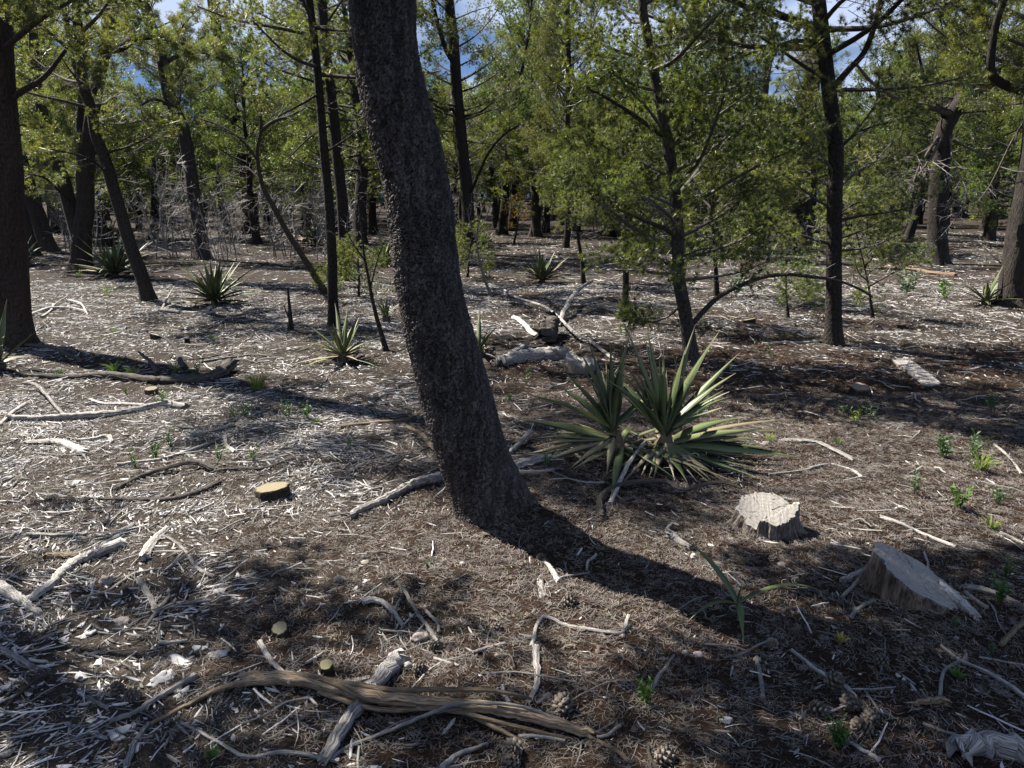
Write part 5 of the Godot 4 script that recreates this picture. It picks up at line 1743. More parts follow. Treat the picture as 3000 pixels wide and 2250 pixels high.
	leaf_to(root, Vector3(-0.267, 0.203, 0), Vector3(-0.487, 0.673, -0.326), 0.10469169460230941, 0.038, 0.0, 2, Vector3(0.257, 0.1, 0.816))
	leaf_to(root, Vector3(0.05, 0.158, 0), Vector3(-0.132, 0.627, -0.02), 0.06672172210012603, 0.052, 0.0, 2, Vector3(-0.201, 0.1, 1.076))
	leaf_to(root, Vector3(0.05, 0.158, 0), Vector3(0.073, 0.639, -0.264), 0.05209674790797922, 0.043, 0.0, 2, Vector3(0.232, 0.1, 0.583))
	leaf_to(root, Vector3(0.05, 0.158, 0), Vector3(0.496, 0.36, -0.337), 0.06647520580133595, 0.042, 0.0, 2, Vector3(0.477, 0.1, 0.427))
	leaf_to(root, Vector3(-0.267, 0.203, 0), Vector3(-0.288, 0.568, -0.309), 0.028704596300950763, 0.046, 0.0, 2, Vector3(0.3, 0.1, 0.091))
	leaf_to(root, Vector3(-0.267, 0.203, 0), Vector3(-0.294, 0.737, -0.082), 0.021685162040226996, 0.054, 0.0, 2, Vector3(0.585, 0.1, 0.845))
	leaf_to(root, Vector3(0.05, 0.158, 0), Vector3(0.011, 0.517, -0.28), 0.07287265587083822, 0.045, 0.0, 2, Vector3(0.062, 0.1, 0.407))
	leaf_to(root, Vector3(0.05, 0.158, 0), Vector3(-0.329, 0.506, -0.011), 0.04560878170910231, 0.045, 0.0, 2, Vector3(0.434, 0.1, 0.673))
	leaf_to(root, Vector3(0.05, 0.158, 0), Vector3(-0.286, 0.51, -0.337), 0.11448761164870544, 0.045, 0.0, 2, Vector3(-0.085, 0.1, 0.746))
	leaf_to(root, Vector3(-0.267, 0.203, 0), Vector3(-0.445, 0.788, -0.05), 0.03, 0.060, 0.0, 5, Vector3(0.333, 0.1, 0.4))
	leaf_to(root, Vector3(-0.267, 0.203, 0), Vector3(-0.208, 0.703, -0.12), 0.02, 0.050, 0.0, 5, Vector3(0.444, 0.1, 0.4))
	leaf_to(root, Vector3(-0.267, 0.203, 0), Vector3(-0.594, 0.557, -0.12), 0.07, 0.060, 0.0, 5, Vector3(0.111, 0.1, 0.4))
	leaf_to(root, Vector3(-0.267, 0.203, 0), Vector3(-0.893, 0.445, 0.02), 0.1, 0.060, 0.0, 5, Vector3(0.111, 0.1, 0.4))
	leaf_to(root, Vector3(-0.267, 0.203, 0), Vector3(-0.53, 0.697, 0.06), 0.05, 0.055, 0.0, 5, Vector3(0.222, 0.1, 0.4))
	leaf_to(root, Vector3(-0.267, 0.203, 0), Vector3(-0.312, 0.5, -0.3), 0.03, 0.050, 0.0, 5, Vector3(-0.667, 0.1, 0.4))
	leaf_to(root, Vector3(-0.267, 0.203, 0), Vector3(-0.61, 0.407, -0.3), 0.08, 0.050, 0.0, 5, Vector3(-0.444, 0.1, 0.4))
	leaf_to(root, Vector3(-0.267, 0.203, 0), Vector3(-0.415, 0.457, 0.12), 0.05, 0.055, 0.0, 5, Vector3(-0.333, 0.1, 0.4))
	leaf_to(root, Vector3(0.053, 0.097, 0), Vector3(0.933, 0.012, 0.02), 0.05, 0.064, 0.0, 3, Vector3(0, 0.2, 0.7))
	leaf_to(root, Vector3(0.053, 0.097, 0), Vector3(0.465, 0.012, 0.3), 0.05, 0.075, 0.04000000000000001, 3, Vector3(0, 0.2, 0.7))
	leaf_to(root, Vector3(0.053, 0.097, 0), Vector3(0.828, 0.15, -0.1), 0.1, 0.052, 0.16000000000000003, 3, Vector3(0, 0.2, 0.7))
	leaf_to(root, Vector3(0.053, 0.097, 0), Vector3(0.671, 0.187, -0.3), 0.12, 0.064, 0.0, 3, Vector3(0, 0.2, 0.7))
	leaf_to(root, Vector3(0.053, 0.097, 0), Vector3(0.77, 0.061, -0.2), 0.08, 0.052, 0.24, 3, Vector3(0, 0.2, 0.7))
	leaf_to(root, Vector3(0.053, 0.097, 0), Vector3(0.803, 0.012, -0.15), 0.06, 0.058, 0.0, 3, Vector3(0, 0.2, 0.7))
	leaf_to(root, Vector3(0.053, 0.097, 0), Vector3(0.65, 0.012, 0.02), 0.05, 0.058, 0.0, 3, Vector3(0, 0.2, 0.7))
	leaf_to(root, Vector3(0.053, 0.097, 0), Vector3(0.838, 0.012, -0.1), 0.04, 0.046, 0.8, 3, Vector3(0, 0.2, 0.7))
	leaf_to(root, Vector3(0.053, 0.097, 0), Vector3(0.941, 0.187, -0.25), 0.08, 0.040, 0.8, 3, Vector3(0, 0.2, 0.7))
	leaf_to(root, Vector3(0.036, 0.125, 0.08), Vector3(0.107, 0.012, 0.42), 0.09, 0.069, 0.037500000000000006, 4, Vector3(0, 0, 0.9))
	leaf_to(root, Vector3(0.036, 0.125, 0.08), Vector3(0.248, 0.012, 0.34), 0.06, 0.046, 0.75, 4, Vector3(0, 0, 0.9))
	leaf_to(root, Vector3(0.036, 0.125, 0.08), Vector3(-0.063, 0.053, 0.25), 0.2, 0.064, 0.07500000000000001, 4, Vector3(0, 0, 0.9))
	leaf_to(root, Vector3(0.036, 0.125, 0.08), Vector3(0.166, 0.012, 0.4), 0.06, 0.035, 0.75, 4, Vector3(0, 0, 0.9))
	leaf_to(root, Vector3(0.036, 0.125, 0.08), Vector3(0.323, 0.012, 0.4), 0.06, 0.040, 0.75, 4, Vector3(0, 0, 0.9))
	leaf_to(root, Vector3(0.036, 0.125, 0.08), Vector3(-0.136, 0.012, 0.3), 0.16, 0.046, 0.75, 4, Vector3(0, 0, 0.9))
	leaf_to(root, Vector3(0.036, 0.125, 0.08), Vector3(-0.237, 0.012, 0.38), 0.1, 0.035, 0.75, 4, Vector3(0, 0, 0.9))
	leaf_to(root, Vector3(0.036, 0.125, 0.08), Vector3(0.043, 0.012, 0.38), 0.1, 0.035, 0.75, 4, Vector3(0, 0, 0.9))
	leaf_to(root, Vector3(0.036, 0.125, 0.08), Vector3(0.314, 0.012, 0.2), 0.09, 0.058, 0.07500000000000001, 4, Vector3(0, 0, 0.9))
	leaf_to(root, Vector3(0.036, 0.125, 0.08), Vector3(-0.101, 0.012, 0.35), 0.12, 0.040, 0.6000000000000001, 4, Vector3(0, 0, 0.9))
	leaf_to(root, Vector3(-0.271, 0.156, 0.04), Vector3(-0.852, 0.226, -0.12), 0.04, 0.058, 0.06999999999999999, 3, Vector3(0, 0.2, 0.9))
	leaf_to(root, Vector3(-0.271, 0.156, 0.04), Vector3(-0.732, 0.136, -0.02), 0.05, 0.052, 0.06999999999999999, 3, Vector3(0, 0.2, 0.9))
	leaf_to(root, Vector3(-0.271, 0.156, 0.04), Vector3(-0.639, 0.018, 0.05), 0.04, 0.058, 0.0, 3, Vector3(0, 0.2, 0.9))
	leaf_to(root, Vector3(-0.271, 0.156, 0.04), Vector3(-0.767, 0.089, 0.02), 0.07, 0.046, 0.63, 3, Vector3(0, 0.2, 0.9))
	leaf_to(root, Vector3(-0.271, 0.156, 0.04), Vector3(-0.684, 0.012, 0.1), 0.05, 0.040, 0.63, 3, Vector3(0, 0.2, 0.9))
	leaf_to(root, Vector3(-0.271, 0.156, 0.04), Vector3(-0.896, 0.012, 0), 0.03, 0.040, 0.7, 3, Vector3(0, 0.2, 0.9))
	leaf_to(root, Vector3(-0.271, 0.156, 0.04), Vector3(-0.741, 0.012, 0.12), 0.04, 0.035, 0.7, 3, Vector3(0, 0.2, 0.9))
	leaf_to(root, Vector3(-0.271, 0.156, 0.04), Vector3(-0.549, 0.012, 0.2), 0.05, 0.040, 0.63, 3, Vector3(0, 0.2, 0.9))
	leaf_to(root, Vector3(-0.271, 0.156, 0.04), Vector3(-0.338, 0.012, 0.3), 0.1, 0.040, 0.7, 3, Vector3(0, 0.2, 0.9))
	leaf_to(root, Vector3(-0.271, 0.156, 0.04), Vector3(-0.417, 0.254, -0.4), 0.1, 0.052, 0.0, 3, Vector3(0, 0.2, 0.9))
	leaf_to(root, Vector3(-0.271, 0.156, 0.04), Vector3(-0.191, 0.356, -0.5), 0.06, 0.052, 0.0, 3, Vector3(0, 0.2, 0.9))
	leaf_to(root, Vector3(-0.165, 0.1, -0.019), Vector3(0.65, 0.052, -0.33), 0.07, 0.043, 0.75, 1)
	leaf_to(root, Vector3(0.089, 0.084, -0.01), Vector3(0.774, 0.056, -0.191), 0.03, 0.030, 0.1, 1)
	leaf_to(root, Vector3(-0.16, 0.093, 0), Vector3(0.633, 0.023, -0.016), 0.02, 0.040, 0.1, 1)
	leaf_to(root, Vector3(0.089, 0.066, 0.01), Vector3(0.58, 0.063, 0.115), 0.06, 0.032, 0.75, 1)
	leaf_to(root, Vector3(-0.165, 0.067, 0.02), Vector3(0.596, 0.034, 0.274), 0.06, 0.030, 0.1, 1)
	leaf_to(root, Vector3(0.079, 0.089, 0.028), Vector3(0.523, 0.036, 0.418), 0.03, 0.045, 0.1, 1)
	leaf_to(root, Vector3(-0.179, 0.106, 0.034), Vector3(0.363, 0.043, 0.486), 0.04, 0.039, 0.75, 1)
	leaf_to(root, Vector3(0.062, 0.093, 0.038), Vector3(0.213, 0.048, 0.554), 0.03, 0.030, 0.1, 1)
	leaf_to(root, Vector3(-0.198, 0.094, 0.04), Vector3(0.044, 0.049, 0.511), 0.06, 0.033, 0.1, 1)
	leaf_to(root, Vector3(0.042, 0.093, 0.039), Vector3(-0.094, 0.05, 0.453), 0.07, 0.035, 0.75, 1)
	leaf_to(root, Vector3(-0.218, 0.097, 0.036), Vector3(-0.358, 0.016, 0.653), 0.03, 0.048, 0.1, 1)
	leaf_to(root, Vector3(0.024, 0.081, 0.03), Vector3(-0.394, 0.039, 0.403), 0.04, 0.037, 0.1, 1)
	leaf_to(root, Vector3(-0.233, 0.108, 0.022), Vector3(-0.545, 0.055, 0.325), 0.03, 0.044, 0.75, 1)
	leaf_to(root, Vector3(0.012, 0.077, 0.013), Vector3(-0.511, 0.048, 0.15), 0.03, 0.039, 0.1, 1)
	leaf_to(root, Vector3(-0.24, 0.086, 0.004), Vector3(-0.714, 0.054, 0.038), 0.05, 0.037, 0.1, 1)
	leaf_to(root, Vector3(0.011, 0.098, -0.007), Vector3(-0.786, 0.049, -0.142), 0.07, 0.035, 0.75, 1)
	leaf_to(root, Vector3(-0.237, 0.092, -0.016), Vector3(-0.489, 0.049, -0.225), 0.04, 0.034, 0.1, 1)
	leaf_to(root, Vector3(0.019, 0.061, -0.025), Vector3(-0.633, 0.022, -0.489), 0.07, 0.033, 0.1, 1)
	leaf_to(root, Vector3(-0.224, 0.105, -0.032), Vector3(-0.474, 0.062, -0.613), 0.02, 0.041, 0.75, 1)
	leaf_to(root, Vector3(0.035, 0.069, -0.037), Vector3(-0.264, 0.057, -0.644), 0.07, 0.033, 0.1, 1)
	leaf_to(root, Vector3(-0.205, 0.102, -0.04), Vector3(-0.065, 0.061, -0.584), 0.03, 0.046, 0.1, 1)
	leaf_to(root, Vector3(0.055, 0.07, -0.04), Vector3(0.11, 0.025, -0.701), 0.05, 0.031, 0.75, 1)
	leaf_to(root, Vector3(-0.185, 0.108, -0.037), Vector3(0.284, 0.05, -0.629), 0.03, 0.031, 0.1, 1)
	leaf_to(root, Vector3(0.073, 0.09, -0.032), Vector3(0.336, 0.022, -0.413), 0.03, 0.032, 0.1, 1)
	leaf_to(root, Vector3(-0.169, 0.102, -0.025), Vector3(0.553, 0.032, -0.417), 0.03, 0.039, 0.75, 1)
	leaf_to(root, Vector3(0.086, 0.062, -0.017), Vector3(0.644, 0.029, -0.282), 0.05, 0.034, 0.1, 1)
	g = Geo.new()
	g.tube(PackedVector3Array([Vector3(0.03, -0.05, 0), Vector3(0.05, 0.06, 0), Vector3(0.06, 0.16, 0)]), PackedFloat32Array([0.10, 0.08, 0.03]), 12, Color(0.10, 0.075, 0.05), 0.3, n_fine, 2.0)
	g.tube(PackedVector3Array([Vector3(-0.25, -0.05, 0), Vector3(-0.25, 0.07, 0), Vector3(-0.25, 0.17, 0)]), PackedFloat32Array([0.08, 0.07, 0.025]), 12, Color(0.10, 0.075, 0.05), 0.3, n_fine, 4.0)
	part("stem", g.mesh(mat.twig), root)
	rng.seed = 441
	root = thing("yucca", "small drooping yucca with five limp leaves in front of the stumps", "yucca", on_ground(Vector3(0.894, 0, -2.659)), "banana yuccas growing in the clearing")
	leaf_to(root, Vector3(0, 0.045, 0), Vector3(-0.152, 0.171, -0.3), 0.22, 0.028, 0.05, 9)
	leaf_to(root, Vector3(0, 0.045, 0), Vector3(-0.226, 0.012, 0.1), 0.38, 0.026, 0.05, 9)
	leaf_to(root, Vector3(0, 0.045, 0), Vector3(-0.04, 0.012, 0.22), 0.3, 0.026, 0.05, 9)
	leaf_to(root, Vector3(0, 0.045, 0), Vector3(0.414, 0.012, -0.12), 0.3, 0.024, 0.05, 9)
	leaf_to(root, Vector3(0, 0.045, 0), Vector3(-0.024, 0.108, -0.1), 0.1, 0.017, 0.05, 9)
	leaf_to(root, Vector3(0, 0.045, 0), Vector3(0.013, 0.138, 0), 0.05, 0.022, 0.05, 9)
	stump("weathered grey stump with a stepped top behind the drooping yucca", Vector3(1.263, 0, -3.417), 0.142, 0.135, 0.0, 0.078, Vector2(-0.02, -0.4), 0.3, Vector3(1.05, 0.055, 0.055), Color(0.33, 0.32, 0.305), Color(0.2, 0.175, 0.155), 501, false)
	stump("weathered grey stump sawn at a steep slant near the right edge", Vector3(1.656, 0, -2.757), 0.175, 0.115, -0.52, 0.087, Vector2(-0.52, -0.1), 0.22, Vector3(0, 0, 0), Color(0.33, 0.32, 0.305), Color(0.19, 0.145, 0.115), 502, false)
	stump("small sawn stump with a pale yellow top left of the leaning trunk", Vector3(-1.322, 0, -3.843), 0.092, 0.078, 0.2, 0.056, Vector2(0.1, 0.05), 0.12, Vector3(0, 0, 0), Color(0.27, 0.235, 0.16), Color(0.07, 0.058, 0.05), 503, true)
	stump("small round sawn stump with a pale top above the long grey branch", Vector3(-2.984, 0, -5.972), 0.050, 0.045, 0.0, 0.046, Vector2(0, -0.15), 0.1, Vector3(0, 0, 0), Color(0.27, 0.235, 0.185), Color(0.12, 0.1, 0.08), 504, true)
	stump("little slanted stump on the sunny litter left of the big yucca", Vector3(-4.061, 0, -8.433), 0.080, 0.056, 0.4, 0.048, Vector2(-0.35, 0.1), 0.15, Vector3(0, 0, 0), Color(0.42, 0.39, 0.35), Color(0.08, 0.065, 0.055), 505, true)
	stump("thumb-sized cut sapling stump above the split log, farther from it", Vector3(-0.866, 0, -2.473), 0.028, 0.025, 0.0, 0.026, Vector2(0.0, -0.5), 0.05, Vector3(0, 0, 0), Color(0.22, 0.21, 0.15), Color(0.09, 0.08, 0.06), 506, true)
	stump("thumb-sized cut sapling stump just above the split log", Vector3(-0.642, 0, -2.261), 0.022, 0.020, 0.0, 0.026, Vector2(0.0, -0.4), 0.05, Vector3(0, 0, 0), Color(0.3, 0.28, 0.17), Color(0.1, 0.09, 0.06), 507, true)
	stump("brown round stump in shade below the straight lichened trunk", Vector3(2.917, 0, -6.062), 0.074, 0.066, 0.0, 0.058, Vector2(0.02, -0.3), 0.15, Vector3(0, 0, 0), Color(0.27, 0.22, 0.18), Color(0.09, 0.07, 0.055), 508, true)
	stump("tiny wedge-topped stump right of the young pine", Vector3(3.024, 0, -9.447), 0.077, 0.054, 0.0, 0.059, Vector2(0.2, 0.15), 0.05, Vector3(0, 0, 0), Color(0.38, 0.33, 0.22), Color(0.08, 0.06, 0.05), 509, true)
	stump("tiny dark stump on soil right of the straight lichened trunk", Vector3(4.793, 0, -9.106), 0.057, 0.051, 0.0, 0.051, Vector2(0, 0.1), 0.1, Vector3(0, 0, 0), Color(0.12, 0.1, 0.085), Color(0.06, 0.05, 0.04), 510, true)
	stump("tiny upright peg of a cut sapling left of the big yucca", Vector3(-3.583, 0, -8.105), 0.026, 0.026, 0.0, 0.066, Vector2(0, 0.1), 0.05, Vector3(0, 0, 0), Color(0.2, 0.17, 0.14), Color(0.06, 0.05, 0.042), 511, true)
	stick("split_log", "split juniper log in brown and grey strands across the foreground", [Vector3(-0.904, 0, -2.195), Vector3(-0.718, 0.02, -2.161), Vector3(-0.505, 0.03, -2.096), Vector3(-0.298, 0.035, -2.051), Vector3(-0.101, 0.03, -2.033), Vector3(0.069, 0.02, -1.995), Vector3(0.24, 0, -1.958)], 0.0281, 0.0170, "brown", [[Vector3(-0.626, 0.03, -2.161), Vector3(-0.399, 0.055, -2.091), Vector3(-0.203, 0.06, -2.082), Vector3(-0.053, 0.05, -2.069), Vector3(0.063, 0.03, -2.08)], [Vector3(-0.631, 0.01, -2.119), Vector3(-0.42, 0.02, -2.04), Vector3(-0.228, 0.03, -2.025), Vector3(-0.009, 0.02, -1.966), Vector3(0.175, 0, -1.942)], [Vector3(-0.849, 0.02, -2.185), Vector3(-0.618, 0.05, -2.128), Vector3(-0.452, 0.05, -2.055), Vector3(-0.301, 0.04, -2.025)], [Vector3(-0.155, 0.02, -2.025), Vector3(-0.051, 0.01, -1.966), Vector3(0.033, 0, -1.918)]])
	stick("fallen_branch", "twin grey strands bowing below the split juniper log", [Vector3(-0.545, 0, -1.831), Vector3(-0.48, 0, -1.902), Vector3(-0.382, 0.02, -1.942), Vector3(-0.265, 0.05, -1.97), Vector3(-0.154, 0.06, -2.016), Vector3(0.045, 0.05, -2.004), Vector3(0.239, 0, -1.954)], 0.0073, 0.0051, "grey", [[Vector3(-0.552, 0, -1.857), Vector3(-0.441, 0, -1.918), Vector3(-0.352, 0.02, -1.974), Vector3(-0.261, 0.04, -1.995), Vector3(-0.154, 0.05, -2.008)]])
	stick("straight_log", "straight weathered log lying under the split juniper log", [Vector3(-0.401, 0, -2.33), Vector3(-0.444, 0, -2.225), Vector3(-0.483, 0, -2.119), Vector3(-0.521, 0, -1.946), Vector3(-0.545, 0, -1.84)], 0.0335, 0.0178, "grey")
	stick("fallen_branch", "long pale curved branch in the bottom left foreground", [Vector3(-1.028, 0, -1.995), Vector3(-0.889, 0, -1.91), Vector3(-0.773, 0, -1.842), Vector3(-0.664, 0, -1.857), Vector3(-0.503, 0, -1.838)], 0.0052, 0.0081, "pale")
	stick("fallen_branch", "pale curled stick at the bottom edge below the split log", [Vector3(-0.2, 0, -1.82), Vector3(-0.159, 0, -1.876), Vector3(-0.073, 0, -1.918)], 0.0112, 0.0050, "pale", [[Vector3(-0.193, 0, -1.831), Vector3(-0.143, 0, -1.84), Vector3(-0.082, 0, -1.872)]])
	stick("fallen_branch", "crooked pale twig bent like a hook in front of the trunk", [Vector3(0.074, 0, -2.405), Vector3(0.096, 0, -2.544), Vector3(0.128, 0, -2.585), Vector3(0.202, 0, -2.55), Vector3(0.286, 0, -2.5), Vector3(0.394, 0, -2.47), Vector3(0.419, 0, -2.491), Vector3(0.45, 0.02, -2.569)], 0.0081, 0.0075, "pale")
	stick("fallen_branch", "dark flat strip of wood leading up from the split log", [Vector3(0.086, 0, -2.394), Vector3(0.085, 0, -2.207), Vector3(0.057, 0, -2.105)], 0.0121, 0.0072, "grey")
	stick("long_log", "long grey weathered branch lying across the left litter", [Vector3(-3.674, 0, -5.238), Vector3(-3.458, 0, -5.262), Vector3(-3.209, 0, -5.285), Vector3(-3.019, 0, -5.333), Vector3(-2.831, 0, -5.443), Vector3(-2.701, 0, -5.583), Vector3(-2.533, 0, -5.544)], 0.0285, 0.0364, "grey", [[Vector3(-4.074, 0.05, -6.062), Vector3(-3.948, 0.05, -6.002), Vector3(-3.757, 0.04, -5.813), Vector3(-3.483, 0.02, -5.505), Vector3(-3.312, 0, -5.333)]])
	stick("long_log", "dark log with two upright twigs lying in shade at left", [Vector3(-4.405, 0, -6.606), Vector3(-3.995, 0, -6.553), Vector3(-3.612, 0, -6.483), Vector3(-3.22, 0, -6.415), Vector3(-2.878, 0, -6.381), Vector3(-2.673, 0, -6.483), Vector3(-2.611, 0.03, -6.734)], 0.0202, 0.0617, "dark", [[Vector3(-2.993, 0.05, -6.624), Vector3(-3.212, 0.1, -7.044), Vector3(-3.361, 0.16, -7.251), Vector3(-3.62, 0.22, -7.516)], [Vector3(-3.209, 0.03, -6.589), Vector3(-3.402, 0.07, -6.847), Vector3(-3.602, 0.12, -7.064)]])
	stick("fallen_branch", "thin dark branch lying at the foot of the reddish trunk", [Vector3(-5.532, 0, -8.052), Vector3(-4.972, 0, -7.824), Vector3(-4.235, 0, -7.209)], 0.0305, 0.0165, "dark")
	stick("fallen_branch", "thin grey stick on the litter right of the dark log", [Vector3(-3.083, 0, -7.188), Vector3(-2.71, 0, -7.47), Vector3(-2.455, 0, -7.516)], 0.0137, 0.0114, "grey")
	stick("fallen_branch", "lichened dark branch arching left of the pale sawn stump", [Vector3(-2.226, 0, -3.909), Vector3(-2.174, 0, -4.086), Vector3(-2.03, 0.02, -4.168), Vector3(-1.903, 0.02, -4.214), Vector3(-1.752, 0, -4.16)], 0.0140, 0.0181, "dark", [[Vector3(-2.226, 0, -3.909), Vector3(-2.154, 0, -3.765), Vector3(-2.086, 0, -3.619)]])
	stick("fallen_branch", "lichened dark branch below the arching one, left of the stump", [Vector3(-2.22, 0, -3.753), Vector3(-2.004, 0, -3.734), Vector3(-1.863, 0, -3.753), Vector3(-1.787, 0, -3.81), Vector3(-1.726, 0, -3.909), Vector3(-1.68, 0, -4.013)], 0.0120, 0.0159, "dark", [[Vector3(-1.875, 0, -3.753), Vector3(-1.879, 0, -3.876), Vector3(-2.017, 0, -4.049)]])
	stick("fallen_branch", "thin forked dark branch behind the pale sawn stump", [Vector3(-1.749, 0, -4.153), Vector3(-1.62, 0, -4.198), Vector3(-1.493, 0, -4.206), Vector3(-1.358, 0, -4.375)], 0.0115, 0.0069, "dark", [[Vector3(-1.62, 0, -4.198), Vector3(-1.426, 0, -4.108), Vector3(-1.267, 0, -4.123)]])
	stick("long_log", "crumbling pale branch slanting over the lower left litter", [Vector3(-1.951, 0, -2.7), Vector3(-1.922, 0, -2.817), Vector3(-1.943, 0, -2.926), Vector3(-1.939, 0, -3.026), Vector3(-1.905, 0, -3.096), Vector3(-1.84, 0, -3.216)], 0.0157, 0.0261, "pale")
	stick("long_log", "twisted pale branch cut by the left edge, low in view", [Vector3(-2.175, 0, -2.84), Vector3(-2.002, 0, -2.722), Vector3(-1.938, 0, -2.679), Vector3(-1.84, 0, -2.605)], 0.0257, 0.0098, "pale")
	stick("fallen_branch", "thin wavy grey branch right of the crumbling pale branch", [Vector3(-1.762, 0, -2.729), Vector3(-1.717, 0, -2.75), Vector3(-1.679, 0, -2.798), Vector3(-1.664, 0, -2.89), Vector3(-1.647, 0, -2.955), Vector3(-1.579, 0, -2.996)], 0.0079, 0.0074, "grey")
	stick("fallen_branch", "short bright thick stick right of the crumbling branch top", [Vector3(-1.67, 0, -3.1), Vector3(-1.692, 0, -3.24), Vector3(-1.689, 0, -3.375)], 0.0215, 0.0123, "pale")
	stick("fallen_branch", "knobbly twig running down right from the bright stick", [Vector3(-1.757, 0, -3.349), Vector3(-1.633, 0, -3.264), Vector3(-1.506, 0, -3.146), Vector3(-1.384, 0, -2.988), Vector3(-1.285, 0, -2.922)], 0.0068, 0.0096, "grey")
	stick("fallen_branch", "smooth grey branch in the lower left pointing at the split log", [Vector3(-1.251, 0, -1.999), Vector3(-1.189, 0, -2.051), Vector3(-1.146, 0, -2.119), Vector3(-1.088, 0, -2.225)], 0.0069, 0.0123, "grey")
	stick("fallen_branch", "brown half-round branch leading to the split log's left end", [Vector3(-1.12, 0, -1.997), Vector3(-1.031, 0, -2.087), Vector3(-0.973, 0, -2.142), Vector3(-0.907, 0, -2.185)], 0.0078, 0.0131, "brown")
	stick("fallen_branch", "pale forked stick resting on the split log's left end", [Vector3(-0.925, 0, -2.425), Vector3(-0.859, 0, -2.33), Vector3(-0.783, 0.02, -2.225), Vector3(-0.73, 0.03, -2.133)], 0.0112, 0.0055, "pale", [[Vector3(-0.946, 0, -2.357), Vector3(-0.911, 0, -2.351), Vector3(-0.876, 0, -2.346)]])
	stick("fallen_branch", "dark angular branch at the bottom left edge of view", [Vector3(-1.111, 0, -1.82), Vector3(-1.132, 0, -1.914), Vector3(-1.133, 0, -1.995)], 0.0104, 0.0078, "grey")
	stick("long_log", "grey log running left from the base of the leaning trunk", [Vector3(-0.357, 0, -4.035), Vector3(-0.452, 0, -3.992), Vector3(-0.528, 0, -3.944), Vector3(-0.604, 0, -3.856), Vector3(-0.672, 0, -3.753), Vector3(-0.787, 0, -3.613), Vector3(-0.822, 0, -3.515)], 0.0384, 0.0184, "grey")
	stick("long_log", "grey log end poking out right of the leaning trunk", [Vector3(-0.006, 0, -4.183), Vector3(0.181, 0, -4.309), Vector3(0.308, 0, -4.342)], 0.0397, 0.0239, "grey", [[Vector3(0.011, 0, -4.138), Vector3(0.146, 0, -4.108), Vector3(0.243, 0, -4.138)]])
	stick("fallen_branch", "knobbly grey twig rising right of the leaning trunk", [Vector3(-0.047, 0, -4.442), Vector3(0.042, 0.02, -4.601), Vector3(0.122, 0.04, -4.79)], 0.0140, 0.0168, "grey", [[Vector3(-0.035, 0, -4.442), Vector3(0.07, 0, -4.459), Vector3(0.217, 0, -4.477)]])
	stick("fallen_branch", "thin dark twig slanting up left of the trunk base", [Vector3(-0.946, 0, -3.862), Vector3(-0.82, 0, -3.916), Vector3(-0.736, 0.02, -4.035), Vector3(-0.655, 0.05, -4.358)], 0.0077, 0.0051, "dark")
	stick("fallen_branch", "brown arched stick touching the left side of the trunk", [Vector3(-0.726, 0.04, -4.942), Vector3(-0.59, 0.05, -4.742), Vector3(-0.451, 0, -4.408)], 0.0096, 0.0156, "brown")
	stick("broken_log", "dark split log behind the two-headed yucca", [Vector3(-0.098, 0, -7.003), Vector3(0.018, 0, -7.167), Vector3(0.223, 0, -7.337), Vector3(0.395, 0, -7.426), Vector3(0.525, 0, -7.47)], 0.0587, 0.0795, "grey", [[Vector3(-0.074, 0, -7.294), Vector3(0.067, 0.03, -7.608), Vector3(0.168, 0.06, -7.824)]])
	stick("fallen_branch", "grey branch with a raised tip springing from the broken log", [Vector3(0.564, 0, -9.172), Vector3(0.753, 0.12, -10.127), Vector3(0.991, 0.18, -11.292), Vector3(1.289, 0.24, -12.147)], 0.0345, 0.0270, "grey")
	stick("fallen_branch", "long thin dead stick leaning over the broken log", [Vector3(1.008, 0, -7.294), Vector3(0.868, 0.04, -7.899), Vector3(0.695, 0.08, -8.433), Vector3(0.576, 0.1, -9.273), Vector3(0.421, 0.08, -10.546), Vector3(0.099, 0.06, -11.342), Vector3(-0.124, 0.05, -12.501)], 0.0166, 0.0186, "grey")
	stick("fallen_branch", "pale crooked stick behind the broken log", [Vector3(0.025, 0, -9.813), Vector3(0.13, 0, -9.447), Vector3(0.241, 0, -8.727), Vector3(0.344, 0, -8.548)], 0.0331, 0.0226, "pale")
	stick("broken_log", "black hollow log butt standing behind the broken log", [Vector3(0.37, 0, -8.158), Vector3(0.417, 0.06, -8.49), Vector3(0.461, 0.13, -8.727)], 0.1111, 0.0984, "dark")
	stick("fallen_branch", "reddish peeling log far back near the shaggy juniper", [Vector3(8.458, 0, -17.219), Vector3(8.804, 0, -16.462), Vector3(8.826, 0, -15.672), Vector3(8.95, 0, -15.215)], 0.0381, 0.0507, "red")
	stick("fallen_branch", "white curved stick left of the straight lichened trunk", [Vector3(2.762, 0, -8.078), Vector3(2.966, 0, -8.052), Vector3(3.143, 0, -8.105), Vector3(3.451, 0, -8.184)], 0.0122, 0.0155, "pale")
	stick("fallen_branch", "grey twig running right from the yucca's right leaves", [Vector3(1.815, 0, -4.771), Vector3(1.942, 0, -4.694), Vector3(2.023, 0, -4.629), Vector3(2.129, 0, -4.417)], 0.0131, 0.0156, "grey")
	stick("fallen_branch", "short pale twig with a bent end on shaded soil", [Vector3(1.961, 0, -4.333), Vector3(2.056, 0, -4.253), Vector3(2.045, 0, -4.093)], 0.0085, 0.0113, "pale")
	stick("fallen_branch", "long pale twig below the yucca's right leaves", [Vector3(1.527, 0, -4.175), Vector3(1.742, 0, -4.206), Vector3(1.833, 0, -4.261), Vector3(1.941, 0, -4.333)], 0.0083, 0.0102, "grey")
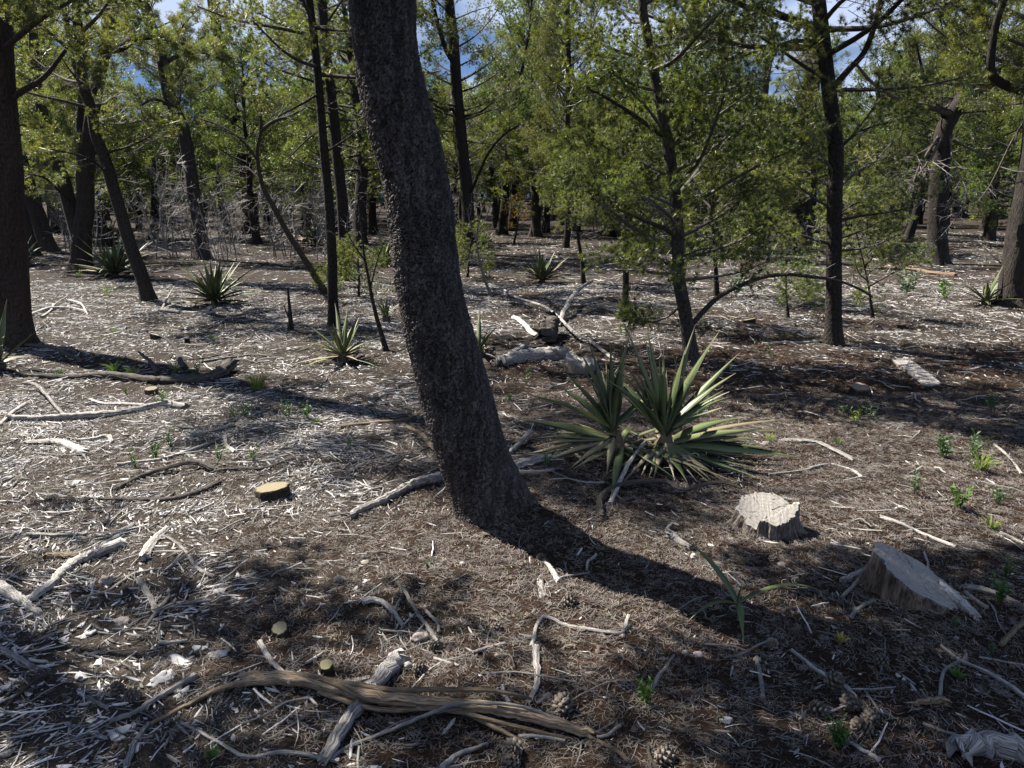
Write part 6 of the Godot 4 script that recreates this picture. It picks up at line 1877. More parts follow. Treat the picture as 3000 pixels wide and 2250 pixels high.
	stick("fallen_branch", "pale twig curving down at the far right edge", [Vector3(3.191, 0, -4.694), Vector3(3.143, 0, -4.468), Vector3(3.037, 0, -4.183)], 0.0092, 0.0083, "pale")
	stick("fallen_branch", "pale splintered branch above the slanting stump", [Vector3(1.861, 0, -3.493), Vector3(1.92, 0, -3.428), Vector3(1.99, 0, -3.365), Vector3(2.086, 0, -3.216)], 0.0084, 0.0117, "pale", [[Vector3(1.875, 0, -3.527), Vector3(1.918, 0, -3.471), Vector3(1.978, 0, -3.407)]])
	stick("fallen_branch", "white curved branch in the bottom right foreground", [Vector3(1.021, 0, -2.405), Vector3(1.039, 0, -2.346), Vector3(1.048, 0, -2.3), Vector3(1.091, 0, -2.248), Vector3(1.129, 0, -2.197), Vector3(1.127, 0, -2.123)], 0.0071, 0.0100, "pale")
	stick("fallen_branch", "white straight branch running off the lower right edge", [Vector3(1.555, 0, -2.394), Vector3(1.574, 0, -2.3), Vector3(1.633, 0, -2.222), Vector3(1.673, 0, -2.114)], 0.0050, 0.0091, "pale")
	stick("fallen_branch", "upright-looking pale stick between the two bottom shadows", [Vector3(0.878, 0, -2.36), Vector3(0.856, 0, -2.253), Vector3(0.827, 0, -2.135)], 0.0070, 0.0082, "grey")
	stick("thick_log", "thick dark log cut by the bottom right corner", [Vector3(1.316, 0, -1.872), Vector3(1.414, 0, -1.872), Vector3(1.522, 0, -1.849)], 0.0345, 0.0439, "grey")
	stick("fallen_branch", "bent knobbly twig hooking up beside the white branch", [Vector3(1.4, 0, -2.119), Vector3(1.469, 0, -2.225), Vector3(1.545, 0, -2.287), Vector3(1.593, 0, -2.313), Vector3(1.629, 0, -2.368)], 0.0064, 0.0060, "grey")
	stick("fallen_branch", "splintered brown chunk left of the thick corner log", [Vector3(1.3, 0, -2.098), Vector3(1.341, 0, -2.093), Vector3(1.388, 0, -2.08)], 0.0072, 0.0179, "brown")
	stick("fallen_branch", "grey stick lying behind the slanting stump's right side", [Vector3(1.898, 0, -2.836), Vector3(1.938, 0, -2.809), Vector3(1.983, 0, -2.757), Vector3(2.037, 0, -2.7)], 0.0140, 0.0078, "grey")
	stick("fallen_branch", "black crooked stick arched under the two-headed yucca", [Vector3(0.458, 0, -3.527), Vector3(0.463, 0, -3.654), Vector3(0.506, 0.02, -3.81), Vector3(0.645, 0.04, -3.923), Vector3(0.852, 0.05, -3.882), Vector3(0.931, 0.05, -3.797), Vector3(1.15, 0.05, -3.896), Vector3(1.259, 0.03, -3.856)], 0.0184, 0.0092, "dark")
	stick("fallen_branch", "bleached bent root under the two-headed yucca", [Vector3(0.525, 0, -3.715), Vector3(0.573, 0.02, -3.856), Vector3(0.69, 0.06, -4.153), Vector3(0.833, 0.1, -4.442)], 0.0134, 0.0104, "pale")
	stick("fallen_branch", "curved bark sliver left of centre in the foreground", [Vector3(-0.601, 0, -2.693), Vector3(-0.551, 0.012, -2.693), Vector3(-0.494, 0.015, -2.655), Vector3(-0.421, 0, -2.566)], 0.0134, 0.0086, "pale")
	stick("fallen_branch", "thin dark-tipped stick crossing the sliver", [Vector3(-0.473, 0.03, -2.798), Vector3(-0.424, 0.02, -2.722), Vector3(-0.368, 0, -2.632), Vector3(-0.32, 0, -2.541), Vector3(-0.271, 0, -2.434)], 0.0069, 0.0092, "grey")
	stick("fallen_branch", "short pointed wedge of wood in the centre foreground", [Vector3(0.13, 0, -3.091), Vector3(0.171, 0, -2.984), Vector3(0.198, 0, -2.886)], 0.0063, 0.0142, "pale")
	stick("fallen_branch", "thin twig forking right from the pointed wedge", [Vector3(0.159, 0, -2.855), Vector3(0.218, 0, -2.922), Vector3(0.27, 0, -2.951), Vector3(0.336, 0, -2.963)], 0.0070, 0.0061, "grey")
	stick("fallen_branch", "jumble of bleached sticks near the reddish trunk", [Vector3(-6.547, 0, -10.047), Vector3(-6.663, 0, -10.46), Vector3(-6.685, 0, -10.769), Vector3(-6.416, 0, -10.769), Vector3(-6.045, 0, -10.546)], 0.0301, 0.0276, "pale", [[Vector3(-6.354, 0, -10.007), Vector3(-6.565, 0, -10.546), Vector3(-6.811, 0.02, -11.096), Vector3(-6.975, 0.05, -11.705)], [Vector3(-6.745, 0.04, -11.342), Vector3(-6.378, 0.03, -11.001), Vector3(-5.839, 0, -10.208)], [Vector3(-7.078, 0, -10.861), Vector3(-6.892, 0, -11.001), Vector3(-6.39, 0, -10.724)]])
	stick("fallen_branch", "pale stick behind the long grey branch", [Vector3(-3.372, 0, -5.771), Vector3(-3.21, 0, -5.662), Vector3(-3.044, 0, -5.635), Vector3(-2.886, 0, -5.609)], 0.0178, 0.0173, "pale")
	stick("fallen_branch", "pale flat branch on the left litter with a broad end", [Vector3(-3.237, 0, -4.722), Vector3(-3.092, 0, -4.713), Vector3(-2.98, 0, -4.694), Vector3(-2.716, 0, -4.494)], 0.0148, 0.0282, "pale")
	stick("fallen_branch", "short pale forked stick right of the broad-ended one", [Vector3(-2.9, 0, -4.732), Vector3(-2.816, 0, -4.771), Vector3(-2.75, 0, -4.84), Vector3(-2.653, 0, -4.713)], 0.0148, 0.0129, "pale")
	stick("fallen_branch", "long Y-shaped pale stick in the middle of the left litter", [Vector3(-2.407, 0, -4.293), Vector3(-2.29, 0, -4.325), Vector3(-2.178, 0, -4.391), Vector3(-2.085, 0, -4.511), Vector3(-2.02, 0, -4.722)], 0.0119, 0.0111, "pale", [[Vector3(-2.172, 0, -4.391), Vector3(-2.11, 0, -4.317), Vector3(-2.066, 0, -4.366)]])
	stick("fallen_branch", "tapering grey stick above the Y-shaped one", [Vector3(-2.244, 0, -4.85), Vector3(-2.126, 0, -4.911), Vector3(-1.989, 0, -5.059)], 0.0095, 0.0197, "grey")
	stick("fallen_branch", "pale thin branch entering at the left edge above the litter", [Vector3(-3.644, 0, -5.081), Vector3(-3.715, 0.02, -5.333), Vector3(-3.747, 0.03, -5.531)], 0.0119, 0.0150, "pale")
	stick("fallen_branch", "small pale hooked stick left of the bare soil", [Vector3(-1.946, 0, -4.83), Vector3(-1.88, 0, -4.675), Vector3(-1.775, 0, -4.529)], 0.0113, 0.0142, "pale")
	stick("fallen_branch", "pair of grey sticks near the left edge, low", [Vector3(-2.311, 0, -3.299), Vector3(-2.202, 0, -3.314), Vector3(-2.081, 0, -3.349)], 0.0147, 0.0108, "grey", [[Vector3(-2.334, 0, -3.365), Vector3(-2.222, 0, -3.386), Vector3(-2.128, 0, -3.38)]])
	stick("fallen_branch", "dark half-buried branch above the crumbling one", [Vector3(-1.919, 0, -3.23), Vector3(-1.901, 0, -3.314), Vector3(-1.891, 0, -3.439)], 0.0170, 0.0111, "grey")
	stick("fallen_branch", "tan piece of wood left of the crumbling branch", [Vector3(-2.104, 0, -3.087), Vector3(-2.052, 0, -3.096), Vector3(-1.983, 0, -3.096)], 0.0164, 0.0139, "brown")
	stick("fallen_branch", "short thick grey stick below the crumbling branch", [Vector3(-1.599, 0, -2.898), Vector3(-1.514, 0, -2.794), Vector3(-1.423, 0, -2.676)], 0.0131, 0.0089, "grey")
	stick("fallen_branch", "thin grey stick crossing below the short thick one", [Vector3(-1.403, 0, -2.541), Vector3(-1.407, 0, -2.625), Vector3(-1.409, 0, -2.761)], 0.0064, 0.0091, "grey")
	stick("fallen_branch", "grey stick with an upright stub low on the left", [Vector3(-1.307, 0, -2.455), Vector3(-1.258, 0, -2.449), Vector3(-1.207, 0, -2.461)], 0.0093, 0.0072, "grey", [[Vector3(-1.305, 0, -2.455), Vector3(-1.324, 0.02, -2.491), Vector3(-1.335, 0.03, -2.528)]])
	stick("fallen_branch", "small curved pale sticks in the lower left shade", [Vector3(-1.395, 0, -2.13), Vector3(-1.35, 0, -2.096), Vector3(-1.291, 0, -2.055)], 0.0064, 0.0071, "grey")
	stick("fallen_branch", "forked grey stick at the left edge, lower down", [Vector3(-1.842, 0, -2.368), Vector3(-1.751, 0, -2.324), Vector3(-1.678, 0, -2.287)], 0.0130, 0.0087, "grey", [[Vector3(-1.774, 0, -2.335), Vector3(-1.723, 0, -2.292), Vector3(-1.672, 0, -2.276)]])
	stick("fallen_branch", "pale stick fan right of the twin strands", [Vector3(0.02, 0, -1.946), Vector3(0.076, 0, -1.938), Vector3(0.16, 0, -1.926)], 0.0068, 0.0050, "pale")
	stick("fallen_branch", "crossing thin sticks right of the split log's tip", [Vector3(0.259, 0, -1.942), Vector3(0.289, 0, -1.95), Vector3(0.337, 0, -1.995)], 0.0059, 0.0052, "grey", [[Vector3(0.186, 0, -1.906), Vector3(0.24, 0, -1.956), Vector3(0.32, 0, -2.016)]])
	stick("fallen_branch", "brownish straight stick low right of the split log", [Vector3(0.258, 0, -1.93), Vector3(0.308, 0, -1.887), Vector3(0.34, 0, -1.842)], 0.0067, 0.0065, "brown")
	stick("fallen_branch", "thin twig angled across the soil left of centre", [Vector3(-0.752, 0, -1.887), Vector3(-0.708, 0, -1.926), Vector3(-0.646, 0, -2.008)], 0.0033, 0.0035, "grey")
	stick("fallen_branch", "slim stick with pale bark behind the split log", [Vector3(-0.14, 0, -2.374), Vector3(-0.078, 0, -2.402), Vector3(-0.024, 0, -2.419)], 0.0070, 0.0061, "grey")
	stick("fallen_branch", "forked pale twig on needles behind the straight log", [Vector3(-0.277, 0, -2.34), Vector3(-0.238, 0, -2.308), Vector3(-0.184, 0, -2.276)], 0.0069, 0.0058, "pale", [[Vector3(-0.247, 0, -2.313), Vector3(-0.207, 0, -2.324), Vector3(-0.169, 0, -2.346)]])
	stick("fallen_branch", "slender twig bowed across the needles behind the log", [Vector3(-0.347, 0, -2.154), Vector3(-0.317, 0, -2.22), Vector3(-0.283, 0, -2.276), Vector3(-0.246, 0, -2.308)], 0.0037, 0.0039, "pale")
	stick("fallen_branch", "small pale stick standing beside the split log's middle", [Vector3(-0.031, 0, -2.166), Vector3(-0.027, 0, -2.123), Vector3(-0.009, 0, -2.082)], 0.0074, 0.0081, "pale")
	stick("fallen_branch", "short grey stick near the green seedling", [Vector3(0.463, 0, -2.175), Vector3(0.498, 0, -2.235), Vector3(0.579, 0, -2.351)], 0.0112, 0.0040, "grey")
	stick("fallen_branch", "grey splintered stub left of the drooping yucca", [Vector3(0.764, 0, -3.314), Vector3(0.787, 0, -3.274), Vector3(0.829, 0, -3.187)], 0.0241, 0.0129, "grey", [[Vector3(0.756, 0, -3.365), Vector3(0.784, 0.02, -3.391), Vector3(0.815, 0.03, -3.365)]])
	stick("fallen_branch", "thin stick crossing in front of the slanting stump", [Vector3(1.356, 0, -2.757), Vector3(1.424, 0, -2.824), Vector3(1.505, 0.02, -2.91)], 0.0080, 0.0095, "grey")
	stick("fallen_branch", "long weathered root spreading left from the slanting stump", [Vector3(1.415, 0, -2.886), Vector3(1.509, 0.01, -2.926), Vector3(1.584, 0.02, -2.959), Vector3(1.64, 0.03, -2.992)], 0.0142, 0.0244, "grey")
	stick("fallen_branch", "pale root spreading right from the slanting stump", [Vector3(1.755, 0.02, -2.757), Vector3(1.79, 0.01, -2.686), Vector3(1.8, 0, -2.585)], 0.0341, 0.0151, "pale")
	stick("fallen_branch", "bent dark twig left of the slanting stump", [Vector3(1.315, 0, -2.585), Vector3(1.358, 0, -2.635), Vector3(1.415, 0, -2.679), Vector3(1.462, 0, -2.707)], 0.0086, 0.0079, "grey")
	stick("fallen_branch", "pale twigs near the yellow flowers at the right edge", [Vector3(2.387, 0, -3.365), Vector3(2.41, 0, -3.314), Vector3(2.437, 0, -3.264)], 0.0109, 0.0093, "pale")
	stick("fallen_branch", "grey stick leaning right of the slanting stump", [Vector3(1.877, 0, -2.787), Vector3(1.876, 0, -2.722), Vector3(1.88, 0, -2.652)], 0.0115, 0.0088, "grey")
	stick("fallen_branch", "thin grey stick by the bottom edge right of centre", [Vector3(1.012, 0, -1.902), Vector3(1.034, 0, -1.864), Vector3(1.056, 0, -1.82)], 0.0058, 0.0072, "pale")
	stick("fallen_branch", "dry curved leaf-like strip right of the slanting stump", [Vector3(1.773, 0, -2.396), Vector3(1.861, 0, -2.467), Vector3(1.962, 0, -2.553)], 0.0101, 0.0096, "brown")
	stick("fallen_branch", "log half in shade between the yucca on a root and the trunk", [Vector3(-0.633, 0, -5.583), Vector3(-0.771, 0, -5.273), Vector3(-0.956, 0, -5.158), Vector3(-1.209, 0, -5.048)], 0.0086, 0.0177, "brown")
	stick("fallen_branch", "grey branch lying behind the bright litter near the big yucca", [Vector3(-5.046, 0, -10.634), Vector3(-4.607, 0, -10.46), Vector3(-4.247, 0, -10.375)], 0.0239, 0.0233, "grey", [[Vector3(-5.053, 0, -10.724), Vector3(-5.342, 0.08, -11.599), Vector3(-5.591, 0.12, -12.381)]])
	stick("fallen_branch", "fallen grey limb lying before the bare thicket", [Vector3(-9.175, 0, -26.825), Vector3(-9.255, 0, -29.169), Vector3(-9.716, 0, -32.341)], 0.0687, 0.0590, "pale")
	stick("long_log", "sunlit pale log in front of the bright background yucca", [Vector3(-8.275, 0, -26.557), Vector3(-7.942, 0, -27.375), Vector3(-7.153, 0, -26.295)], 0.1263, 0.1058, "brown")
	stick("fallen_branch", "dark branch on the ground behind the lichened trunk", [Vector3(8.839, 0, -19.376), Vector3(8.039, 0, -16.886), Vector3(9.158, 0, -17.448)], 0.0356, 0.0257, "dark")
	slab("flat bleached slab of wood lying in broken shade at right", [Vector3(3.754, 0, -7.209), Vector3(3.962, 0, -7.337), Vector3(3.701, 0, -6.25), Vector3(3.505, 0, -6.123)], 0.02)
	slab("bleached splintered chunk of the broken log behind the yucca", [Vector3(0.49, 0, -6.885), Vector3(0.555, 0, -7.294), Vector3(0.764, 0, -7.125), Vector3(0.801, 0, -6.847), Vector3(0.684, 0, -6.624)], 0.10)
	slab("flat pale chip of wood above the hooked twig", [Vector3(0.106, 0, -2.863), Vector3(0.13, 0, -2.878), Vector3(0.144, 0, -2.757), Vector3(0.113, 0, -2.722)], 0.008)
	slab("thin pale board left of the straight log's lower half", [Vector3(-0.569, 0, -2.225), Vector3(-0.49, 0, -2.245), Vector3(-0.487, 0, -2.23), Vector3(-0.564, 0, -2.205)], 0.008)
	bark_flake("big curled bark plate in layers on the lower left litter", Vector3(-1.185, 0, -2.332), 0.132, 0.081, 986)
	bark_flake("curled bark plate just below the biggest one", Vector3(-1.198, 0, -2.2), 0.110, 0.065, 941)
	bark_flake("squarish pale bark plate right of the biggest one", Vector3(-1.145, 0, -2.408), 0.057, 0.044, 1029)
	bark_flake("thick pale bark piece left of the bark plates", Vector3(-1.461, 0, -2.311), 0.059, 0.047, 811)
	bark_flake("grey bark piece lower than the thick pale one", Vector3(-1.481, 0, -2.237), 0.060, 0.037, 774)
	bark_flake("pale bark piece at the left edge in the lower corner", Vector3(-1.689, 0, -2.166), 0.062, 0.048, 613)
	bark_flake("rough bark plate in deep shade at the bottom left", Vector3(-1.202, 0, -1.966), 0.071, 0.056, 863)
	bark_flake("pale bark plate right of the squarish one", Vector3(-1.043, 0, -2.368), 0.073, 0.074, 1081)
	bark_flake("narrow bark plate near the brown half-round branch", Vector3(-1.088, 0, -2.142), 0.061, 0.032, 996)
	bark_flake("white bark flake in the sun left of the hooked twig", Vector3(-1.209, 0, -2.809), 0.058, 0.060, 1081)
	bark_flake("slanting grey bark piece below the rounded stone", Vector3(-1.593, 0, -2.491), 0.066, 0.032, 791)
	bark_flake("dark bark plate beside the rough one in the corner", Vector3(-1.209, 0, -1.946), 0.079, 0.048, 851)
	bark_flake("pale bark plate at the bottom edge", Vector3(-0.407, 0, -1.809), 0.053, 0.038, 1401)
	bark_flake("white papery bark scrap on the left litter", Vector3(-2.488, 0, -4.021), 0.080, 0.138, 771)
	bark_flake("grey bark scrap right of the big cone", Vector3(0.665, 0, -2.008), 0.038, 0.026, 2166)
	bark_flake("pale bark scrap in the trunk's shadow", Vector3(0.819, 0, -3.1), 0.046, 0.033, 2096)
	whole("stone", stone_mesh(Vector3(0.0304, 0.0143, 0.0243), 964), "rounded grey stone in the lower left shade", "stone", on_ground(Vector3(-1.509, 0, -2.576)))
	whole("stone", stone_mesh(Vector3(0.0255, 0.0236, 0.0204), 931), "pale upright stone below the crumbling branch", "stone", on_ground(Vector3(-1.719, 0, -2.863)))
	whole("stone", stone_mesh(Vector3(0.0328, 0.0190, 0.0262), 1608), "flat grey stone left of the thin dark-tipped stick", "stone", on_ground(Vector3(-0.343, 0, -2.467)))
	whole("stone", stone_mesh(Vector3(0.0152, 0.0122, 0.0122), 1883), "pinkish pebble above the split log's tip", "stone", on_ground(Vector3(0.116, 0, -2.13)))
	whole("stone", stone_mesh(Vector3(0.0197, 0.0158, 0.0158), 1433), "cream stone on brown needles left of centre", "stone", on_ground(Vector3(-0.738, 0, -2.878)))
	whole("stone", stone_mesh(Vector3(0.0207, 0.0104, 0.0166), 1491), "white angular stone left of the trunk's shadow", "stone", on_ground(Vector3(-0.654, 0, -3.043)))
	whole("stone", stone_mesh(Vector3(0.0182, 0.0100, 0.0146), 2209), "white rounded pebble right of the hooked twig", "stone", on_ground(Vector3(0.667, 0, -2.357)))
	whole("stone", stone_mesh(Vector3(0.0227, 0.0103, 0.0181), 2391), "pale flat stone in shade below the stepped stump", "stone", on_ground(Vector3(1.203, 0, -3.026)))
	whole("stone", stone_mesh(Vector3(0.0149, 0.0116, 0.0119), 2337), "grey pebble at the top of the upright stick", "stone", on_ground(Vector3(0.876, 0, -2.346)))
	whole("stone", stone_mesh(Vector3(0.0117, 0.0083, 0.0093), 2181), "tan pebble left of the white rounded one", "stone", on_ground(Vector3(0.623, 0, -2.368)))
	whole("stone", stone_mesh(Vector3(0.0099, 0.0066, 0.0079), 1775), "small tan pebble by the forked pale twig", "stone", on_ground(Vector3(-0.053, 0, -2.338)))
	whole("stone", stone_mesh(Vector3(0.0103, 0.0077, 0.0083), 2046), "small grey pebble below the hooked twig", "stone", on_ground(Vector3(0.411, 0, -2.461)))
	whole("stone", stone_mesh(Vector3(0.0084, 0.0049, 0.0067), 1896), "small pebble at the end of the pale stick fan", "stone", on_ground(Vector3(0.125, 0, -1.934)))
	whole("stone", stone_mesh(Vector3(0.2082, 0.0972, 0.1666), 2541), "pale boulder lying far back behind the lichened trunk", "stone", on_ground(Vector3(10.187, 0, -22.703)))
	whole("stone", stone_mesh(Vector3(0.1218, 0.0677, 0.0975), 2721), "far pale rock left of the shaggy juniper", "stone", on_ground(Vector3(12.374, 0, -22.134)))
	whole("stone", stone_mesh(Vector3(0.0349, 0.0233, 0.0279), 1031), "small stone on sunny litter by the little slanted stump", "stone", on_ground(Vector3(-4.511, 0, -9.273)))
	whole("stone", stone_mesh(Vector3(0.0303, 0.0212, 0.0243), 2356), "white weathered stone-like knot at the yucca's right", "stone", on_ground(Vector3(1.666, 0, -4.647)))
	whole("stone", stone_mesh(Vector3(0.0112, 0.0080, 0.0090), 1251), "brown pebble near the cut sapling stumps", "stone", on_ground(Vector3(-0.89, 0, -2.261)))
	whole("stone", stone_mesh(Vector3(0.0103, 0.0068, 0.0082), 2766), "tan pebble below the slanting stump", "stone", on_ground(Vector3(1.642, 0, -2.446)))
	whole("stone", stone_mesh(Vector3(0.0162, 0.0130, 0.0130), 1581), "dirt-brown stone by the forked pale twig", "stone", on_ground(Vector3(-0.366, 0, -2.292)))
	whole("stone", stone_mesh(Vector3(0.0144, 0.0103, 0.0115), 1701), "orange-tan pebble on the sunny needles", "stone", on_ground(Vector3(-0.218, 0, -3.026)))
	lay_cone("open grey pine cone below the flat chip", Vector3(-0.063, 0, -2.528), 1.00, 801)
	lay_cone("large open pine cone above the split log's tip", Vector3(0.165, 0, -2.073), 1.50, 802)
	lay_cone("dark open pine cone under the twin strands", Vector3(0.005, 0, -1.883), 1.30, 803)
	lay_cone("open pine cone right of the flat chip", Vector3(0.225, 0, -2.693), 1.30, 804)
	lay_cone("open pine cone beside the flat grey stone", Vector3(-0.28, 0, -2.402), 1.10, 805)
	lay_cone("dirt-covered pine cone behind the straight log", Vector3(-0.324, 0, -2.266), 1.10, 806)
	lay_cone("dark pine cone resting on the white curved branch", Vector3(1.087, 0, -2.21), 1.40, 807)
	lay_cone("grey open pine cone below the white curved branch", Vector3(0.976, 0, -2.062), 1.40, 808)
	lay_cone("widely opened cone right of the lower grey one", Vector3(1.09, 0, -2.084), 1.40, 809)
	lay_cone("pale-edged cone near the dark green seedling", Vector3(1.081, 0, -1.966), 1.40, 810)
	lay_cone("cone scale cluster below the drooping yucca", Vector3(0.959, 0, -2.437), 1.00, 811)
	lay_cone("open cone in the sun left of the white straight branch", Vector3(1.423, 0, -2.335), 1.30, 812)
	lay_cone("tan cone cut by the bottom edge", Vector3(0.001, 0, -1.827), 1.20, 813)
	lay_cone("cone in the dark at the bottom edge right of centre", Vector3(0.443, 0, -1.846), 1.30, 814)
	lay_cone("black weathered cone in the lower left shade", Vector3(-1.302, 0, -2.142), 1.10, 815)
	lay_cone("black cone next to the weathered one in the shade", Vector3(-1.239, 0, -2.107), 1.10, 816)
	lay_cone("small cone in the stump's shade", Vector3(1.177, 0, -3.069), 0.90, 817)
	lay_cone("small cone in the trunk's shadow", Vector3(0.134, 0, -3.069), 0.90, 818)
	lay_cone("dark cone behind the pale-edged one", Vector3(1.117, 0, -1.997), 1.20, 819)
	lay_cone("half-buried cone left of the bent knobbly twig", Vector3(1.294, 0, -2.292), 1.10, 820)
	lay_cone("weathered cone on needles by the bark sliver", Vector3(-0.462, 0, -2.722), 0.90, 821)
	whole("herb", herb_mesh(1250, 0.151, 9, Color(0.075, 0.14, 0.028)), "leafy seedling right of the small round stump", "plant", on_ground(Vector3(-2.719, 0, -5.583)), "green seedlings on the clearing floor")
	whole("herb", herb_mesh(1233, 0.139, 7, Color(0.075, 0.14, 0.028)), "upright seedling below the long grey branch", "plant", on_ground(Vector3(-2.242, 0, -4.425)), "green seedlings on the clearing floor")
	whole("herb", herb_mesh(1270, 0.137, 5, Color(0.085, 0.13, 0.06)), "grey-green seedling behind the upright one", "plant", on_ground(Vector3(-2.233, 0, -4.647)), "green seedlings on the clearing floor")
	whole("herb", herb_mesh(1195, 0.128, 4, Color(0.075, 0.14, 0.028)), "narrow seedling at the left end of the Y-shaped stick", "plant", on_ground(Vector3(-2.265, 0, -4.245)), "green seedlings on the clearing floor")
	whole("herb", herb_mesh(1375, 0.104, 5, Color(0.075, 0.14, 0.028)), "thin seedling right of the Y-shaped stick", "plant", on_ground(Vector3(-1.815, 0, -4.383)), "green seedlings on the clearing floor")
	whole("herb", herb_mesh(1447, 0.136, 4, Color(0.075, 0.14, 0.028)), "tall thin seedling on the edge of the bare soil", "plant", on_ground(Vector3(-1.585, 0, -4.317)), "green seedlings on the clearing floor")
	whole("herb", herb_mesh(1523, 0.156, 7, Color(0.075, 0.14, 0.028)), "left one of two leafy seedlings in the trunk's shade", "plant", on_ground(Vector3(-1.637, 0, -5.238)), "green seedlings on the clearing floor")
	whole("herb", herb_mesh(1562, 0.149, 7, Color(0.075, 0.14, 0.028)), "right one of two leafy seedlings in the trunk's shade", "plant", on_ground(Vector3(-1.505, 0, -5.238)), "green seedlings on the clearing floor")
	whole("herb", herb_mesh(1430, 0.136, 7, Color(0.085, 0.13, 0.06)), "grey seedling left of the two leafy ones", "plant", on_ground(Vector3(-1.964, 0, -5.273)), "green seedlings on the clearing floor")
	whole("herb", herb_mesh(2746, 0.169, 5, Color(0.16, 0.2, 0.035)), "tall seedling in shade below the brown stump", "plant", on_ground(Vector3(2.508, 0, -5.238)), "green seedlings on the clearing floor")
	whole("herb", herb_mesh(2778, 0.141, 4, Color(0.085, 0.13, 0.06)), "bushy seedling right of the tall shaded one", "plant", on_ground(Vector3(2.595, 0, -5.192)), "green seedlings on the clearing floor")
	whole("herb", herb_mesh(2720, 0.125, 3, Color(0.085, 0.13, 0.06)), "thin seedling left of the tall shaded one", "plant", on_ground(Vector3(2.481, 0, -5.381)), "green seedlings on the clearing floor")
	whole("herb", herb_mesh(2938, 0.181, 12, Color(0.085, 0.13, 0.06)), "large pale green seedling at right", "plant", on_ground(Vector3(2.728, 0, -4.468)), "green seedlings on the clearing floor")
	whole("herb", herb_mesh(3001, 0.176, 11, Color(0.085, 0.13, 0.06)), "large seedling right of the pale green one", "plant", on_ground(Vector3(2.912, 0, -4.468)), "green seedlings on the clearing floor")
	whole("herb", herb_mesh(2878, 0.143, 6, Color(0.085, 0.13, 0.06)), "thin-stemmed seedling below the large ones", "plant", on_ground(Vector3(2.232, 0, -3.856)), "green seedlings on the clearing floor")
	whole("herb", herb_mesh(2971, 0.146, 11, Color(0.075, 0.14, 0.028)), "leafy green seedling above the slanting stump", "plant", on_ground(Vector3(2.353, 0, -3.654)), "green seedlings on the clearing floor")
	whole("herb", herb_mesh(3055, 0.109, 9, Color(0.085, 0.13, 0.06)), "broad seedling right of the leafy green one", "plant", on_ground(Vector3(2.588, 0, -3.703)), "green seedlings on the clearing floor")
	whole("herb", herb_mesh(3041, 0.164, 7, Color(0.085, 0.13, 0.06)), "feathery seedling near the right edge", "plant", on_ground(Vector3(3.682, 0, -5.518)), "green seedlings on the clearing floor")
	whole("herb", herb_mesh(3058, 0.130, 10, Color(0.05, 0.105, 0.025)), "dark green seedling right of the slanting stump", "plant", on_ground(Vector3(1.953, 0, -2.686)), "green seedlings on the clearing floor")
	whole("herb", herb_mesh(3072, 0.100, 7, Color(0.05, 0.105, 0.025)), "dark seedling behind the one by the stump", "plant", on_ground(Vector3(2.122, 0, -2.91)), "green seedlings on the clearing floor")
	whole("herb", herb_mesh(2708, 0.091, 22, Color(0.05, 0.105, 0.025)), "dense dark green herb at the bottom right", "plant", on_ground(Vector3(0.968, 0, -1.891)), "green seedlings on the clearing floor")
	whole("herb", herb_mesh(2961, 0.046, 7, Color(0.085, 0.13, 0.06)), "small rosette below the slanting stump", "plant", on_ground(Vector3(1.686, 0, -2.534)), "green seedlings on the clearing floor")
	whole("herb", herb_mesh(3041, 0.043, 6, Color(0.085, 0.13, 0.06)), "pale rosette at the right edge", "plant", on_ground(Vector3(1.724, 0, -2.368)), "green seedlings on the clearing floor")
	whole("herb", herb_mesh(2294, 0.097, 12, Color(0.075, 0.14, 0.028)), "feathery green seedling right of the split log", "plant", on_ground(Vector3(0.436, 0, -2.114)), "green seedlings on the clearing floor")
	whole("herb", herb_mesh(1824, 0.045, 5, Color(0.05, 0.105, 0.025)), "small seedling in the trunk's shadow", "plant", on_ground(Vector3(-0.371, 0, -2.992)), "green seedlings on the clearing floor")
	whole("herb", herb_mesh(1654, 0.079, 5, Color(0.075, 0.14, 0.028)), "single green sprout left of the leaning trunk", "plant", on_ground(Vector3(-1.066, 0, -4.638)), "green seedlings on the clearing floor")
	whole("herb", herb_mesh(2000, 0.089, 4, Color(0.075, 0.14, 0.028)), "small sprout right of the trunk", "plant", on_ground(Vector3(-0.022, 0, -5.771)), "green seedlings on the clearing floor")
	whole("herb", herb_mesh(2035, 0.184, 3, Color(0.085, 0.13, 0.06)), "pale sprout in front of the broken log", "plant", on_ground(Vector3(0.116, 0, -6.25)), "green seedlings on the clearing floor")
	whole("herb", herb_mesh(2330, 0.073, 4, Color(0.16, 0.2, 0.035)), "yellow-green sprout under the yucca leaves", "plant", on_ground(Vector3(1.178, 0, -5.649)), "green seedlings on the clearing floor")
	whole("herb", herb_mesh(1176, 0.028, 4, Color(0.05, 0.105, 0.025)), "green sprout in the lower left shade", "plant", on_ground(Vector3(-1.143, 0, -1.887)), "green seedlings on the clearing floor")
	whole("herb", herb_mesh(2490, 0.452, 9, Color(0.085, 0.13, 0.06)), "grey-green herb beyond the arching branch", "plant", on_ground(Vector3(3.649, 0, -12.147)), "green seedlings on the clearing floor")
	whole("herb", herb_mesh(2855, 0.437, 11, Color(0.085, 0.13, 0.06)), "pale herb before the shaggy juniper", "plant", on_ground(Vector3(6.401, 0, -12.147)), "green seedlings on the clearing floor")
	whole("herb", herb_mesh(2940, 0.332, 10, Color(0.075, 0.14, 0.028)), "round green herb before the shaggy juniper", "plant", on_ground(Vector3(6.734, 0, -11.599)), "green seedlings on the clearing floor")
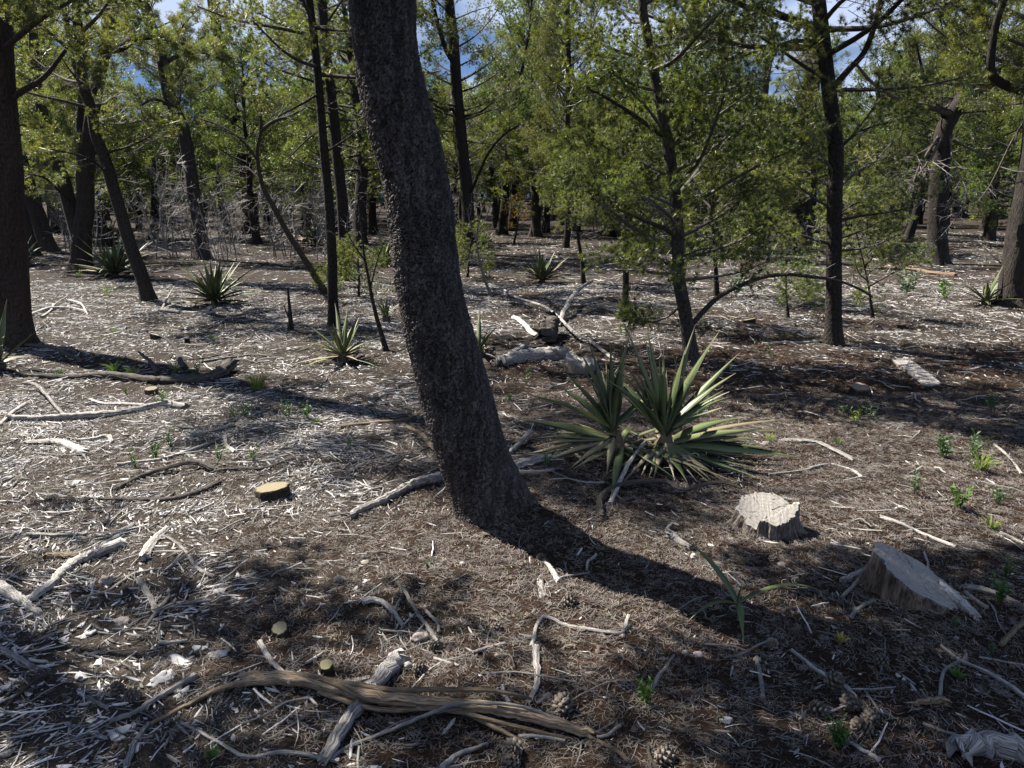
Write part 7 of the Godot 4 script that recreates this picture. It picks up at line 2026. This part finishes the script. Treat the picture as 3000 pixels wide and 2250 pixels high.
	whole("herb", herb_mesh(1323, 0.169, 5, Color(0.075, 0.14, 0.028)), "seedling behind the dark log", "plant", on_ground(Vector3(-2.884, 0, -6.624)), "green seedlings on the clearing floor")
	whole("herb", herb_mesh(1172, 0.069, 5, Color(0.16, 0.2, 0.035)), "bright sprout left of the small round stump", "plant", on_ground(Vector3(-3.194, 0, -5.972)), "green seedlings on the clearing floor")
	whole("herb", herb_mesh(2560, 0.123, 4, Color(0.075, 0.14, 0.028)), "sprout left of the lichened trunk", "plant", on_ground(Vector3(2.621, 0, -7.47)), "green seedlings on the clearing floor")
	whole("herb", herb_mesh(1800, 0.030, 3, Color(0.075, 0.14, 0.028)), "tiny sprout on the sunny needles", "plant", on_ground(Vector3(-0.439, 0, -3.141)), "green seedlings on the clearing floor")
	whole("grass_tuft", tuft_mesh(1457, 0.222, 60, Color(0.16, 0.2, 0.035)), "large yellow-green grass tuft at left", "grass", on_ground(Vector3(-2.173, 0, -6.186)), "grass tufts on the clearing floor")
	whole("grass_tuft", tuft_mesh(1148, 0.146, 46, Color(0.16, 0.2, 0.035)), "grass tuft by the dark log", "grass", on_ground(Vector3(-3.679, 0, -6.734)), "grass tufts on the clearing floor")
	whole("grass_tuft", tuft_mesh(1187, 0.110, 30, Color(0.16, 0.2, 0.035)), "smaller grass tuft right of the one by the dark log", "grass", on_ground(Vector3(-3.476, 0, -6.66)), "grass tufts on the clearing floor")
	whole("grass_tuft", tuft_mesh(1280, 0.139, 34, Color(0.16, 0.2, 0.035)), "grass tuft behind the twigs of the dark log", "grass", on_ground(Vector3(-3.146, 0, -6.809)), "grass tufts on the clearing floor")
	whole("grass_tuft", tuft_mesh(1147, 0.110, 26, Color(0.16, 0.2, 0.035)), "grass tuft on the sunny litter", "grass", on_ground(Vector3(-4.711, 0, -8.727)), "grass tufts on the clearing floor")
	whole("grass_tuft", tuft_mesh(1360, 0.115, 26, Color(0.16, 0.2, 0.035)), "grass tuft right of the upright peg", "grass", on_ground(Vector3(-3.386, 0, -8.321)), "grass tufts on the clearing floor")
	whole("grass_tuft", tuft_mesh(1023, 0.110, 24, Color(0.075, 0.14, 0.028)), "grass tuft left of the dark log", "grass", on_ground(Vector3(-4.15, 0, -6.624)), "grass tufts on the clearing floor")
	whole("grass_tuft", tuft_mesh(3018, 0.155, 60, Color(0.16, 0.2, 0.035)), "grass tuft among the seedlings at right", "grass", on_ground(Vector3(2.808, 0, -4.214)), "grass tufts on the clearing floor")
	whole("grass_tuft", tuft_mesh(2968, 0.053, 26, Color(0.075, 0.14, 0.028)), "grass tuft on the knobbly twig at lower right", "grass", on_ground(Vector3(1.511, 0, -2.21)), "grass tufts on the clearing floor")
	whole("grass_tuft", tuft_mesh(1360, 0.060, 22, Color(0.05, 0.105, 0.025)), "grass tuft on the pale curved branch", "grass", on_ground(Vector3(-0.875, 0, -1.849)), "grass tufts on the clearing floor")
	whole("grass_tuft", tuft_mesh(1580, 0.067, 18, Color(0.16, 0.2, 0.035)), "grass wisps right of the seedlings", "grass", on_ground(Vector3(-1.423, 0, -5.158)), "grass tufts on the clearing floor")
	whole("grass_tuft", tuft_mesh(1405, 0.138, 20, Color(0.085, 0.13, 0.06)), "dry grass wisps left of the seedlings", "grass", on_ground(Vector3(-2.071, 0, -5.333)), "grass tufts on the clearing floor")
	whole("grass_tuft", tuft_mesh(2080, 0.123, 30, Color(0.085, 0.13, 0.06)), "grass wisps under the yucca's left leaves", "grass", on_ground(Vector3(0.207, 0, -4.261)), "grass tufts on the clearing floor")
	whole("grass_tuft", tuft_mesh(1132, 0.256, 40, Color(0.16, 0.2, 0.035)), "grass tuft in front of the dark yucca", "grass", on_ground(Vector3(-6.589, 0, -12.147)), "grass tufts on the clearing floor")
	whole("grass_tuft", tuft_mesh(1070, 0.184, 26, Color(0.16, 0.2, 0.035)), "grass tuft at the foot of the black juniper", "grass", on_ground(Vector3(-8.634, 0, -14.953)), "grass tufts on the clearing floor")
	whole("grass_tuft", tuft_mesh(3041, 0.083, 26, Color(0.16, 0.2, 0.035)), "yellow-green tuft with flowers at right", "grass", on_ground(Vector3(2.376, 0, -3.417)), "grass tufts on the clearing floor")
	whole("grass_tuft", tuft_mesh(2716, 0.038, 30, Color(0.34, 0.27, 0.02)), "yellow lichen tuft beside the needles at right", "grass", on_ground(Vector3(1.212, 0, -2.437)), "grass tufts on the clearing floor")
	whole("grass_tuft", tuft_mesh(2710, 0.067, 16, Color(0.075, 0.14, 0.028)), "grass wisps on shaded soil at right", "grass", on_ground(Vector3(2.156, 0, -4.694)), "grass tufts on the clearing floor")
	whole("grass_tuft", tuft_mesh(2560, 0.080, 22, Color(0.16, 0.2, 0.035)), "grass wisps at the yucca's right edge", "grass", on_ground(Vector3(1.713, 0, -4.742)), "grass tufts on the clearing floor")
	loose_sticks()
	far_things()
	scatter("wood_chips", "thin grey wood chips strewn over the clearing floor", [flake_mesh(201, 0.036, 0.007, 0.0022, 6), flake_mesh(202, 0.021, 0.008, 0.002, 5), flake_mesh(203, 0.055, 0.007, 0.003, 7), flake_mesh(204, 0.024, 0.012, 0.002, 6), flake_mesh(205, 0.044, 0.005, 0.002, 5)], [[1.6, 6.0, 105000, 0.8], [6.0, 14.0, 120000, 1.0], [14.0, 34.0, 70000, 1.5]], 301, 0)
	scatter("needle_litter", "dry brown pine needles covering the soil", [needle_bunch(211), needle_bunch(212), needle_bunch(213)], [[1.6, 6.0, 80000, 1.0], [6.0, 13.0, 26000, 1.6]], 302, 1)
	scatter("twig_litter", "short dead twigs mixed into the litter", [twig_mesh(221), twig_mesh(222), twig_mesh(223), twig_mesh(224)], [[1.6, 6.0, 16000, 0.85], [6.0, 14.0, 20000, 1.25], [14.0, 34.0, 14000, 1.9]], 303, 2)
	scatter("soil_crumbs", "crumbs of brown soil on the bare patches", [clod_mesh(231), clod_mesh(232)], [[1.6, 6.0, 26000, 0.9], [6.0, 12.0, 14000, 1.6]], 304, 3)
